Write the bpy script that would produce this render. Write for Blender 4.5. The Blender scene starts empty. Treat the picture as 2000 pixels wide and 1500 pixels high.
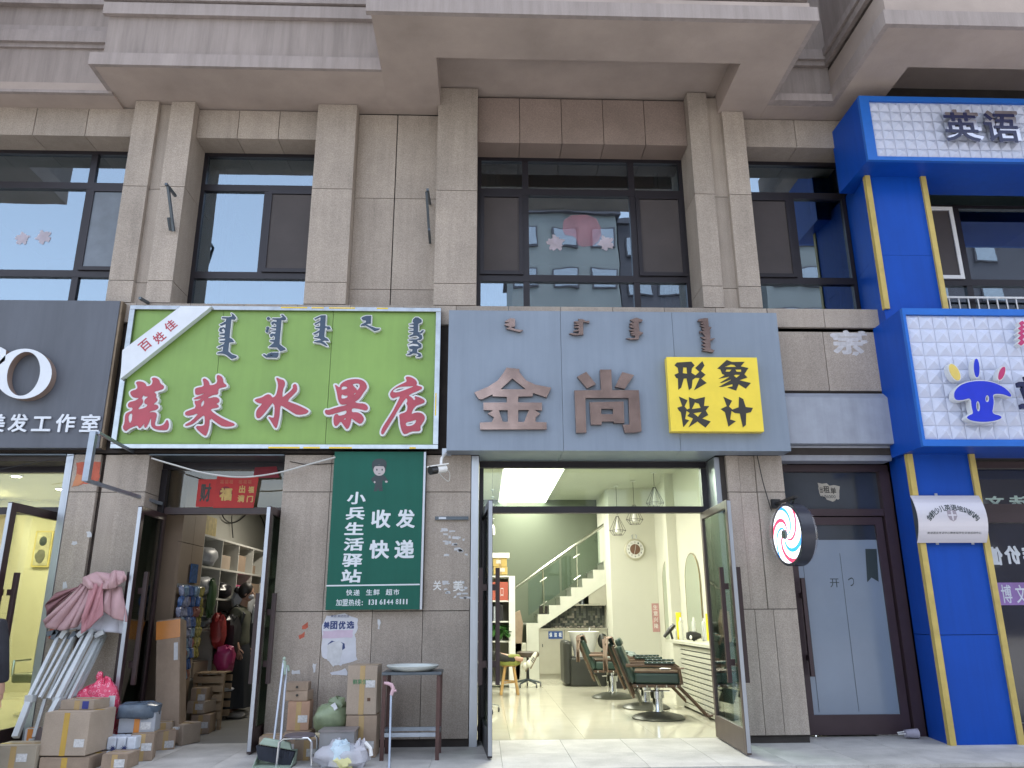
import bpy, bmesh, math, random
from mathutils import Vector, Matrix, Euler
from math import radians as rad, sin, cos, pi
random.seed(7)
SC = bpy.context.scene
COL = SC.collection

# ------------------------------------------------------------------ camera
CAMLOC = Vector((0, -8.6, 1.3)); FOC = 1520.0
TH, YW, RL = rad(16.39), rad(2.14), rad(-0.313)
_F = Vector((sin(YW)*cos(TH), cos(YW)*cos(TH), sin(TH)))
_R = Vector((cos(YW), -sin(YW), 0)); _U = _R.cross(_F)
_R2 = _R*cos(RL)+_U*sin(RL); _U2 = -_R*sin(RL)+_U*cos(RL)
cam = bpy.data.cameras.new('camera'); camo = bpy.data.objects.new('camera', cam); COL.objects.link(camo)
cam.sensor_width = 36; cam.lens = 36*FOC/2000; cam.clip_start = .1; cam.clip_end = 900
camo.matrix_world = Matrix.Translation(CAMLOC) @ Matrix((_R2, _U2, -_F)).transposed().to_4x4()
SC.camera = camo

# ------------------------------------------------------------------ sky, sun, exposure
world = bpy.data.worlds.new("World"); SC.world = world; world.use_nodes = True
wn, wl = world.node_tree.nodes, world.node_tree.links
bgn = wn['Background']
sky = wn.new('ShaderNodeTexSky'); sky.sky_type = 'NISHITA'; sky.sun_disc = False
SUN_EL, SUN_ROT = rad(73), rad(160)
sky.sun_elevation = SUN_EL; sky.sun_rotation = SUN_ROT; sky.air_density = 1.0; sky.dust_density = 1.5; sky.ozone_density = 1.0
hs = wn.new('ShaderNodeHueSaturation'); hs.inputs['Saturation'].default_value = .5
wl.new(sky.outputs[0], hs.inputs['Color']); wl.new(hs.outputs[0], bgn.inputs['Color'])
bgn.inputs['Strength'].default_value = .15
sun = bpy.data.lights.new('sun', 'SUN'); suno = bpy.data.objects.new('sun', sun); COL.objects.link(suno)
sun.energy = 1.2; sun.angle = rad(30); sun.color = (1, .97, .94)
# overcast afternoon: the veiled sun stands behind the building, the facade is lit by the sky over the street
sdir = Vector((sin(rad(35))*cos(SUN_EL), cos(rad(35))*cos(SUN_EL), sin(SUN_EL)))
suno.rotation_euler = sdir.to_track_quat('Z', 'Y').to_euler(); suno.location = (0, 40, 60)
sky.sun_rotation = math.atan2(sdir.x, sdir.y)
SC.view_settings.view_transform = 'Standard'; SC.view_settings.look = 'None'
SC.view_settings.exposure = 2.0; SC.view_settings.gamma = 1; SC.view_settings.use_curve_mapping = False
SC.render.engine = 'CYCLES'
SC.cycles.use_denoising = True
SC.cycles.max_bounces = 8; SC.cycles.transparent_max_bounces = 12; SC.cycles.sample_clamp_indirect = 6
SC.cycles.caustics_reflective = False; SC.cycles.caustics_refractive = False

# ------------------------------------------------------------------ measuring helpers: a picture point on a vertical plane Y, or on a level z
def _ray(px, py): return _F + _R2*(px-1000)/FOC + _U2*(750-py)/FOC
def P(px, py, Y=0.):
    d = _ray(px, py); q = CAMLOC + d*((Y-CAMLOC.y)/d.y); return (q.x, q.z)
def G(px, py, Z=0.):
    d = _ray(px, py); q = CAMLOC + d*((Z-CAMLOC.z)/d.z); return (q.x, q.y)

# ------------------------------------------------------------------ materials
MATS = {}
def _nodes(name):
    m = bpy.data.materials.new(name); m.use_nodes = True
    return m, m.node_tree.nodes, m.node_tree.links, m.node_tree.nodes['Principled BSDF']
def lin(r, g, b):
    f = lambda c: (c/255/12.92) if c/255 <= .04045 else ((c/255+.055)/1.055)**2.4
    return (f(r), f(g), f(b))
def mat(name, color, rough=.6, metal=0., var=.12, scale=6., bump=0., bscale=60., spec=.5, coat=0., emit=None, estr=0., alpha=None, stretch=None, fine=0., rand=0., trans=0., streak=0.):
    """plain surface with mottling (var), optional fine speckle, bump, and a shade that differs from piece to piece (rand)"""
    if name in MATS: return MATS[name]
    m, n, l, b = _nodes(name)
    tc = n.new('ShaderNodeTexCoord'); mp = n.new('ShaderNodeMapping'); l.new(tc.outputs['Object'], mp.inputs[0])
    oi = n.new('ShaderNodeObjectInfo'); ad = n.new('ShaderNodeVectorMath'); ad.operation = 'SCALE'; ad.inputs[0].default_value = (37, 19, 53)
    l.new(oi.outputs['Random'], ad.inputs['Scale']); l.new(ad.outputs[0], mp.inputs['Location'])
    if stretch: mp.inputs['Scale'].default_value = stretch
    nz = n.new('ShaderNodeTexNoise'); nz.inputs['Scale'].default_value = scale; nz.inputs['Detail'].default_value = 6; nz.inputs['Roughness'].default_value = .6
    l.new(mp.outputs[0], nz.inputs['Vector'])
    mr = n.new('ShaderNodeMapRange'); mr.inputs['From Min'].default_value = .3; mr.inputs['From Max'].default_value = .7
    mr.inputs['To Min'].default_value = 1-var; mr.inputs['To Max'].default_value = 1+var
    l.new(nz.outputs['Fac'], mr.inputs['Value']); fac = mr.outputs[0]
    if fine:
        fz = n.new('ShaderNodeTexNoise'); fz.inputs['Scale'].default_value = 130; fz.inputs['Detail'].default_value = 2
        l.new(tc.outputs['Object'], fz.inputs['Vector'])
        fr = n.new('ShaderNodeMapRange'); fr.inputs['From Min'].default_value = .35; fr.inputs['From Max'].default_value = .65
        fr.inputs['To Min'].default_value = 1-fine; fr.inputs['To Max'].default_value = 1+fine
        l.new(fz.outputs['Fac'], fr.inputs['Value'])
        mu = n.new('ShaderNodeMath'); mu.operation = 'MULTIPLY'; l.new(fac, mu.inputs[0]); l.new(fr.outputs[0], mu.inputs[1]); fac = mu.outputs[0]
    if streak:
        ms = n.new('ShaderNodeMapping'); ms.inputs['Scale'].default_value = (7, 7, .45); l.new(tc.outputs['Object'], ms.inputs[0]); l.new(ad.outputs[0], ms.inputs['Location'])
        sz = n.new('ShaderNodeTexNoise'); sz.inputs['Scale'].default_value = 1.6; sz.inputs['Detail'].default_value = 7; sz.inputs['Roughness'].default_value = .7; l.new(ms.outputs[0], sz.inputs['Vector'])
        sr = n.new('ShaderNodeMapRange'); sr.inputs['From Min'].default_value = .42; sr.inputs['From Max'].default_value = .72; sr.inputs['To Min'].default_value = 1; sr.inputs['To Max'].default_value = 1-streak
        l.new(sz.outputs['Fac'], sr.inputs['Value'])
        mu = n.new('ShaderNodeMath'); mu.operation = 'MULTIPLY'; l.new(fac, mu.inputs[0]); l.new(sr.outputs[0], mu.inputs[1]); fac = mu.outputs[0]
    if rand:
        rr = n.new('ShaderNodeMapRange'); rr.inputs['To Min'].default_value = 1-rand; rr.inputs['To Max'].default_value = 1+rand
        l.new(oi.outputs['Random'], rr.inputs['Value'])
        mu = n.new('ShaderNodeMath'); mu.operation = 'MULTIPLY'; l.new(fac, mu.inputs[0]); l.new(rr.outputs[0], mu.inputs[1]); fac = mu.outputs[0]
    sc = n.new('ShaderNodeVectorMath'); sc.operation = 'SCALE'; sc.inputs[0].default_value = color
    l.new(fac, sc.inputs['Scale']); l.new(sc.outputs[0], b.inputs['Base Color'])
    b.inputs['Roughness'].default_value = rough; b.inputs['Metallic'].default_value = metal
    b.inputs['Specular IOR Level'].default_value = spec; b.inputs['Coat Weight'].default_value = coat
    b.inputs['Transmission Weight'].default_value = trans
    if alpha is not None: b.inputs['Alpha'].default_value = alpha
    if emit: b.inputs['Emission Color'].default_value = (*emit, 1); b.inputs['Emission Strength'].default_value = estr
    if bump:
        bn = n.new('ShaderNodeTexNoise'); bn.inputs['Scale'].default_value = bscale; bn.inputs['Detail'].default_value = 4
        l.new(mp.outputs[0], bn.inputs['Vector'])
        bp = n.new('ShaderNodeBump'); bp.inputs['Strength'].default_value = bump; bp.inputs['Distance'].default_value = .02
        l.new(bn.outputs['Fac'], bp.inputs['Height']); l.new(bp.outputs[0], b.inputs['Normal'])
    MATS[name] = m; return m
def glass(name, tint, refl, gtint=(1, 1, 1), rough=0.0, wavy=0.):
    """thin pane: part see-through (tinted), part mirror"""
    if name in MATS: return MATS[name]
    m, n, l, b = _nodes(name); n.remove(b)
    tr = n.new('ShaderNodeBsdfTransparent'); tr.inputs[0].default_value = (*tint, 1)
    gl = n.new('ShaderNodeBsdfGlossy'); gl.inputs['Color'].default_value = (*gtint, 1); gl.inputs['Roughness'].default_value = rough
    if wavy:
        tc = n.new('ShaderNodeTexCoord'); nz = n.new('ShaderNodeTexNoise'); nz.inputs['Scale'].default_value = 1.6; l.new(tc.outputs['Object'], nz.inputs['Vector'])
        bp = n.new('ShaderNodeBump'); bp.inputs['Strength'].default_value = wavy; bp.inputs['Distance'].default_value = .01
        l.new(nz.outputs['Fac'], bp.inputs['Height']); l.new(bp.outputs[0], gl.inputs['Normal'])
    lw = n.new('ShaderNodeLayerWeight'); pw = n.new('ShaderNodeMath'); pw.operation = 'POWER'; pw.inputs[1].default_value = 4.5; l.new(lw.outputs['Facing'], pw.inputs[0])
    ad = n.new('ShaderNodeMath'); ad.operation = 'MULTIPLY_ADD'; ad.use_clamp = True; ad.inputs[1].default_value = .8; ad.inputs[2].default_value = refl+.02; l.new(pw.outputs[0], ad.inputs[0])
    mx = n.new('ShaderNodeMixShader'); l.new(ad.outputs[0], mx.inputs[0]); l.new(tr.outputs[0], mx.inputs[1]); l.new(gl.outputs[0], mx.inputs[2])
    l.new(mx.outputs[0], n['Material Output'].inputs[0]); MATS[name] = m; return m

stone = mat('granite', (.365, .314, .268), rough=.62, var=.10, scale=2.2, fine=.20, rand=.08, streak=.16, bump=.15, bscale=150, spec=.3)
stone_dk = mat('granite_brown', (.25, .195, .168), rough=.6, var=.10, scale=2.5, fine=.18, rand=.05, bump=.15, bscale=150, spec=.3)
stucco = mat('stucco_streaked', (.30, .258, .238), rough=.85, var=.13, scale=5, stretch=(1, 1, .12), fine=.04, bump=.1, bscale=40, spec=.2, streak=.22)
soffm = mat('stucco_soffit', (.37, .31, .275), rough=.85, var=.16, scale=1.1, fine=.03, bump=.1, bscale=30, spec=.2)
mortar = mat('joint_mortar', (.045, .038, .035), rough=.9, var=.2)
bandst = mat('stucco_band', (.32, .278, .262), rough=.85, var=.10, scale=5, stretch=(1, 1, .2), fine=.04, spec=.2, streak=.2)
alu = mat('dark_aluminium', (.022, .019, .024), rough=.35, var=.1, metal=.3)
brown = mat('brown_frame', (.035, .018, .020), rough=.35, var=.15)
doorbr = mat('brown_door_metal', (.085, .06, .055), rough=.4, var=.12, metal=.2)
steel = mat('brushed_steel', (.42, .45, .50), rough=.35, metal=.8, var=.15, stretch=(1, 1, .1))
darkst = mat('dark_steel', (.10, .12, .14), rough=.4, metal=.6, var=.15)
chrome = mat('chrome', (.6, .62, .65), rough=.15, metal=1., var=.1)
white = mat('white_paint', (.75, .75, .74), rough=.5, var=.05)
black = mat('black_plastic', (.015, .015, .017), rough=.4, var=.2)
cardb = mat('cardboard', (.30, .225, .165), rough=.8, var=.16, scale=5, streak=.1, fine=.05, rand=.12, bump=.08, bscale=20)
cardb2 = mat('cardboard_pale', (.34, .275, .215), rough=.8, var=.10, scale=4, fine=.05, rand=.1, bump=.08, bscale=20)
winglass = glass('window_glass', (.46, .55, .57), .38, (.55, .67, .78), wavy=.09)
clearglass = glass('clear_glass', (.86, .92, .88), .02)

# ------------------------------------------------------------------ objects
WL = {}
def setp(o, label=None, cat=None, kind=None, group=None):
    if label: o['label'] = label
    if cat: o['category'] = cat
    if kind: o['kind'] = kind
    if group: o['group'] = group
def T(name, label, cat, loc=(0, 0, 0), group=None):
    o = bpy.data.objects.new(name, None); COL.objects.link(o); o.empty_display_size = .1
    o.location = loc; WL[o.name] = Vector(loc); setp(o, label, cat, None, group); return o
def link(name, me, parent, label, cat, kind, group):
    o = bpy.data.objects.new(name, me); COL.objects.link(o); setp(o, label, cat, kind, group)
    vs = me.vertices
    if len(vs):
        xs = [v.co.x for v in vs]; ys = [v.co.y for v in vs]; zs = [v.co.z for v in vs]
        c = Vector(((min(xs)+max(xs))/2, (min(ys)+max(ys))/2, min(zs)))
    else: c = Vector((0, 0, 0))
    me.transform(Matrix.Translation(-c)); WL[o.name] = c
    o.location = c
    if parent:
        o.parent = parent; o.location = c - WL[parent.name]
    return o
class MB:
    def __init__(s): s.v = []; s.f = []; s.m = []; s.mi = 0
    def add(s, vs, fs):
        k = len(s.v); s.v += [tuple(v) for v in vs]
        for f in fs: s.f.append([i+k for i in f]); s.m.append(s.mi)
        return s
    def box(s, x0, x1, y0, y1, z0, z1):
        x0, x1 = min(x0, x1), max(x0, x1); y0, y1 = min(y0, y1), max(y0, y1); z0, z1 = min(z0, z1), max(z0, z1)
        v = [(x0, y0, z0), (x1, y0, z0), (x1, y1, z0), (x0, y1, z0), (x0, y0, z1), (x1, y0, z1), (x1, y1, z1), (x0, y1, z1)]
        return s.add(v, [(0, 3, 2, 1), (4, 5, 6, 7), (0, 1, 5, 4), (1, 2, 6, 5), (2, 3, 7, 6), (3, 0, 4, 7)])
    def obox(s, c, sz, M=None, taper=1.):
        hx, hy, hz = sz[0]/2, sz[1]/2, sz[2]/2; M = M or Matrix.Identity(3); c = Vector(c)
        v = [c+M@Vector((a*hx*(taper if k > 0 else 1), b*hy*(taper if k > 0 else 1), k*hz)) for k in (-1, 1) for a, b in ((-1, -1), (1, -1), (1, 1), (-1, 1))]
        return s.add(v, [(0, 3, 2, 1), (4, 5, 6, 7), (0, 1, 5, 4), (1, 2, 6, 5), (2, 3, 7, 6), (3, 0, 4, 7)])
    def prism(s, poly, a0, a1, axis='z'):
        """poly extruded along axis: 'z' poly=(x,y); 'y' poly=(x,z); 'x' poly=(y,z)"""
        mk = {'z': lambda p, a: (p[0], p[1], a), 'y': lambda p, a: (p[0], a, p[1]), 'x': lambda p, a: (a, p[0], p[1])}[axis]
        n = len(poly); v = [mk(p, a0) for p in poly]+[mk(p, a1) for p in poly]
        s.add(v, [list(range(n))[::-1], list(range(n, 2*n))]+[(i, (i+1) % n, (i+1) % n+n, i+n) for i in range(n)]); return s
    def tube(s, pts, r, seg=8, cap=True):
        pts = [Vector(p) for p in pts]; rs = r if isinstance(r, (list, tuple)) else [r]*len(pts); rings = []
        up = None
        for i, p in enumerate(pts):
            d = (pts[min(i+1, len(pts)-1)]-pts[max(i-1, 0)]).normalized()
            if up is None: up = d.orthogonal().normalized()
            up = (up-d*up.dot(d)).normalized(); sd = d.cross(up)
            rings.append([p+(up*cos(2*pi*k/seg)+sd*sin(2*pi*k/seg))*rs[i] for k in range(seg)])
        k0 = len(s.v); s.v += [tuple(v) for rg in rings for v in rg]
        for i in range(len(pts)-1):
            for k in range(seg):
                a = k0+i*seg+k; b = k0+i*seg+(k+1) % seg; s.f.append([a, b, b+seg, a+seg]); s.m.append(s.mi)
        if cap:
            s.f.append([k0+k for k in range(seg)][::-1]); s.m.append(s.mi); e = k0+(len(pts)-1)*seg
            s.f.append([e+k for k in range(seg)]); s.m.append(s.mi)
        return s
    def lathe(s, prof, c=(0, 0, 0), seg=20, axis='z', sx=1., sy=1.):
        c = Vector(c); k0 = len(s.v)
        for r, h in prof:
            for k in range(seg):
                a = 2*pi*k/seg; x, y = r*cos(a)*sx, r*sin(a)*sy
                p = {'z': (x, y, h), 'y': (x, h, y), 'x': (h, x, y)}[axis]; s.v.append(tuple(c+Vector(p)))
        for i in range(len(prof)-1):
            for k in range(seg):
                a = k0+i*seg+k; b = k0+i*seg+(k+1) % seg; s.f.append([a, b, b+seg, a+seg]); s.m.append(s.mi)
        s.f.append([k0+k for k in range(seg)][::-1]); s.m.append(s.mi); e = k0+(len(prof)-1)*seg
        s.f.append([e+k for k in range(seg)]); s.m.append(s.mi)
        return s
    def blob(s, c, r, nu=14, nv=9, rough=0., seed=0, flat=None, sq=1.):
        """ellipsoid r=(rx,ry,rz) with lumps; flat = z under which it is cut level; sq<1 squarer"""
        rnd = random.Random(seed); ph = [rnd.uniform(0, 6.28) for _ in range(8)]; c = Vector(c); k0 = len(s.v)
        pw = lambda t: math.copysign(abs(t)**sq, t)
        for i in range(nv+1):
            th = pi*i/nv
            for k in range(nu):
                a = 2*pi*k/nu; d = 1+rough*(sin(3*a+ph[0]+2*th)+.7*sin(5*a+ph[1]-4*th)+.6*sin(7*th+ph[2]+2*a)+.5*sin(9*a+ph[3]+6*th))
                p = c+Vector((r[0]*pw(sin(th))*pw(cos(a))*d, r[1]*pw(sin(th))*pw(sin(a))*d, r[2]*pw(cos(th))*d))
                if flat is not None and p.z < flat: p.z = flat
                s.v.append(tuple(p))
        for i in range(nv):
            for k in range(nu):
                a = k0+i*nu+k; b = k0+i*nu+(k+1) % nu; s.f.append([a, a+nu, b+nu, b]); s.m.append(s.mi)
        return s
    def mesh(s, name, mats, smooth=False):
        me = bpy.data.meshes.new(name); me.from_pydata(s.v, [], s.f); me.polygons.foreach_set('material_index', s.m)
        for m in (mats if isinstance(mats, (list, tuple)) else [mats]): me.materials.append(m)
        if smooth: me.polygons.foreach_set('use_smooth', [True]*len(s.f))
        me.validate(); me.update()
        if smooth:
            bm = bmesh.new(); bm.from_mesh(me); bmesh.ops.remove_doubles(bm, verts=bm.verts, dist=1e-5)
            for e in bm.edges:
                if len(e.link_faces) == 2 and e.calc_face_angle(0) > rad(40): e.smooth = False
            bm.to_mesh(me); bm.free()
        return me
    def o(s, name, mats, parent=None, label=None, cat=None, kind=None, group=None, smooth=False, bev=0.):
        me = s.mesh(name, mats, smooth)
        if bev:
            bm = bmesh.new(); bm.from_mesh(me)
            bmesh.ops.bevel(bm, geom=[e for e in bm.edges if e.calc_face_angle(0) > rad(30)], offset=bev, segments=2, affect='EDGES', profile=.5)
            bm.to_mesh(me); bm.free()
        return link(name, me, parent, label, cat, kind, group)
def box(name, m, x0, x1, y0, y1, z0, z1, parent=None, **k): return MB().box(x0, x1, y0, y1, z0, z1).o(name, m, parent, **k)
def struct(name, m, x0, x1, y0, y1, z0, z1): return MB().box(x0, x1, y0, y1, z0, z1).o(name, m, kind='structure')
def copy_tree(o, loc=None, rz=None, label=None, parent=None):
    c = o.copy(); COL.objects.link(c); c.parent = parent
    if loc is not None: c.location = loc
    if rz is not None: c.rotation_euler = (0, 0, rz)
    if label: c['label'] = label
    for ch in list(o.children): copy_tree(ch, parent=c)
    return c
def place(o, loc, rz=0., label=None):
    o.location = loc; o.rotation_euler = (0, 0, rz)
    if label: o['label'] = label
    return o

# ------------------------------------------------------------------ lettering
_tc = {}
def glyph_mesh(s, bold=0.):
    k = (s, round(bold, 4))
    if k in _tc: return _tc[k]
    c = bpy.data.curves.new('t', 'FONT'); c.body = s; c.size = 1; c.offset = bold; c.resolution_u = 3
    o = bpy.data.objects.new('t', c); COL.objects.link(o)
    dg = bpy.context.evaluated_depsgraph_get(); me = bpy.data.meshes.new_from_object(o.evaluated_get(dg))
    bpy.data.objects.remove(o); bpy.data.curves.remove(c)
    _tc[k] = me; return me
def flat_mesh(name, verts2, faces, fn, depth, m):
    """2-D faces -> slab: fn maps (u,v,d) to world"""
    bm = bmesh.new(); vs = [bm.verts.new((u, v, 0)) for u, v in verts2]
    for f in faces:
        try: bm.faces.new([vs[i] for i in f])
        except ValueError: pass
    bmesh.ops.remove_doubles(bm, verts=bm.verts, dist=1e-6)
    if depth:
        r = bmesh.ops.extrude_face_region(bm, geom=bm.faces[:])
        for v in [g for g in r['geom'] if isinstance(g, bmesh.types.BMVert)]: v.co.z = 1
    for v in bm.verts: v.co = Vector(fn(v.co.x, v.co.y, v.co.z*depth))
    bmesh.ops.recalc_face_normals(bm, faces=bm.faces[:])
    me = bpy.data.meshes.new(name); bm.to_mesh(me); bm.free(); me.materials.append(m); return me
def glyph_loops(s):
    """outlines of a character at its thin weight, unit size"""
    g = glyph_mesh(s, 0.); cnt = {}
    for p in g.polygons:
        vs = list(p.vertices)
        for a, b in zip(vs, vs[1:]+vs[:1]): cnt[frozenset((a, b))] = cnt.get(frozenset((a, b)), 0)+1
    nb = {}
    for e, c in cnt.items():
        if c == 1:
            a, b = e; nb.setdefault(a, []).append(b); nb.setdefault(b, []).append(a)
    seen = set(); loops = []
    for s0 in nb:
        if s0 in seen: continue
        lp = [s0]; seen.add(s0)
        while True:
            n = [q for q in nb[lp[-1]] if q not in seen]
            if not n: break
            lp.append(n[0]); seen.add(n[0])
        if len(lp) > 2: loops.append([(g.vertices[i].co.x, g.vertices[i].co.y) for i in lp])
    return loops
_gc = {}
def glyph_bold(s, bold):
    k = (s, round(bold, 4))
    if k not in _gc:
        out = []
        if bold <= .004:
            g = glyph_mesh(s, 0.); _gc[k] = ([(v.co.x, v.co.y) for v in g.vertices], [list(p.vertices) for p in g.polygons])
        else:
            L = grow_loops(glyph_loops(s), bold, res=130 if len(s) == 1 else 300)
            _gc[k] = fill_loops(L)
    return _gc[k]
def fill_loops(L):
    c = bpy.data.curves.new('c', 'CURVE'); c.dimensions = '2D'; c.fill_mode = 'BOTH'
    for lp in L:
        sp = c.splines.new('POLY'); sp.points.add(len(lp)-1); sp.use_cyclic_u = True
        for i, p in enumerate(lp): sp.points[i].co = (p[0], p[1], 0, 1)
    o = bpy.data.objects.new('c', c); COL.objects.link(o)
    dg = bpy.context.evaluated_depsgraph_get(); g = bpy.data.meshes.new_from_object(o.evaluated_get(dg))
    bpy.data.objects.remove(o); bpy.data.curves.remove(c)
    r = ([(v.co.x, v.co.y) for v in g.vertices], [list(p.vertices) for p in g.polygons]); bpy.data.meshes.remove(g)
    return r
def lettering(s, x0, x1, z0, z1, Y, m, parent=None, bold=.015, depth=.003, name='letter', mirror=False, shear=0., rot=0., fn=None, **k):
    """text s fitted to the rectangle x0..x1, z0..z1; its back lies on plane Y and it stands out towards the street"""
    vs, fs = glyph_bold(s, bold)
    a, b = min(v[0] for v in vs), max(v[0] for v in vs); c, d = min(v[1] for v in vs), max(v[1] for v in vs)
    out = []
    for u, v in vs:
        u = (u-a)/(b-a)-.5; v = (v-c)/(d-c)-.5
        if mirror: u = -u
        X = u*(x1-x0)+shear*v*(z1-z0); Z = v*(z1-z0)
        X, Z = X*cos(rot)-Z*sin(rot), X*sin(rot)+Z*cos(rot)
        out.append((X+(x0+x1)/2, Z+(z0+z1)/2))
    fn = fn or (lambda u, v, dd: (u, Y-dd, v))
    me = flat_mesh(name, out, fs, fn, depth, m)
    return link(name, me, parent, k.get('label'), k.get('cat'), k.get('kind'), k.get('group'))
def lettering_px(s, r, Y, m, parent=None, **k):
    """same, the rectangle read off the picture: r = (left, top, right, bottom)"""
    l = [P(r[0], r[1], Y), P(r[2], r[1], Y), P(r[0], r[3], Y), P(r[2], r[3], Y)]
    x0 = (l[0][0]+l[2][0])/2; x1 = (l[1][0]+l[3][0])/2; z1 = (l[0][1]+l[1][1])/2; z0 = (l[2][1]+l[3][1])/2
    return lettering(s, x0, x1, z0, z1, Y, m, parent, **k)
def smooth_poly(p, it=1):
    for _ in range(it):
        q = []
        for i in range(len(p)):
            a, b = p[i], p[(i+1) % len(p)]
            q += [(a[0]*.75+b[0]*.25, a[1]*.75+b[1]*.25), (a[0]*.25+b[0]*.75, a[1]*.25+b[1]*.75)]
        p = q
    return p
def poly_area(p): return sum(p[i][0]*p[(i+1) % len(p)][1]-p[(i+1) % len(p)][0]*p[i][1] for i in range(len(p)))/2
def shape(name, loops, Y, m, depth, parent=None, clean=0., fn=None, **k):
    """plate cut to outlines (outer loops and holes); grow swells the outline"""
    if clean: loops = grow_loops(loops, clean, res=170)
    c = bpy.data.curves.new('c', 'CURVE'); c.dimensions = '2D'; c.fill_mode = 'BOTH'
    for lp in loops:
        s = c.splines.new('POLY'); s.points.add(len(lp)-1); s.use_cyclic_u = True
        for i, p in enumerate(lp): s.points[i].co = (p[0], p[1], 0, 1)
    o = bpy.data.objects.new('c', c); COL.objects.link(o)
    dg = bpy.context.evaluated_depsgraph_get(); g = bpy.data.meshes.new_from_object(o.evaluated_get(dg))
    bpy.data.objects.remove(o); bpy.data.curves.remove(c)
    vs = [(v.co.x, v.co.y) for v in g.vertices]; fs = [list(p.vertices) for p in g.polygons]; bpy.data.meshes.remove(g)
    if not fs: print('EMPTY SHAPE', name)
    fn = fn or (lambda u, v, dd: (u, Y-dd, v))
    me = flat_mesh(name, vs, fs, fn, depth, m)
    return link(name, me, parent, k.get('label'), k.get('cat'), k.get('kind'), k.get('group'))
def grow_loops(outers, d, res=110):
    """swollen outline(s) of polygons: distance field on a grid, then its contour (holes closed when small)"""
    import numpy as np
    A = [np.array(o) for o in outers]
    mn = np.min([a.min(0) for a in A], 0)-d*2.5; mx = np.max([a.max(0) for a in A], 0)+d*2.5
    st = (mx-mn).max()/res; nx, ny = [int(v)+2 for v in (mx-mn)/st]
    gx, gy = np.meshgrid(mn[0]+st*np.arange(nx), mn[1]+st*np.arange(ny), indexing='ij')
    dist = np.full(gx.shape, 1e9); ins = np.zeros(gx.shape, bool)
    for a in A:
        inside = np.zeros(gx.shape, bool)
        for i in range(len(a)):
            p, q = a[i], a[(i+1) % len(a)]; e = q-p; L = max((e**2).sum(), 1e-12)
            t = np.clip(((gx-p[0])*e[0]+(gy-p[1])*e[1])/L, 0, 1)
            dist = np.minimum(dist, np.hypot(gx-p[0]-t*e[0], gy-p[1]-t*e[1]))
            if p[1] != q[1]:
                c = ((p[1] > gy) != (q[1] > gy)) & (gx < e[0]*(gy-p[1])/(e[1])+p[0]); inside ^= c
        ins ^= inside
    f = np.where(ins, -dist, dist)-d
    segs = {}
    def ip(i, j, k, l):
        a, b = f[i, j], f[k, l]; t = a/(a-b); return ('%d,%d,%d,%d' % (i, j, k, l), (gx[i, j]+t*(gx[k, l]-gx[i, j]), gy[i, j]+t*(gy[k, l]-gy[i, j])))
    pos = {}
    for i in range(nx-1):
        for j in range(ny-1):
            c = [f[i, j] < 0, f[i+1, j] < 0, f[i+1, j+1] < 0, f[i, j+1] < 0]
            if all(c) or not any(c): continue
            E = [((i, j), (i+1, j)), ((i+1, j), (i+1, j+1)), ((i, j+1), (i+1, j+1)), ((i, j), (i, j+1))]
            cr = []
            for e, (a, b) in zip(E, ((0, 1), (1, 2), (3, 2), (0, 3))):
                if c[a] != c[b]:
                    key, pt = ip(*e[0], *e[1]); pos[key] = pt; cr.append((key, c[a]))
            if len(cr) == 2: prs = [(cr[0][0], cr[1][0])]
            else: prs = [(cr[0][0], cr[3][0]), (cr[1][0], cr[2][0])] if c[0] else [(cr[0][0], cr[1][0]), (cr[2][0], cr[3][0])]
            for a, b in prs: segs.setdefault(a, []).append(b); segs.setdefault(b, []).append(a)
    loops = []; seen = set()
    for s0 in segs:
        if s0 in seen: continue
        lp = [s0]; seen.add(s0); cur = s0
        while True:
            nx_ = [q for q in segs[cur] if q not in seen]
            if not nx_: break
            cur = nx_[0]; seen.add(cur); lp.append(cur)
        if len(lp) > 8: loops.append([pos[q] for q in lp])
    loops = [l for l in loops if abs(poly_area(l)) > st*st*6]
    return loops
# ================================================================== ground
concrete = mat('paving_concrete', (.43, .42, .40), rough=.72, var=.24, scale=2.2, fine=.08, rand=.05, bump=.12, bscale=50)
asphalt = mat('road_concrete', (.38, .36, .33), rough=.9, var=.2, scale=4, fine=.15, bump=.3, bscale=80)
kerbm = mat('kerb_stone', (.34, .33, .31), rough=.8, var=.15, scale=5, fine=.1, rand=.06)
MB().box(-300, 300, -300, 60, -.9, -.34).o('road', asphalt, kind='structure')
plat = struct('platform', kerbm, -12, 12, -1.16, .42, -.34, -.035)
struct('step', kerbm, -12, 12, -1.52, -1.162, -.34, -.17)
xs = [-10.14+.645*i for i in range(33)]
for a in xs:
    MB().box(a+.0015, a+.6435, -1.18, -.42, -.033, 0).o('paving_slab', concrete, plat)
    MB().box(a+.0015, a+.6435, -.418, .42, -.033, 0).o('paving_slab', concrete, plat)

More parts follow.
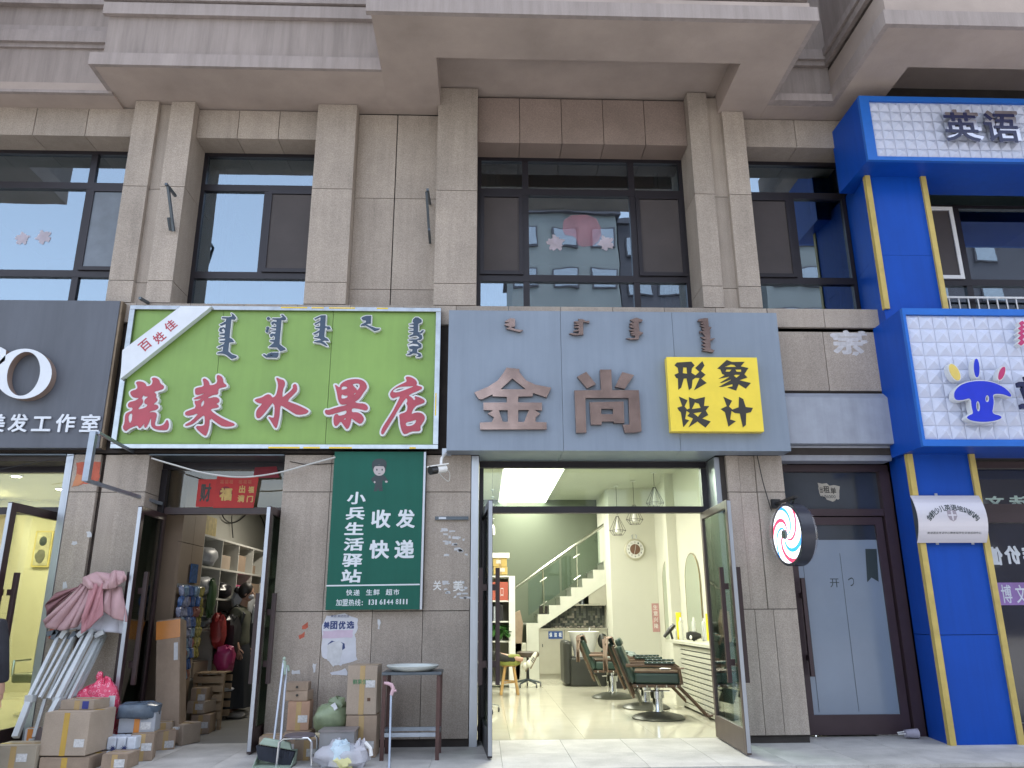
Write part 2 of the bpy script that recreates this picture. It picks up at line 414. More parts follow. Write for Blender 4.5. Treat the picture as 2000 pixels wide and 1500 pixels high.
# ================================================================== the building
B = T('shop_building', 'pinkish granite clad building with ground floor shops below projecting stucco bays', 'building')
core = MB()
for x0, x1 in ((-9, -4.5), (-4.42, -3.68), (-2.21, -.13), (2.66, 3.38), (4.76, 4.80)):
    if x0 == -9: continue
    core.box(x0+.02, x1-.02, .05, .5, 0, 3.0)
core.box(-9, -4.55, .03, .5, 2.93, 3.0)
for x0, x1 in ((-9, 9),): core.box(x0, x1, .03, .5, 3.02, 4.75)
core.box(-9, -1.2, .54, .7, 2.93, 4.75); core.box(-1.2, 3.6, .54, .7, 3.82, 4.75); core.box(3.6, 9, .54, .7, 3.0, 4.75)
for x0, x1 in ((-4.40, -3.70), (-2.11, -.12), (2.65, 3.32), (4.84, 5.44)):
    core.box(x0, x1, .22, .6, 4.75, 7.54)
core.box(-9, 9, .2, .6, 7.56, 10.2)
core.o('wall_core', mortar, B)
ZJ = [4.80, 5.08, 6.33]
def blockcol(x0, x1, y0, y1, zs, m=stone, g=.004):
    for a, b in zip(zs[:-1], zs[1:]):
        MB().box(x0, x1, y0, y1, a+g, b-g).o('stone_block', m, B)
for x0, x1, zt in ((-4.42, -4.13, 7.545), (-3.97, -3.68, 7.545), (-2.13, -1.64, 7.545), (-.605, -.10, 7.82), (2.63, 2.88, 7.82), (3.07, 3.345, 7.545)):
    blockcol(x0, x1, 0, .5, ZJ+[zt])
blockcol(-4.13, -3.97, .07, .3, ZJ+[7.545]); blockcol(2.88, 3.07, .07, .3, ZJ+[7.79])
for a, b in ((-1.64, -1.145), (-1.137, -.605)): blockcol(a+.003, b-.003, .2, .24, [4.8, 5.08, 6.32, 7.54])
# lintels over the windows
def lintels(x0, x1, n, m=stone, z1=7.53, z0=7.12):
    w = (x1-x0)/n
    for i in range(n): MB().box(x0+i*w+.004, x0+(i+1)*w-.004, .15, .56, z0, z1).o('lintel_stone', m, B)
lintels(-3.68, -2.13, 3); lintels(-.10, 2.63, 5, stone_dk, 7.79); lintels(3.345, 4.80, 2); lintels(-7.66, -4.42, 5)
# sill band between the storeys, groove and panels under it
def band(x0, x1, w):
    n = max(1, round((x1-x0)/w)); w = (x1-x0)/n
    for i in range(n):
        MB().box(x0+i*w+.003, x0+(i+1)*w-.003, -.02, .5, 4.55, 4.785).o('sill_stone', stone, B)
band(-9, 3.38, .62); band(3.385, 4.75, .70)
MB().box(3.385, 4.76, .03, .3, 4.50, 4.548).o('sill_groove', stone_dk, B)
for a, b in ((3.385, 4.03), (4.038, 4.76)): MB().box(a, b, 0, .3, 3.77, 4.498).o('stone_panel', stone, B)
# ---- lower storey granite
def courses(x0, x1, y0=0., y1=.42, top=3.0, zs=(.075, 1.325, 2.585), m=stone, g=.004):
    z = list(zs)+[top]
    for a, b in zip(z[:-1], z[1:]): MB().box(x0+.003, x1-.003, y0, y1, a+g, b-g).o('stone_block', m, B)
courses(-4.50, -4.205); courses(-4.165, -3.985, .02); courses(-3.985, -3.68); courses(-4.205, -4.165, .05, m=stone_dk)
for a, b in ((-2.205, -1.685), (-1.685, -1.165), (-1.165, -.635), (-.635, -.14)): courses(a, b)
for a, b in ((2.735, 2.88), (2.88, 3.065), (3.065, 3.38)): courses(a, b, 0 if a != 2.88 else .012, zs=(1.325, 2.585))
for a, b in ((2.735, 2.915), (2.915, 3.117), (3.117, 3.38)): courses(a, b, top=1.325, zs=(.075,))
for x0, x1 in ((-4.5, -3.68), (-2.2, -.14), (2.74, 3.38)): MB().box(x0, x1, .03, .4, 0, .073).o('plinth', mortar, B)
# ---- bays and soffits
def slab(name, parts, m):
    for p in parts: MB().prism(*p).o(name, m, B)
rc = lambda x0, x1, y0, y1: [(x0, y0), (x1, y0), (x1, y1), (x0, y1)]
slab('bay_soffit', [([(-1.25, -1.56), (3.62, -1.56), (3.62, .2), (3.03, .2), (3.03, -.9), (-.58, -.9), (-.58, .2), (-1.25, .2)], 7.551, 7.84)], soffm)
slab('bay_soffit', [(rc(-.58, 3.03, -.9, .2), 7.84, 7.9)], soffm)
slab('bay_soffit', [([(4.49, -1.54), (9, -1.54), (9, -.9), (5.06, -.9), (5.06, .2), (4.49, .2)], 7.551, 8.1), (rc(5.06, 9, -.9, .2), 8.1, 8.2)], soffm)
slab('bay_soffit', [(rc(-4.64, -1.25, -.62, .2), 7.55, 7.7), (rc(-9, -4.64, -.12, .2), 7.52, 7.7)], soffm)
slab('bay_soffit', [(rc(3.622, 4.488, -.118, .22), 7.547, 7.60)], soffm)
slab('bay_wall', [(rc(-1.25, 3.62, -1.56, .2), 7.902, 10)], stucco)
slab('bay_wall', [(rc(4.49, 9, -1.54, .2), 8.202, 10)], stucco)
slab('bay_wall', [(rc(-4.58, -1.25, -.60, .2), 7.702, 10)], stucco)
slab('bay_wall', [(rc(-9, -4.58, -.12, .2), 7.7, 10)], stucco)
slab('bay_wall', [(rc(3.62, 4.49, -.12, .2), 7.65, 10)], stucco)
slab('moulding', [([(-1.30, -1.62), (3.68, -1.62), (3.68, .1), (3.62, .1), (3.62, -1.555), (-1.30, -1.555)], 7.552, 7.735)], bandst)
slab('moulding', [(rc(4.43, 9, -1.60, -1.54), 7.55, 7.74), (rc(4.43, 4.49, -1.54, -.1), 7.55, 7.74)], bandst)
slab('moulding', [(rc(4.43, 4.49, -1.5, -.1), 8.15, 8.25), (rc(4.40, 4.49, -1.5, -.1), 8.26, 8.36)], bandst)
slab('moulding', [(rc(-4.70, -1.25, -.67, -.622), 7.552, 7.72), (rc(-4.70, -4.642, -.62, .1), 7.552, 7.72)], bandst)
slab('moulding', [(rc(-4.64, -1.25, -.66, -.602), 8.292, 8.46)], bandst)
slab('moulding', [(rc(-4.66, -1.25, -.68, -.602), 8.49, 8.56)], bandst)
slab('moulding', [(rc(-9, -4.64, -.17, -.12), 7.52, 7.56), (rc(-9, -4.64, -.15, -.12), 8.2, 8.26), (rc(-9, -4.64, -.19, -.12), 8.26, 8.43), (rc(-9, -4.64, -.15, -.12), 8.46, 8.53), (rc(-9, -4.64, -.2, -.12), 8.83, 9.1)], bandst)
slab('moulding', [(rc(3.68, 4.43, -.24, -.12), 7.55, 7.655), (rc(3.68, 4.43, -.17, -.12), 8.14, 8.21), (rc(3.68, 4.43, -.21, -.12), 8.21, 8.36)], bandst)

xd = P(135, 365, 2.66)[0]
slab('bay_soffit', [(rc(-12, xd, -1.62, -.2), 7.55, 7.8)], soffm); slab('bay_wall', [(rc(-12, xd, -1.62, -.2), 7.802, 10)], stucco)
MB().box(-14, 14, .62, 14, 10.2, 26).o('upper_storeys', stucco, B)
# ================================================================== first-floor windows
roomw = mat('room_paint_upstairs', (.20, .27, .27), rough=.9, var=.1)
screenm = mat('insect_screen', (.06, .05, .05), rough=.6, var=.15, scale=2)
screenb = mat('screen_pale', (.16, .19, .23), rough=.5, var=.2, scale=3)
curt = mat('net_curtain', (.16, .21, .20), rough=.9, var=.15, scale=6)
curtw = mat('white_curtain', (.40, .45, .46), rough=.9, var=.15, scale=6)
WY = .52
def window(x0, x1, z0, z1, cols, screens, sashwhite=False, glassm=winglass, top=(6.565, 6.655), bot=(5.335, 5.425)):
    """cols: mullions (x, through all rows?)   screens: (x0, x1, material) in the middle row"""
    f = MB(); t = .05
    f.box(x0, x1, WY-.03, WY+.04, z1-t, z1); f.box(x0, x1, WY-.03, WY+.04, z0, z0+t); f.box(x0, x0+t, WY-.028, WY+.04, z0+t, z1-t); f.box(x1-t, x1, WY-.028, WY+.04, z0+t, z1-t)
    f.box(x0+t, x1-t, WY-.03, WY+.04, top[0], top[1]); f.box(x0+t, x1-t, WY-.03, WY+.04, bot[0], bot[1])
    for x, thr in cols:
        rows = [(bot[1], top[0])]+([(z0+t, bot[0]), (top[1], z1-t)] if thr else [])
        for a, b in rows: f.box(x-.04, x+.04, WY-.025, WY+.04, a, b)
    w = f.o('window', alu, B)
    thru = sorted([x for x, q in cols if q]); allc = sorted([x for x, q in cols])
    for rows, cs in (((z0+t, bot[0]), thru), ((top[1], z1-t), thru), ((bot[1], top[0]), allc)):
        e = [x0+t]+cs+[x1-t]
        for a, b in zip(e[:-1], e[1:]): MB().box(a-.005, b+.005, WY+.008, WY+.014, rows[0]-.005, rows[1]+.005).o('pane', glassm, w)
    for a, b, m in screens:
        MB().box(a+.05, b-.05, WY-.038, WY-.034, bot[1]+.05, top[0]-.05).o('screen', m, w)
        s = MB(); z2, z3 = bot[1]-.005, top[0]+.005
        s.box(a, b, WY-.055, WY-.031, z2, z2+.05).box(a, b, WY-.055, WY-.031, z3-.05, z3).box(a, a+.05, WY-.054, WY-.031, z2+.05, z3-.05).box(b-.05, b, WY-.054, WY-.031, z2+.05, z3-.05)
        s.o('sash', white if sashwhite else alu, w)
    return w
window(-7.66, -4.42, 4.79, 7.12, [(-5.09, True), (-6.9, True)], [(-5.06, -4.46, screenb)])
window(-3.68, -2.13, 4.79, 7.12, [(-2.82, False)], [(-2.80, -2.17, screenm)])
window(-.10, 2.63, 4.79, 7.12, [(.53, True), (1.94, True)], [(-.06, .49, screenm), (1.98, 2.59, screenm)])
window(3.345, 4.80, 4.79, 7.12, [(4.06, False)], [(3.39, 4.02, screenm)])
# rooms behind them
rm = MB()
for x0, x1 in ((-7.7, -4.3), (-3.9, -2.0), (-.3, 2.8), (3.2, 8.9)):
    y0, y1, z0, z1 = .62, 4.2, 4.78, 7.3
    rm.box(x0, x1, y1, y1+.05, z0, z1).box(x0-.05, x0, y0, y1, z0, z1).box(x1, x1+.05, y0, y1, z0, z1).box(x0, x1, y0, y1, z1, z1+.05).box(x0, x1, y0, y1, z0-.03, z0)
rm.o('upstairs_room', roomw, kind='structure')
def curtain(x0, x1, y, z0, z1, n, label, m=curt, group=None, amp=.03):
    b = MB(); N = n*8; v = []
    for i in range(N+1):
        x = x0+(x1-x0)*i/N; yy = y+amp*sin(2*pi*n*i/N)+amp*.4*sin(5*i)
        v += [(x, yy, z0), (x+.01*sin(i), yy*.99+y*.01, z1)]
    b.add(v, [(2*i, 2*i+2, 2*i+3, 2*i+1) for i in range(N)]); o = b.o('curtain', m, label=label, cat='curtain', group=group, smooth=True)
    return o
curtain(-3.62, -3.30, .78, 4.85, 7.08, 5, 'drawn back green curtain inside the window left of the plain wall panels')
curtain(-.02, .22, .78, 4.85, 7.08, 3, 'pale curtain at the left edge of the wide middle window', curtw)
curtain(2.30, 2.58, .78, 4.85, 7.08, 4, 'pale curtain at the right edge of the wide middle window', curtw)
curtain(4.45, 4.78, .78, 4.85, 7.08, 4, 'blue grey curtain inside the window beside the blue column', curt)

# paper cut flower stickers on the panes
stk = mat('window_sticker', (.62, .55, .62), rough=.7, var=.2, alpha=.45); stkp = mat('window_sticker_pink', (.55, .25, .32), rough=.8, var=.3, alpha=.22)
def flower(px_, py_, r, m, label, group=None):
    x, z = P(px_, py_, WY-.01); lp = []
    for k in range(40):
        a = 2*pi*k/40; rr = r*(.78+.14*cos(5*a+px_)+.1*sin(9*a+px_)+.07*cos(17*a)); lp.append((x+rr*cos(a), z+rr*sin(a)))
    shape('window_sticker', [lp], WY+.004, m, .002, label=label, cat='sticker', group=group)
flower(42, 465, .10, stk, 'white paper flower stuck on the leftmost first floor window, left of its pair', 'paper flowers on the windows')
flower(84, 462, .11, stk, 'white paper flower stuck on the leftmost first floor window, right of its pair', 'paper flowers on the windows')
flower(1085, 474, .13, stk, 'whitish paper flower left of the pink patch on the middle window', 'paper flowers on the windows')
flower(1184, 474, .12, stk, 'whitish paper flower right of the pink patch on the middle window', 'paper flowers on the windows')
px4 = [P(a, b, WY-.01) for a, b in ((1102, 420), (1160, 418), (1178, 450), (1165, 478), (1130, 482), (1125, 460), (1098, 458))]
shape('window_sticker', [smooth_poly(px4)], WY+.004, stkp, .002, label='faded pink paper decoration between two flowers on the middle window', cat='sticker')

# ================================================================== opposite side of the street (seen in the panes)
opp = mat('opposite_render', (.26, .265, .26), rough=.9, var=.08, scale=.3); oppd = mat('opposite_dark', (.11, .10, .115), rough=.9, var=.1, scale=.3)
ogl = glass('opposite_glass', (.2, .25, .3), .35)
def opposite(pl, pr_, ptop, Y, m, label, wcols, dy=3.1):
    ym = 2*WY-Y; a = P(pl, 500, ym)[0]; b = P(pr_, 500, ym)[0]; zt = P((pl+pr_)/2, ptop, ym)[1]
    t = T('apartment_block', label, 'building', ((a+b)/2, Y, -.34))
    MB().box(a, b, Y-14, Y, -.34, zt).o('wall', m, t)
    MB().box(a-.3, b+.3, Y-14.3, Y+.3, zt, zt+.5).o('roof', oppd, t)
    z = zt-2.6
    while z > 1:
        for c in wcols:
            xc = a+(b-a)*c; w = MB().box(xc-.9, xc+.9, Y, Y+.12, z, z+1.5).o('window', oppd, t)
            MB().box(xc-.8, xc+.8, Y+.12, Y+.14, z+.1, z+1.4).o('pane', ogl, w)
        z -= dy
    return t
opposite(1000, 1207, 418, -40, opp, 'pale grey apartment block mirrored in the middle window', [.12, .5, .86])
opposite(1209, 1400, 440, -42, oppd, 'dark recessed apartment block mirrored right of the pale one', [.2, .5, .8])
opposite(1490, 1612, 418, -40, opp, 'pale apartment block mirrored in the window beside the blue column', [.3, .75])
opposite(1760, 2300, 452, -41, oppd, 'dark apartment block mirrored in the blue shop window', [.1, .3, .5, .7, .9])
# low shops further along
MB().box(-70, -6, -52, -38, -.34, 7).o('low_building', opp, label='low pale shop row across the street to the left', cat='building')
# ================================================================== shop signs
def zpx(pts, off, sc): return [(off[0]+x/sc, off[1]+y/sc) for x, y in pts]
def onp(pts, Y): return [P(x, y, Y) for x, y in pts]
slate = mat('slate_sign_panel', (.085, .095, .12), rough=.5, var=.14, scale=2, stretch=(1, 1, .3), streak=.15)
letw = mat('letter_white', (.62, .66, .72), rough=.4, var=.05)
letside = mat('letter_side_copper', (.26, .19, .16), rough=.45, var=.1)
woodedge = mat('sign_side_tan', (.20, .15, .10), rough=.7, var=.2)
# --- hair salon sign at the left
S = T('shop_sign', 'dark slate hair salon sign with a big white letter O', 'sign', (-6, -.15, 3.05))
box('panel', slate, -9, -4.185, -.13, -.02, 3.045, 4.765, S)
box('edge_strip', woodedge, -4.183, -4.16, -.12, -.02, 3.045, 4.765, S)
YS = -.13
def ell(cx, cy, rx, ry, n=40, sh=0., Y=YS-.1):
    return [P(cx+rx*cos(2*pi*k/n)+sh*ry*sin(2*pi*k/n), cy-ry*sin(2*pi*k/n), Y) for k in range(n)]
Oo = ell(46, 730, 55, 49, sh=.06); Oi = ell(46, 730, 32, 43, sh=.14)
shape('letter', [Oo, Oi], YS-.0, letside, .097, S); shape('letter_face', [Oo, Oi], YS-.0975, letw, .004, S)
sl = onp([(-30, 679), (2, 678), (12, 684), (10, 704), (0, 712), (-30, 770)], YS-.1)
shape('letter', [sl], YS, letside, .097, S); shape('letter_face', [sl], YS-.0975, letw, .004, S)
for ch, r in (('美', (-26, 809, 10.7, 844)), ('发', (17.6, 808.8, 55, 844)), ('工', (63.6, 813.8, 100.5, 842.5)), ('作', (110, 808.8, 147.5, 844.3)), ('室', (157.7, 809.5, 195.5, 844))):
    lettering_px(ch, r, YS-.012, letw, S, bold=.022, depth=.012)

# --- green greengrocer sign
green = mat('green_sign_panel', (.195, .33, .072), rough=.42, var=.10, scale=1.0, rand=.08, spec=.5, streak=.07)
frm = mat('mirror_frame', (.30, .32, .34), rough=.15, metal=1., var=.15, scale=9)
redf = mat('red_letter_face', (.36, .045, .07), rough=.35, var=.12, scale=5)
wtrim = mat('letter_trim_white', (.62, .64, .66), rough=.45, var=.06)
navyf = mat('navy_letter_face', (.02, .045, .085), rough=.3, var=.1)
ytape = mat('yellow_tape', (.75, .52, .02), rough=.4, var=.1)
S = T('shop_sign', 'lime green greengrocer sign with five red brush characters in a silver frame', 'sign', (-2.3, -.1, 3.05))
YF = -.12
xa, xb, za, zb = -4.065, -.503, 3.04, 4.715
for a, b in ((xa+.06, -3.015), (-3.01, -1.755), (-1.75, xb-.06)): box('panel', green, a, b, YF+.03, -.02, za+.05, zb-.05, S)
box('frame_bar', frm, xa, xb, YF-.01, -.02, zb-.05, zb, S, bev=.004); box('frame_bar', frm, xa, xb, YF-.01, -.02, za, za+.05, S, bev=.004)
box('frame_bar', frm, xa, xa+.06, YF-.012, -.02, za+.05, zb-.05, S, bev=.004); box('frame_bar', frm, xb-.06, xb, YF-.012, -.02, za+.05, zb-.05, S, bev=.004)
for a, b, z in ((-2.35, -2.05, zb), (-2.0, -1.86, zb), (-1.8, -1.5, zb), (-1.25, -1.12, zb), (-2.36, -2.02, za+.012), (-1.98, -1.8, za+.012), (-1.7, -1.45, za+.012), (-.82, -.75, za+.012)):
    if z == zb: box('tape_scrap', ytape, a, b, YF-.0135, YF-.0105, z-.022, z-.008, S)
    else: box('tape_scrap', ytape, a, b, YF-.0135, YF-.0105, z-.008, z+.008, S)
box('tape_scrap', ytape, xb-.045, xb-.032, YF-.0145, YF-.0125, 3.42, 3.68, S)
YP = YF+.03
brush = {
 '蔬': ((230, 720), 6.06, [[(215,165),(245,150),(300,158),(335,185),(340,215),(400,200),(420,150),(400,115),(440,105),(490,130),(505,180),(545,200),(545,240),(480,260),(425,275),(460,305),(450,335),(475,370),(440,405),(420,425),(470,430),(485,460),(450,490),(400,500),(360,520),(440,515),(465,540),(450,600),(435,670),(470,685),(530,675),(560,650),(585,600),(605,640),(600,710),(570,730),(470,725),(410,700),(395,660),(400,580),(385,590),(370,640),(335,705),(315,690),(318,640),(290,680),(255,710),(240,670),(200,680),(130,710),(95,745),(60,700),(85,640),(90,540),(130,515),(175,500),(180,460),(130,460),(120,425),(145,395),(200,385),(240,365),(255,345),(190,345),(155,310),(150,270),(235,245),(235,200)],
   [(352,268),(300,328),(372,328),(318,372),(318,415),(362,428),(330,465),(225,492),(298,408),(300,372),(278,345)], [(180,520),(125,545),(130,640),(165,640)]]),
 '菜': ((230, 720), 6.06, [[(1005,125),(1035,115),(1080,155),(1085,200),(1140,195),(1185,165),(1170,85),(1200,75),(1245,110),(1250,170),(1285,190),(1285,215),(1200,230),(1185,265),(1190,305),(1130,310),(1060,345),(1080,355),(1160,335),(1205,360),(1200,400),(1160,415),(1195,435),(1195,460),(1105,475),(1100,500),(1200,570),(1300,620),(1390,655),(1370,680),(1250,690),(1170,640),(1090,575),(1080,700),(1050,790),(1030,795),(960,740),(915,680),(1020,680),(1035,640),(1030,550),(1000,560),(900,650),(820,680),(790,668),(880,620),(970,520),(850,560),(800,550),(800,515),(850,495),(935,465),(905,380),(950,385),(1000,350),(1030,342),(905,368),(900,355),(1030,300),(1020,290),(925,320),(915,260),(925,230),(1020,215),(1020,170)],
   [(1020,365),(985,410),(985,455),(1012,445),(1028,400)]]),
 '水': ((480, 720), 9.09, [[(540,165),(565,165),(610,190),(665,200),(695,240),(695,290),(655,380),(645,520),(700,480),(800,400),(845,340),(835,300),(870,272),(905,290),(915,390),(860,450),(730,575),(800,605),(950,660),(1110,740),(1115,770),(1060,805),(915,825),(830,775),(650,660),(610,655),(600,830),(570,980),(545,1055),(520,1050),(450,930),(390,850),(490,880),(510,850),(520,660),(480,615),(500,580),(535,545),(440,650),(350,770),(280,850),(230,885),(190,865),(185,780),(210,720),(260,670),(300,620),(220,610),(160,570),(170,545),(290,515),(350,475),(400,455),(450,475),(475,525),(540,480),(570,370),(580,270)]]),
 '果': ((620, 720), 8.333, [[(280,250),(365,320),(375,260),(430,215),(520,180),(640,170),(720,185),(780,225),(808,290),(790,340),(740,400),(700,470),(640,520),(605,540),(650,565),(760,570),(810,605),(825,650),(790,685),(720,665),(600,640),(555,655),(560,715),(640,710),(710,740),(755,800),(750,850),(700,905),(640,870),(565,815),(550,800),(540,890),(510,960),(480,990),(440,940),(380,850),(330,920),(290,940),(265,890),(265,790),(290,745),(330,740),(350,775),(470,745),(480,675),(400,695),(200,755),(140,745),(120,700),(140,670),(175,680),(300,635),(480,595),(485,578),(380,590),(340,520),(320,400),(300,320)],
   [(400,285),(475,290),(495,320),(450,340),(385,350)], [(395,410),(440,440),(495,435),(490,475),(430,492),(385,488)], [(565,250),(640,238),(690,250),(690,310),(645,365),(635,330),(590,290)], [(590,405),(640,385),(600,435)], [(465,795),(460,835),(415,830)]]),
 '店': ((620, 720), 8.333, [[(1435,140),(1480,130),(1550,150),(1610,200),(1620,250),(1600,272),(1650,285),(1700,300),(1700,330),(1640,360),(1540,400),(1475,440),(1540,470),(1570,520),(1600,500),(1575,450),(1650,465),(1740,510),(1745,550),(1690,575),(1610,600),(1560,650),(1520,750),(1600,715),(1690,720),(1745,770),(1745,830),(1700,900),(1670,940),(1680,1010),(1620,1020),(1530,1020),(1420,1075),(1380,1030),(1350,930),(1340,810),(1330,745),(1420,720),(1460,690),(1470,600),(1445,570),(1470,530),(1450,465),(1380,560),(1300,690),(1220,830),(1100,1020),(1070,1070),(1040,1065),(1040,1010),(1080,930),(1160,810),(1240,680),(1300,560),(1355,445),(1290,460),(1220,490),(1180,430),(1190,390),(1230,340),(1300,290),(1400,240),(1455,215),(1450,180)],
   [(1215,380),(1250,330),(1340,295),(1450,288),(1585,284),(1500,320),(1400,360),(1290,395)], [(1435,875),(1530,855),(1615,825),(1595,895),(1530,935),(1440,940)]])}
def built_letter(loops, base, parent, depth, gap, face, trim, sm=1):
    """boxed sign letter: a trim body a little larger than the coloured face on it"""
    Yf = base-depth; L = [smooth_poly(onp(l, Yf), sm) for l in loops]
    body = grow_loops([L[0]]+L[1:], gap)
    lt = shape('letter', body, base, trim, depth, parent)
    f = shape('letter_face', L, Yf-.0005, face, .006, lt, clean=.0012)
    return lt
for ch, (off, sc, lps) in brush.items():
    built_letter([zpx(l, off, sc) for l in lps], YP, S, .06, .021, redf, wtrim)
mong = [((410, 600), 8, [(335,95),(375,120),(410,165),(390,195),(335,190),(320,330),(305,480),(350,500),(380,545),(300,552),(285,690),(345,740),(420,765),(410,790),(340,810),(250,740),(180,722),(115,725),(120,710),(200,690),(212,600),(150,640),(118,625),(220,580),(235,545),(155,545),(150,530),(240,520),(245,492),(150,490),(150,478),(230,468),(235,440),(155,430),(155,418),(230,412),(240,375),(215,330),(180,345),(185,375),(210,385),(170,392),(145,365),(160,325),(215,315),(245,330),(250,260),(180,290),(155,275),(250,225),(260,180),(190,175),(195,155),(290,160),(345,150),(350,130)]),
 ((410, 600), 8, [(1050,195),(1120,200),(1100,400),(1085,580),(1180,650),(1180,665),(1100,690),(1050,630),(920,625),(990,570),(1010,545),(940,530),(940,518),(1015,510),(1020,470),(990,435),(965,470),(945,460),(940,430),(980,412),(1022,420),(1030,385),(960,380),(960,370),(1035,365),(1035,330),(960,325),(965,315),(1040,310),(1040,275),(1000,245),(985,278),(965,268),(962,240),(1000,225),(1045,235),(1045,200),(970,190),(980,175),(1100,175),(1140,155),(1110,120),(1140,118),(1190,170),(1180,205)]),
 ((410, 600), 8, [(995,712),(1075,712),(1065,770),(1040,790),(880,785),(825,745),(850,735),(900,765),(980,765)]),
 ((410, 600), 8, [(1740,130),(1810,128),(1800,300),(1870,305),(1890,345),(1830,350),(1835,320),(1798,320),(1785,470),(1840,495),(1860,530),(1790,520),(1750,535),(1800,560),(1840,610),(1810,600),(1720,555),(1625,545),(1640,530),(1745,515),(1715,490),(1630,480),(1635,470),(1700,460),(1712,390),(1640,430),(1615,415),(1715,365),(1720,330),(1650,325),(1655,310),(1722,305),(1725,235),(1650,275),(1630,265),(1728,215),(1733,150),(1650,195),(1632,180)]),
 ((680, 600), 11.11, [(400,190),(500,190),(490,355),(375,370),(450,400),(600,460),(690,465),(660,495),(575,520),(480,455),(380,400),(275,405),(300,370),(390,330),(390,290),(320,285),(288,240),(330,210)]),
 ((680, 600), 11.11, [(1460,225),(1520,225),(1595,280),(1590,330),(1520,360),(1515,545),(1570,550),(1600,505),(1650,505),(1600,565),(1525,575),(1600,610),(1610,670),(1570,710),(1490,715),(1510,760),(1590,810),(1590,870),(1500,905),(1490,985),(1570,1010),(1590,1060),(1540,1085),(1480,1075),(1530,1050),(1500,1010),(1410,1000),(1340,1040),(1270,1030),(1360,990),(1300,965),(1390,965),(1400,915),(1330,900),(1320,860),(1400,840),(1500,850),(1545,850),(1500,800),(1400,790),(1300,815),(1400,765),(1410,735),(1320,725),(1310,705),(1480,700),(1550,670),(1500,620),(1430,620),(1340,645),(1320,625),(1410,590),(1420,545),(1325,530),(1325,522),(1420,515),(1420,460),(1330,450),(1330,442),(1420,430),(1420,385),(1330,375),(1330,367),(1440,355),(1400,320),(1410,270)])]
for off, sc, l in mong: built_letter([zpx(l, off, sc)], YP, S, .05, .012, navyf, wtrim, 0)
for cx, cy in ((915, 178), (905, 328), (895, 375), (925, 745), (965, 730)):
    built_letter([zpx([(cx+24*cos(k*pi/6), cy+22*sin(k*pi/6)) for k in range(12)], (410, 600), 8)], YP, S, .05, .008, navyf, wtrim, 0)
rb = onp([(239, 684), (353, 598), (413, 598), (235, 740)], YP-.1)
shape('ribbon', [rb], YP-.02, letw, .08, S)
# the three characters climb along the ribbon
slope = math.atan2(P(400, 600, YP)[1]-P(236, 738, YP)[1], P(400, 600, YP)[0]-P(236, 738, YP)[0])
for ch, cx, cy in (('百', 283.5, 674), ('姓', 311, 659), ('佳', 333, 636)):
    cx, cz = P(cx, cy, YP-.1)
    lettering(ch, cx-.062, cx+.062, cz-.062, cz+.062, YP-.1005, redf, S, bold=.02, depth=.002, rot=slope, name='letter')

# --- grey barber shop sign
greyp = mat('grey_blue_aluminium_panel', (.205, .25, .315), rough=.45, var=.07, scale=1.2, metal=.1, streak=.10)
bronze = mat('polished_bronze', (.31, .225, .20), rough=.2, metal=.8, var=.25, scale=5)
bronzes = mat('bronze_side', (.12, .08, .07), rough=.4, metal=.6, var=.1)
yel = mat('yellow_sign', (.80, .62, .065), rough=.4, var=.05); blk = mat('black_lettering', (.028, .026, .022), rough=.5, var=.2)
S = T('shop_sign', 'blue grey barber shop sign with bronze characters and a yellow square', 'sign', (1.5, -.28, 3.0))
YG = -.28
for a, b in ((-.405, .868), (.872, 2.158), (2.162, 3.385)): box('panel', greyp, a, b, YG, -.03, 2.995, 4.625, S)
def bronze_letter(lps, off, sc, d=.05, sm=0):
    L = [onp(zpx(l, off, sc), YG-d) for l in lps]
    L = [smooth_poly(l, sm) for l in L]
    lt = shape('letter', L, YG-.012, bronzes, d-.014, S)
    return shape('letter_face', L, YG-d+.002, bronze, .006, lt)
bronze_letter([[(385,100),(525,115),(525,150),(600,240),(700,285),(870,318),(820,425),(672,375),(668,412),(513,415),(510,478),(770,480),(770,565),(690,560),(750,600),(700,640),(700,690),(820,695),(822,770),(97,772),(95,697),(225,690),(250,640),(180,600),(240,565),(135,560),(133,480),(388,478),(388,418),(233,412),(235,390),(120,445),(82,440),(35,370),(180,310),(290,240),(350,160)], [(448,218),(320,335),(595,335)], [(300,562),(397,562),(400,688),(345,688)], [(512,560),(628,560),(575,690),(512,690)]], (920, 700), 5.556)
for l in ([[(1152,200),(1250,145),(1355,280),(1258,325)]], [[(1398,122),(1522,122),(1530,345),(1820,345),(1850,790),(1790,805),(1670,808),(1645,720),(1720,718),(1708,430),(1240,430),(1252,805),(1140,808),(1122,348),(1410,345)]], [[(1640,148),(1770,182),(1668,330),(1562,308)]], [[(1285,475),(1655,468),(1665,702),(1550,702),(1550,685),(1417,685),(1417,720),(1300,720)], [(1412,548),(1540,548),(1540,605),(1412,605)]]):
    bronze_letter(l, (920, 700), 5.556)
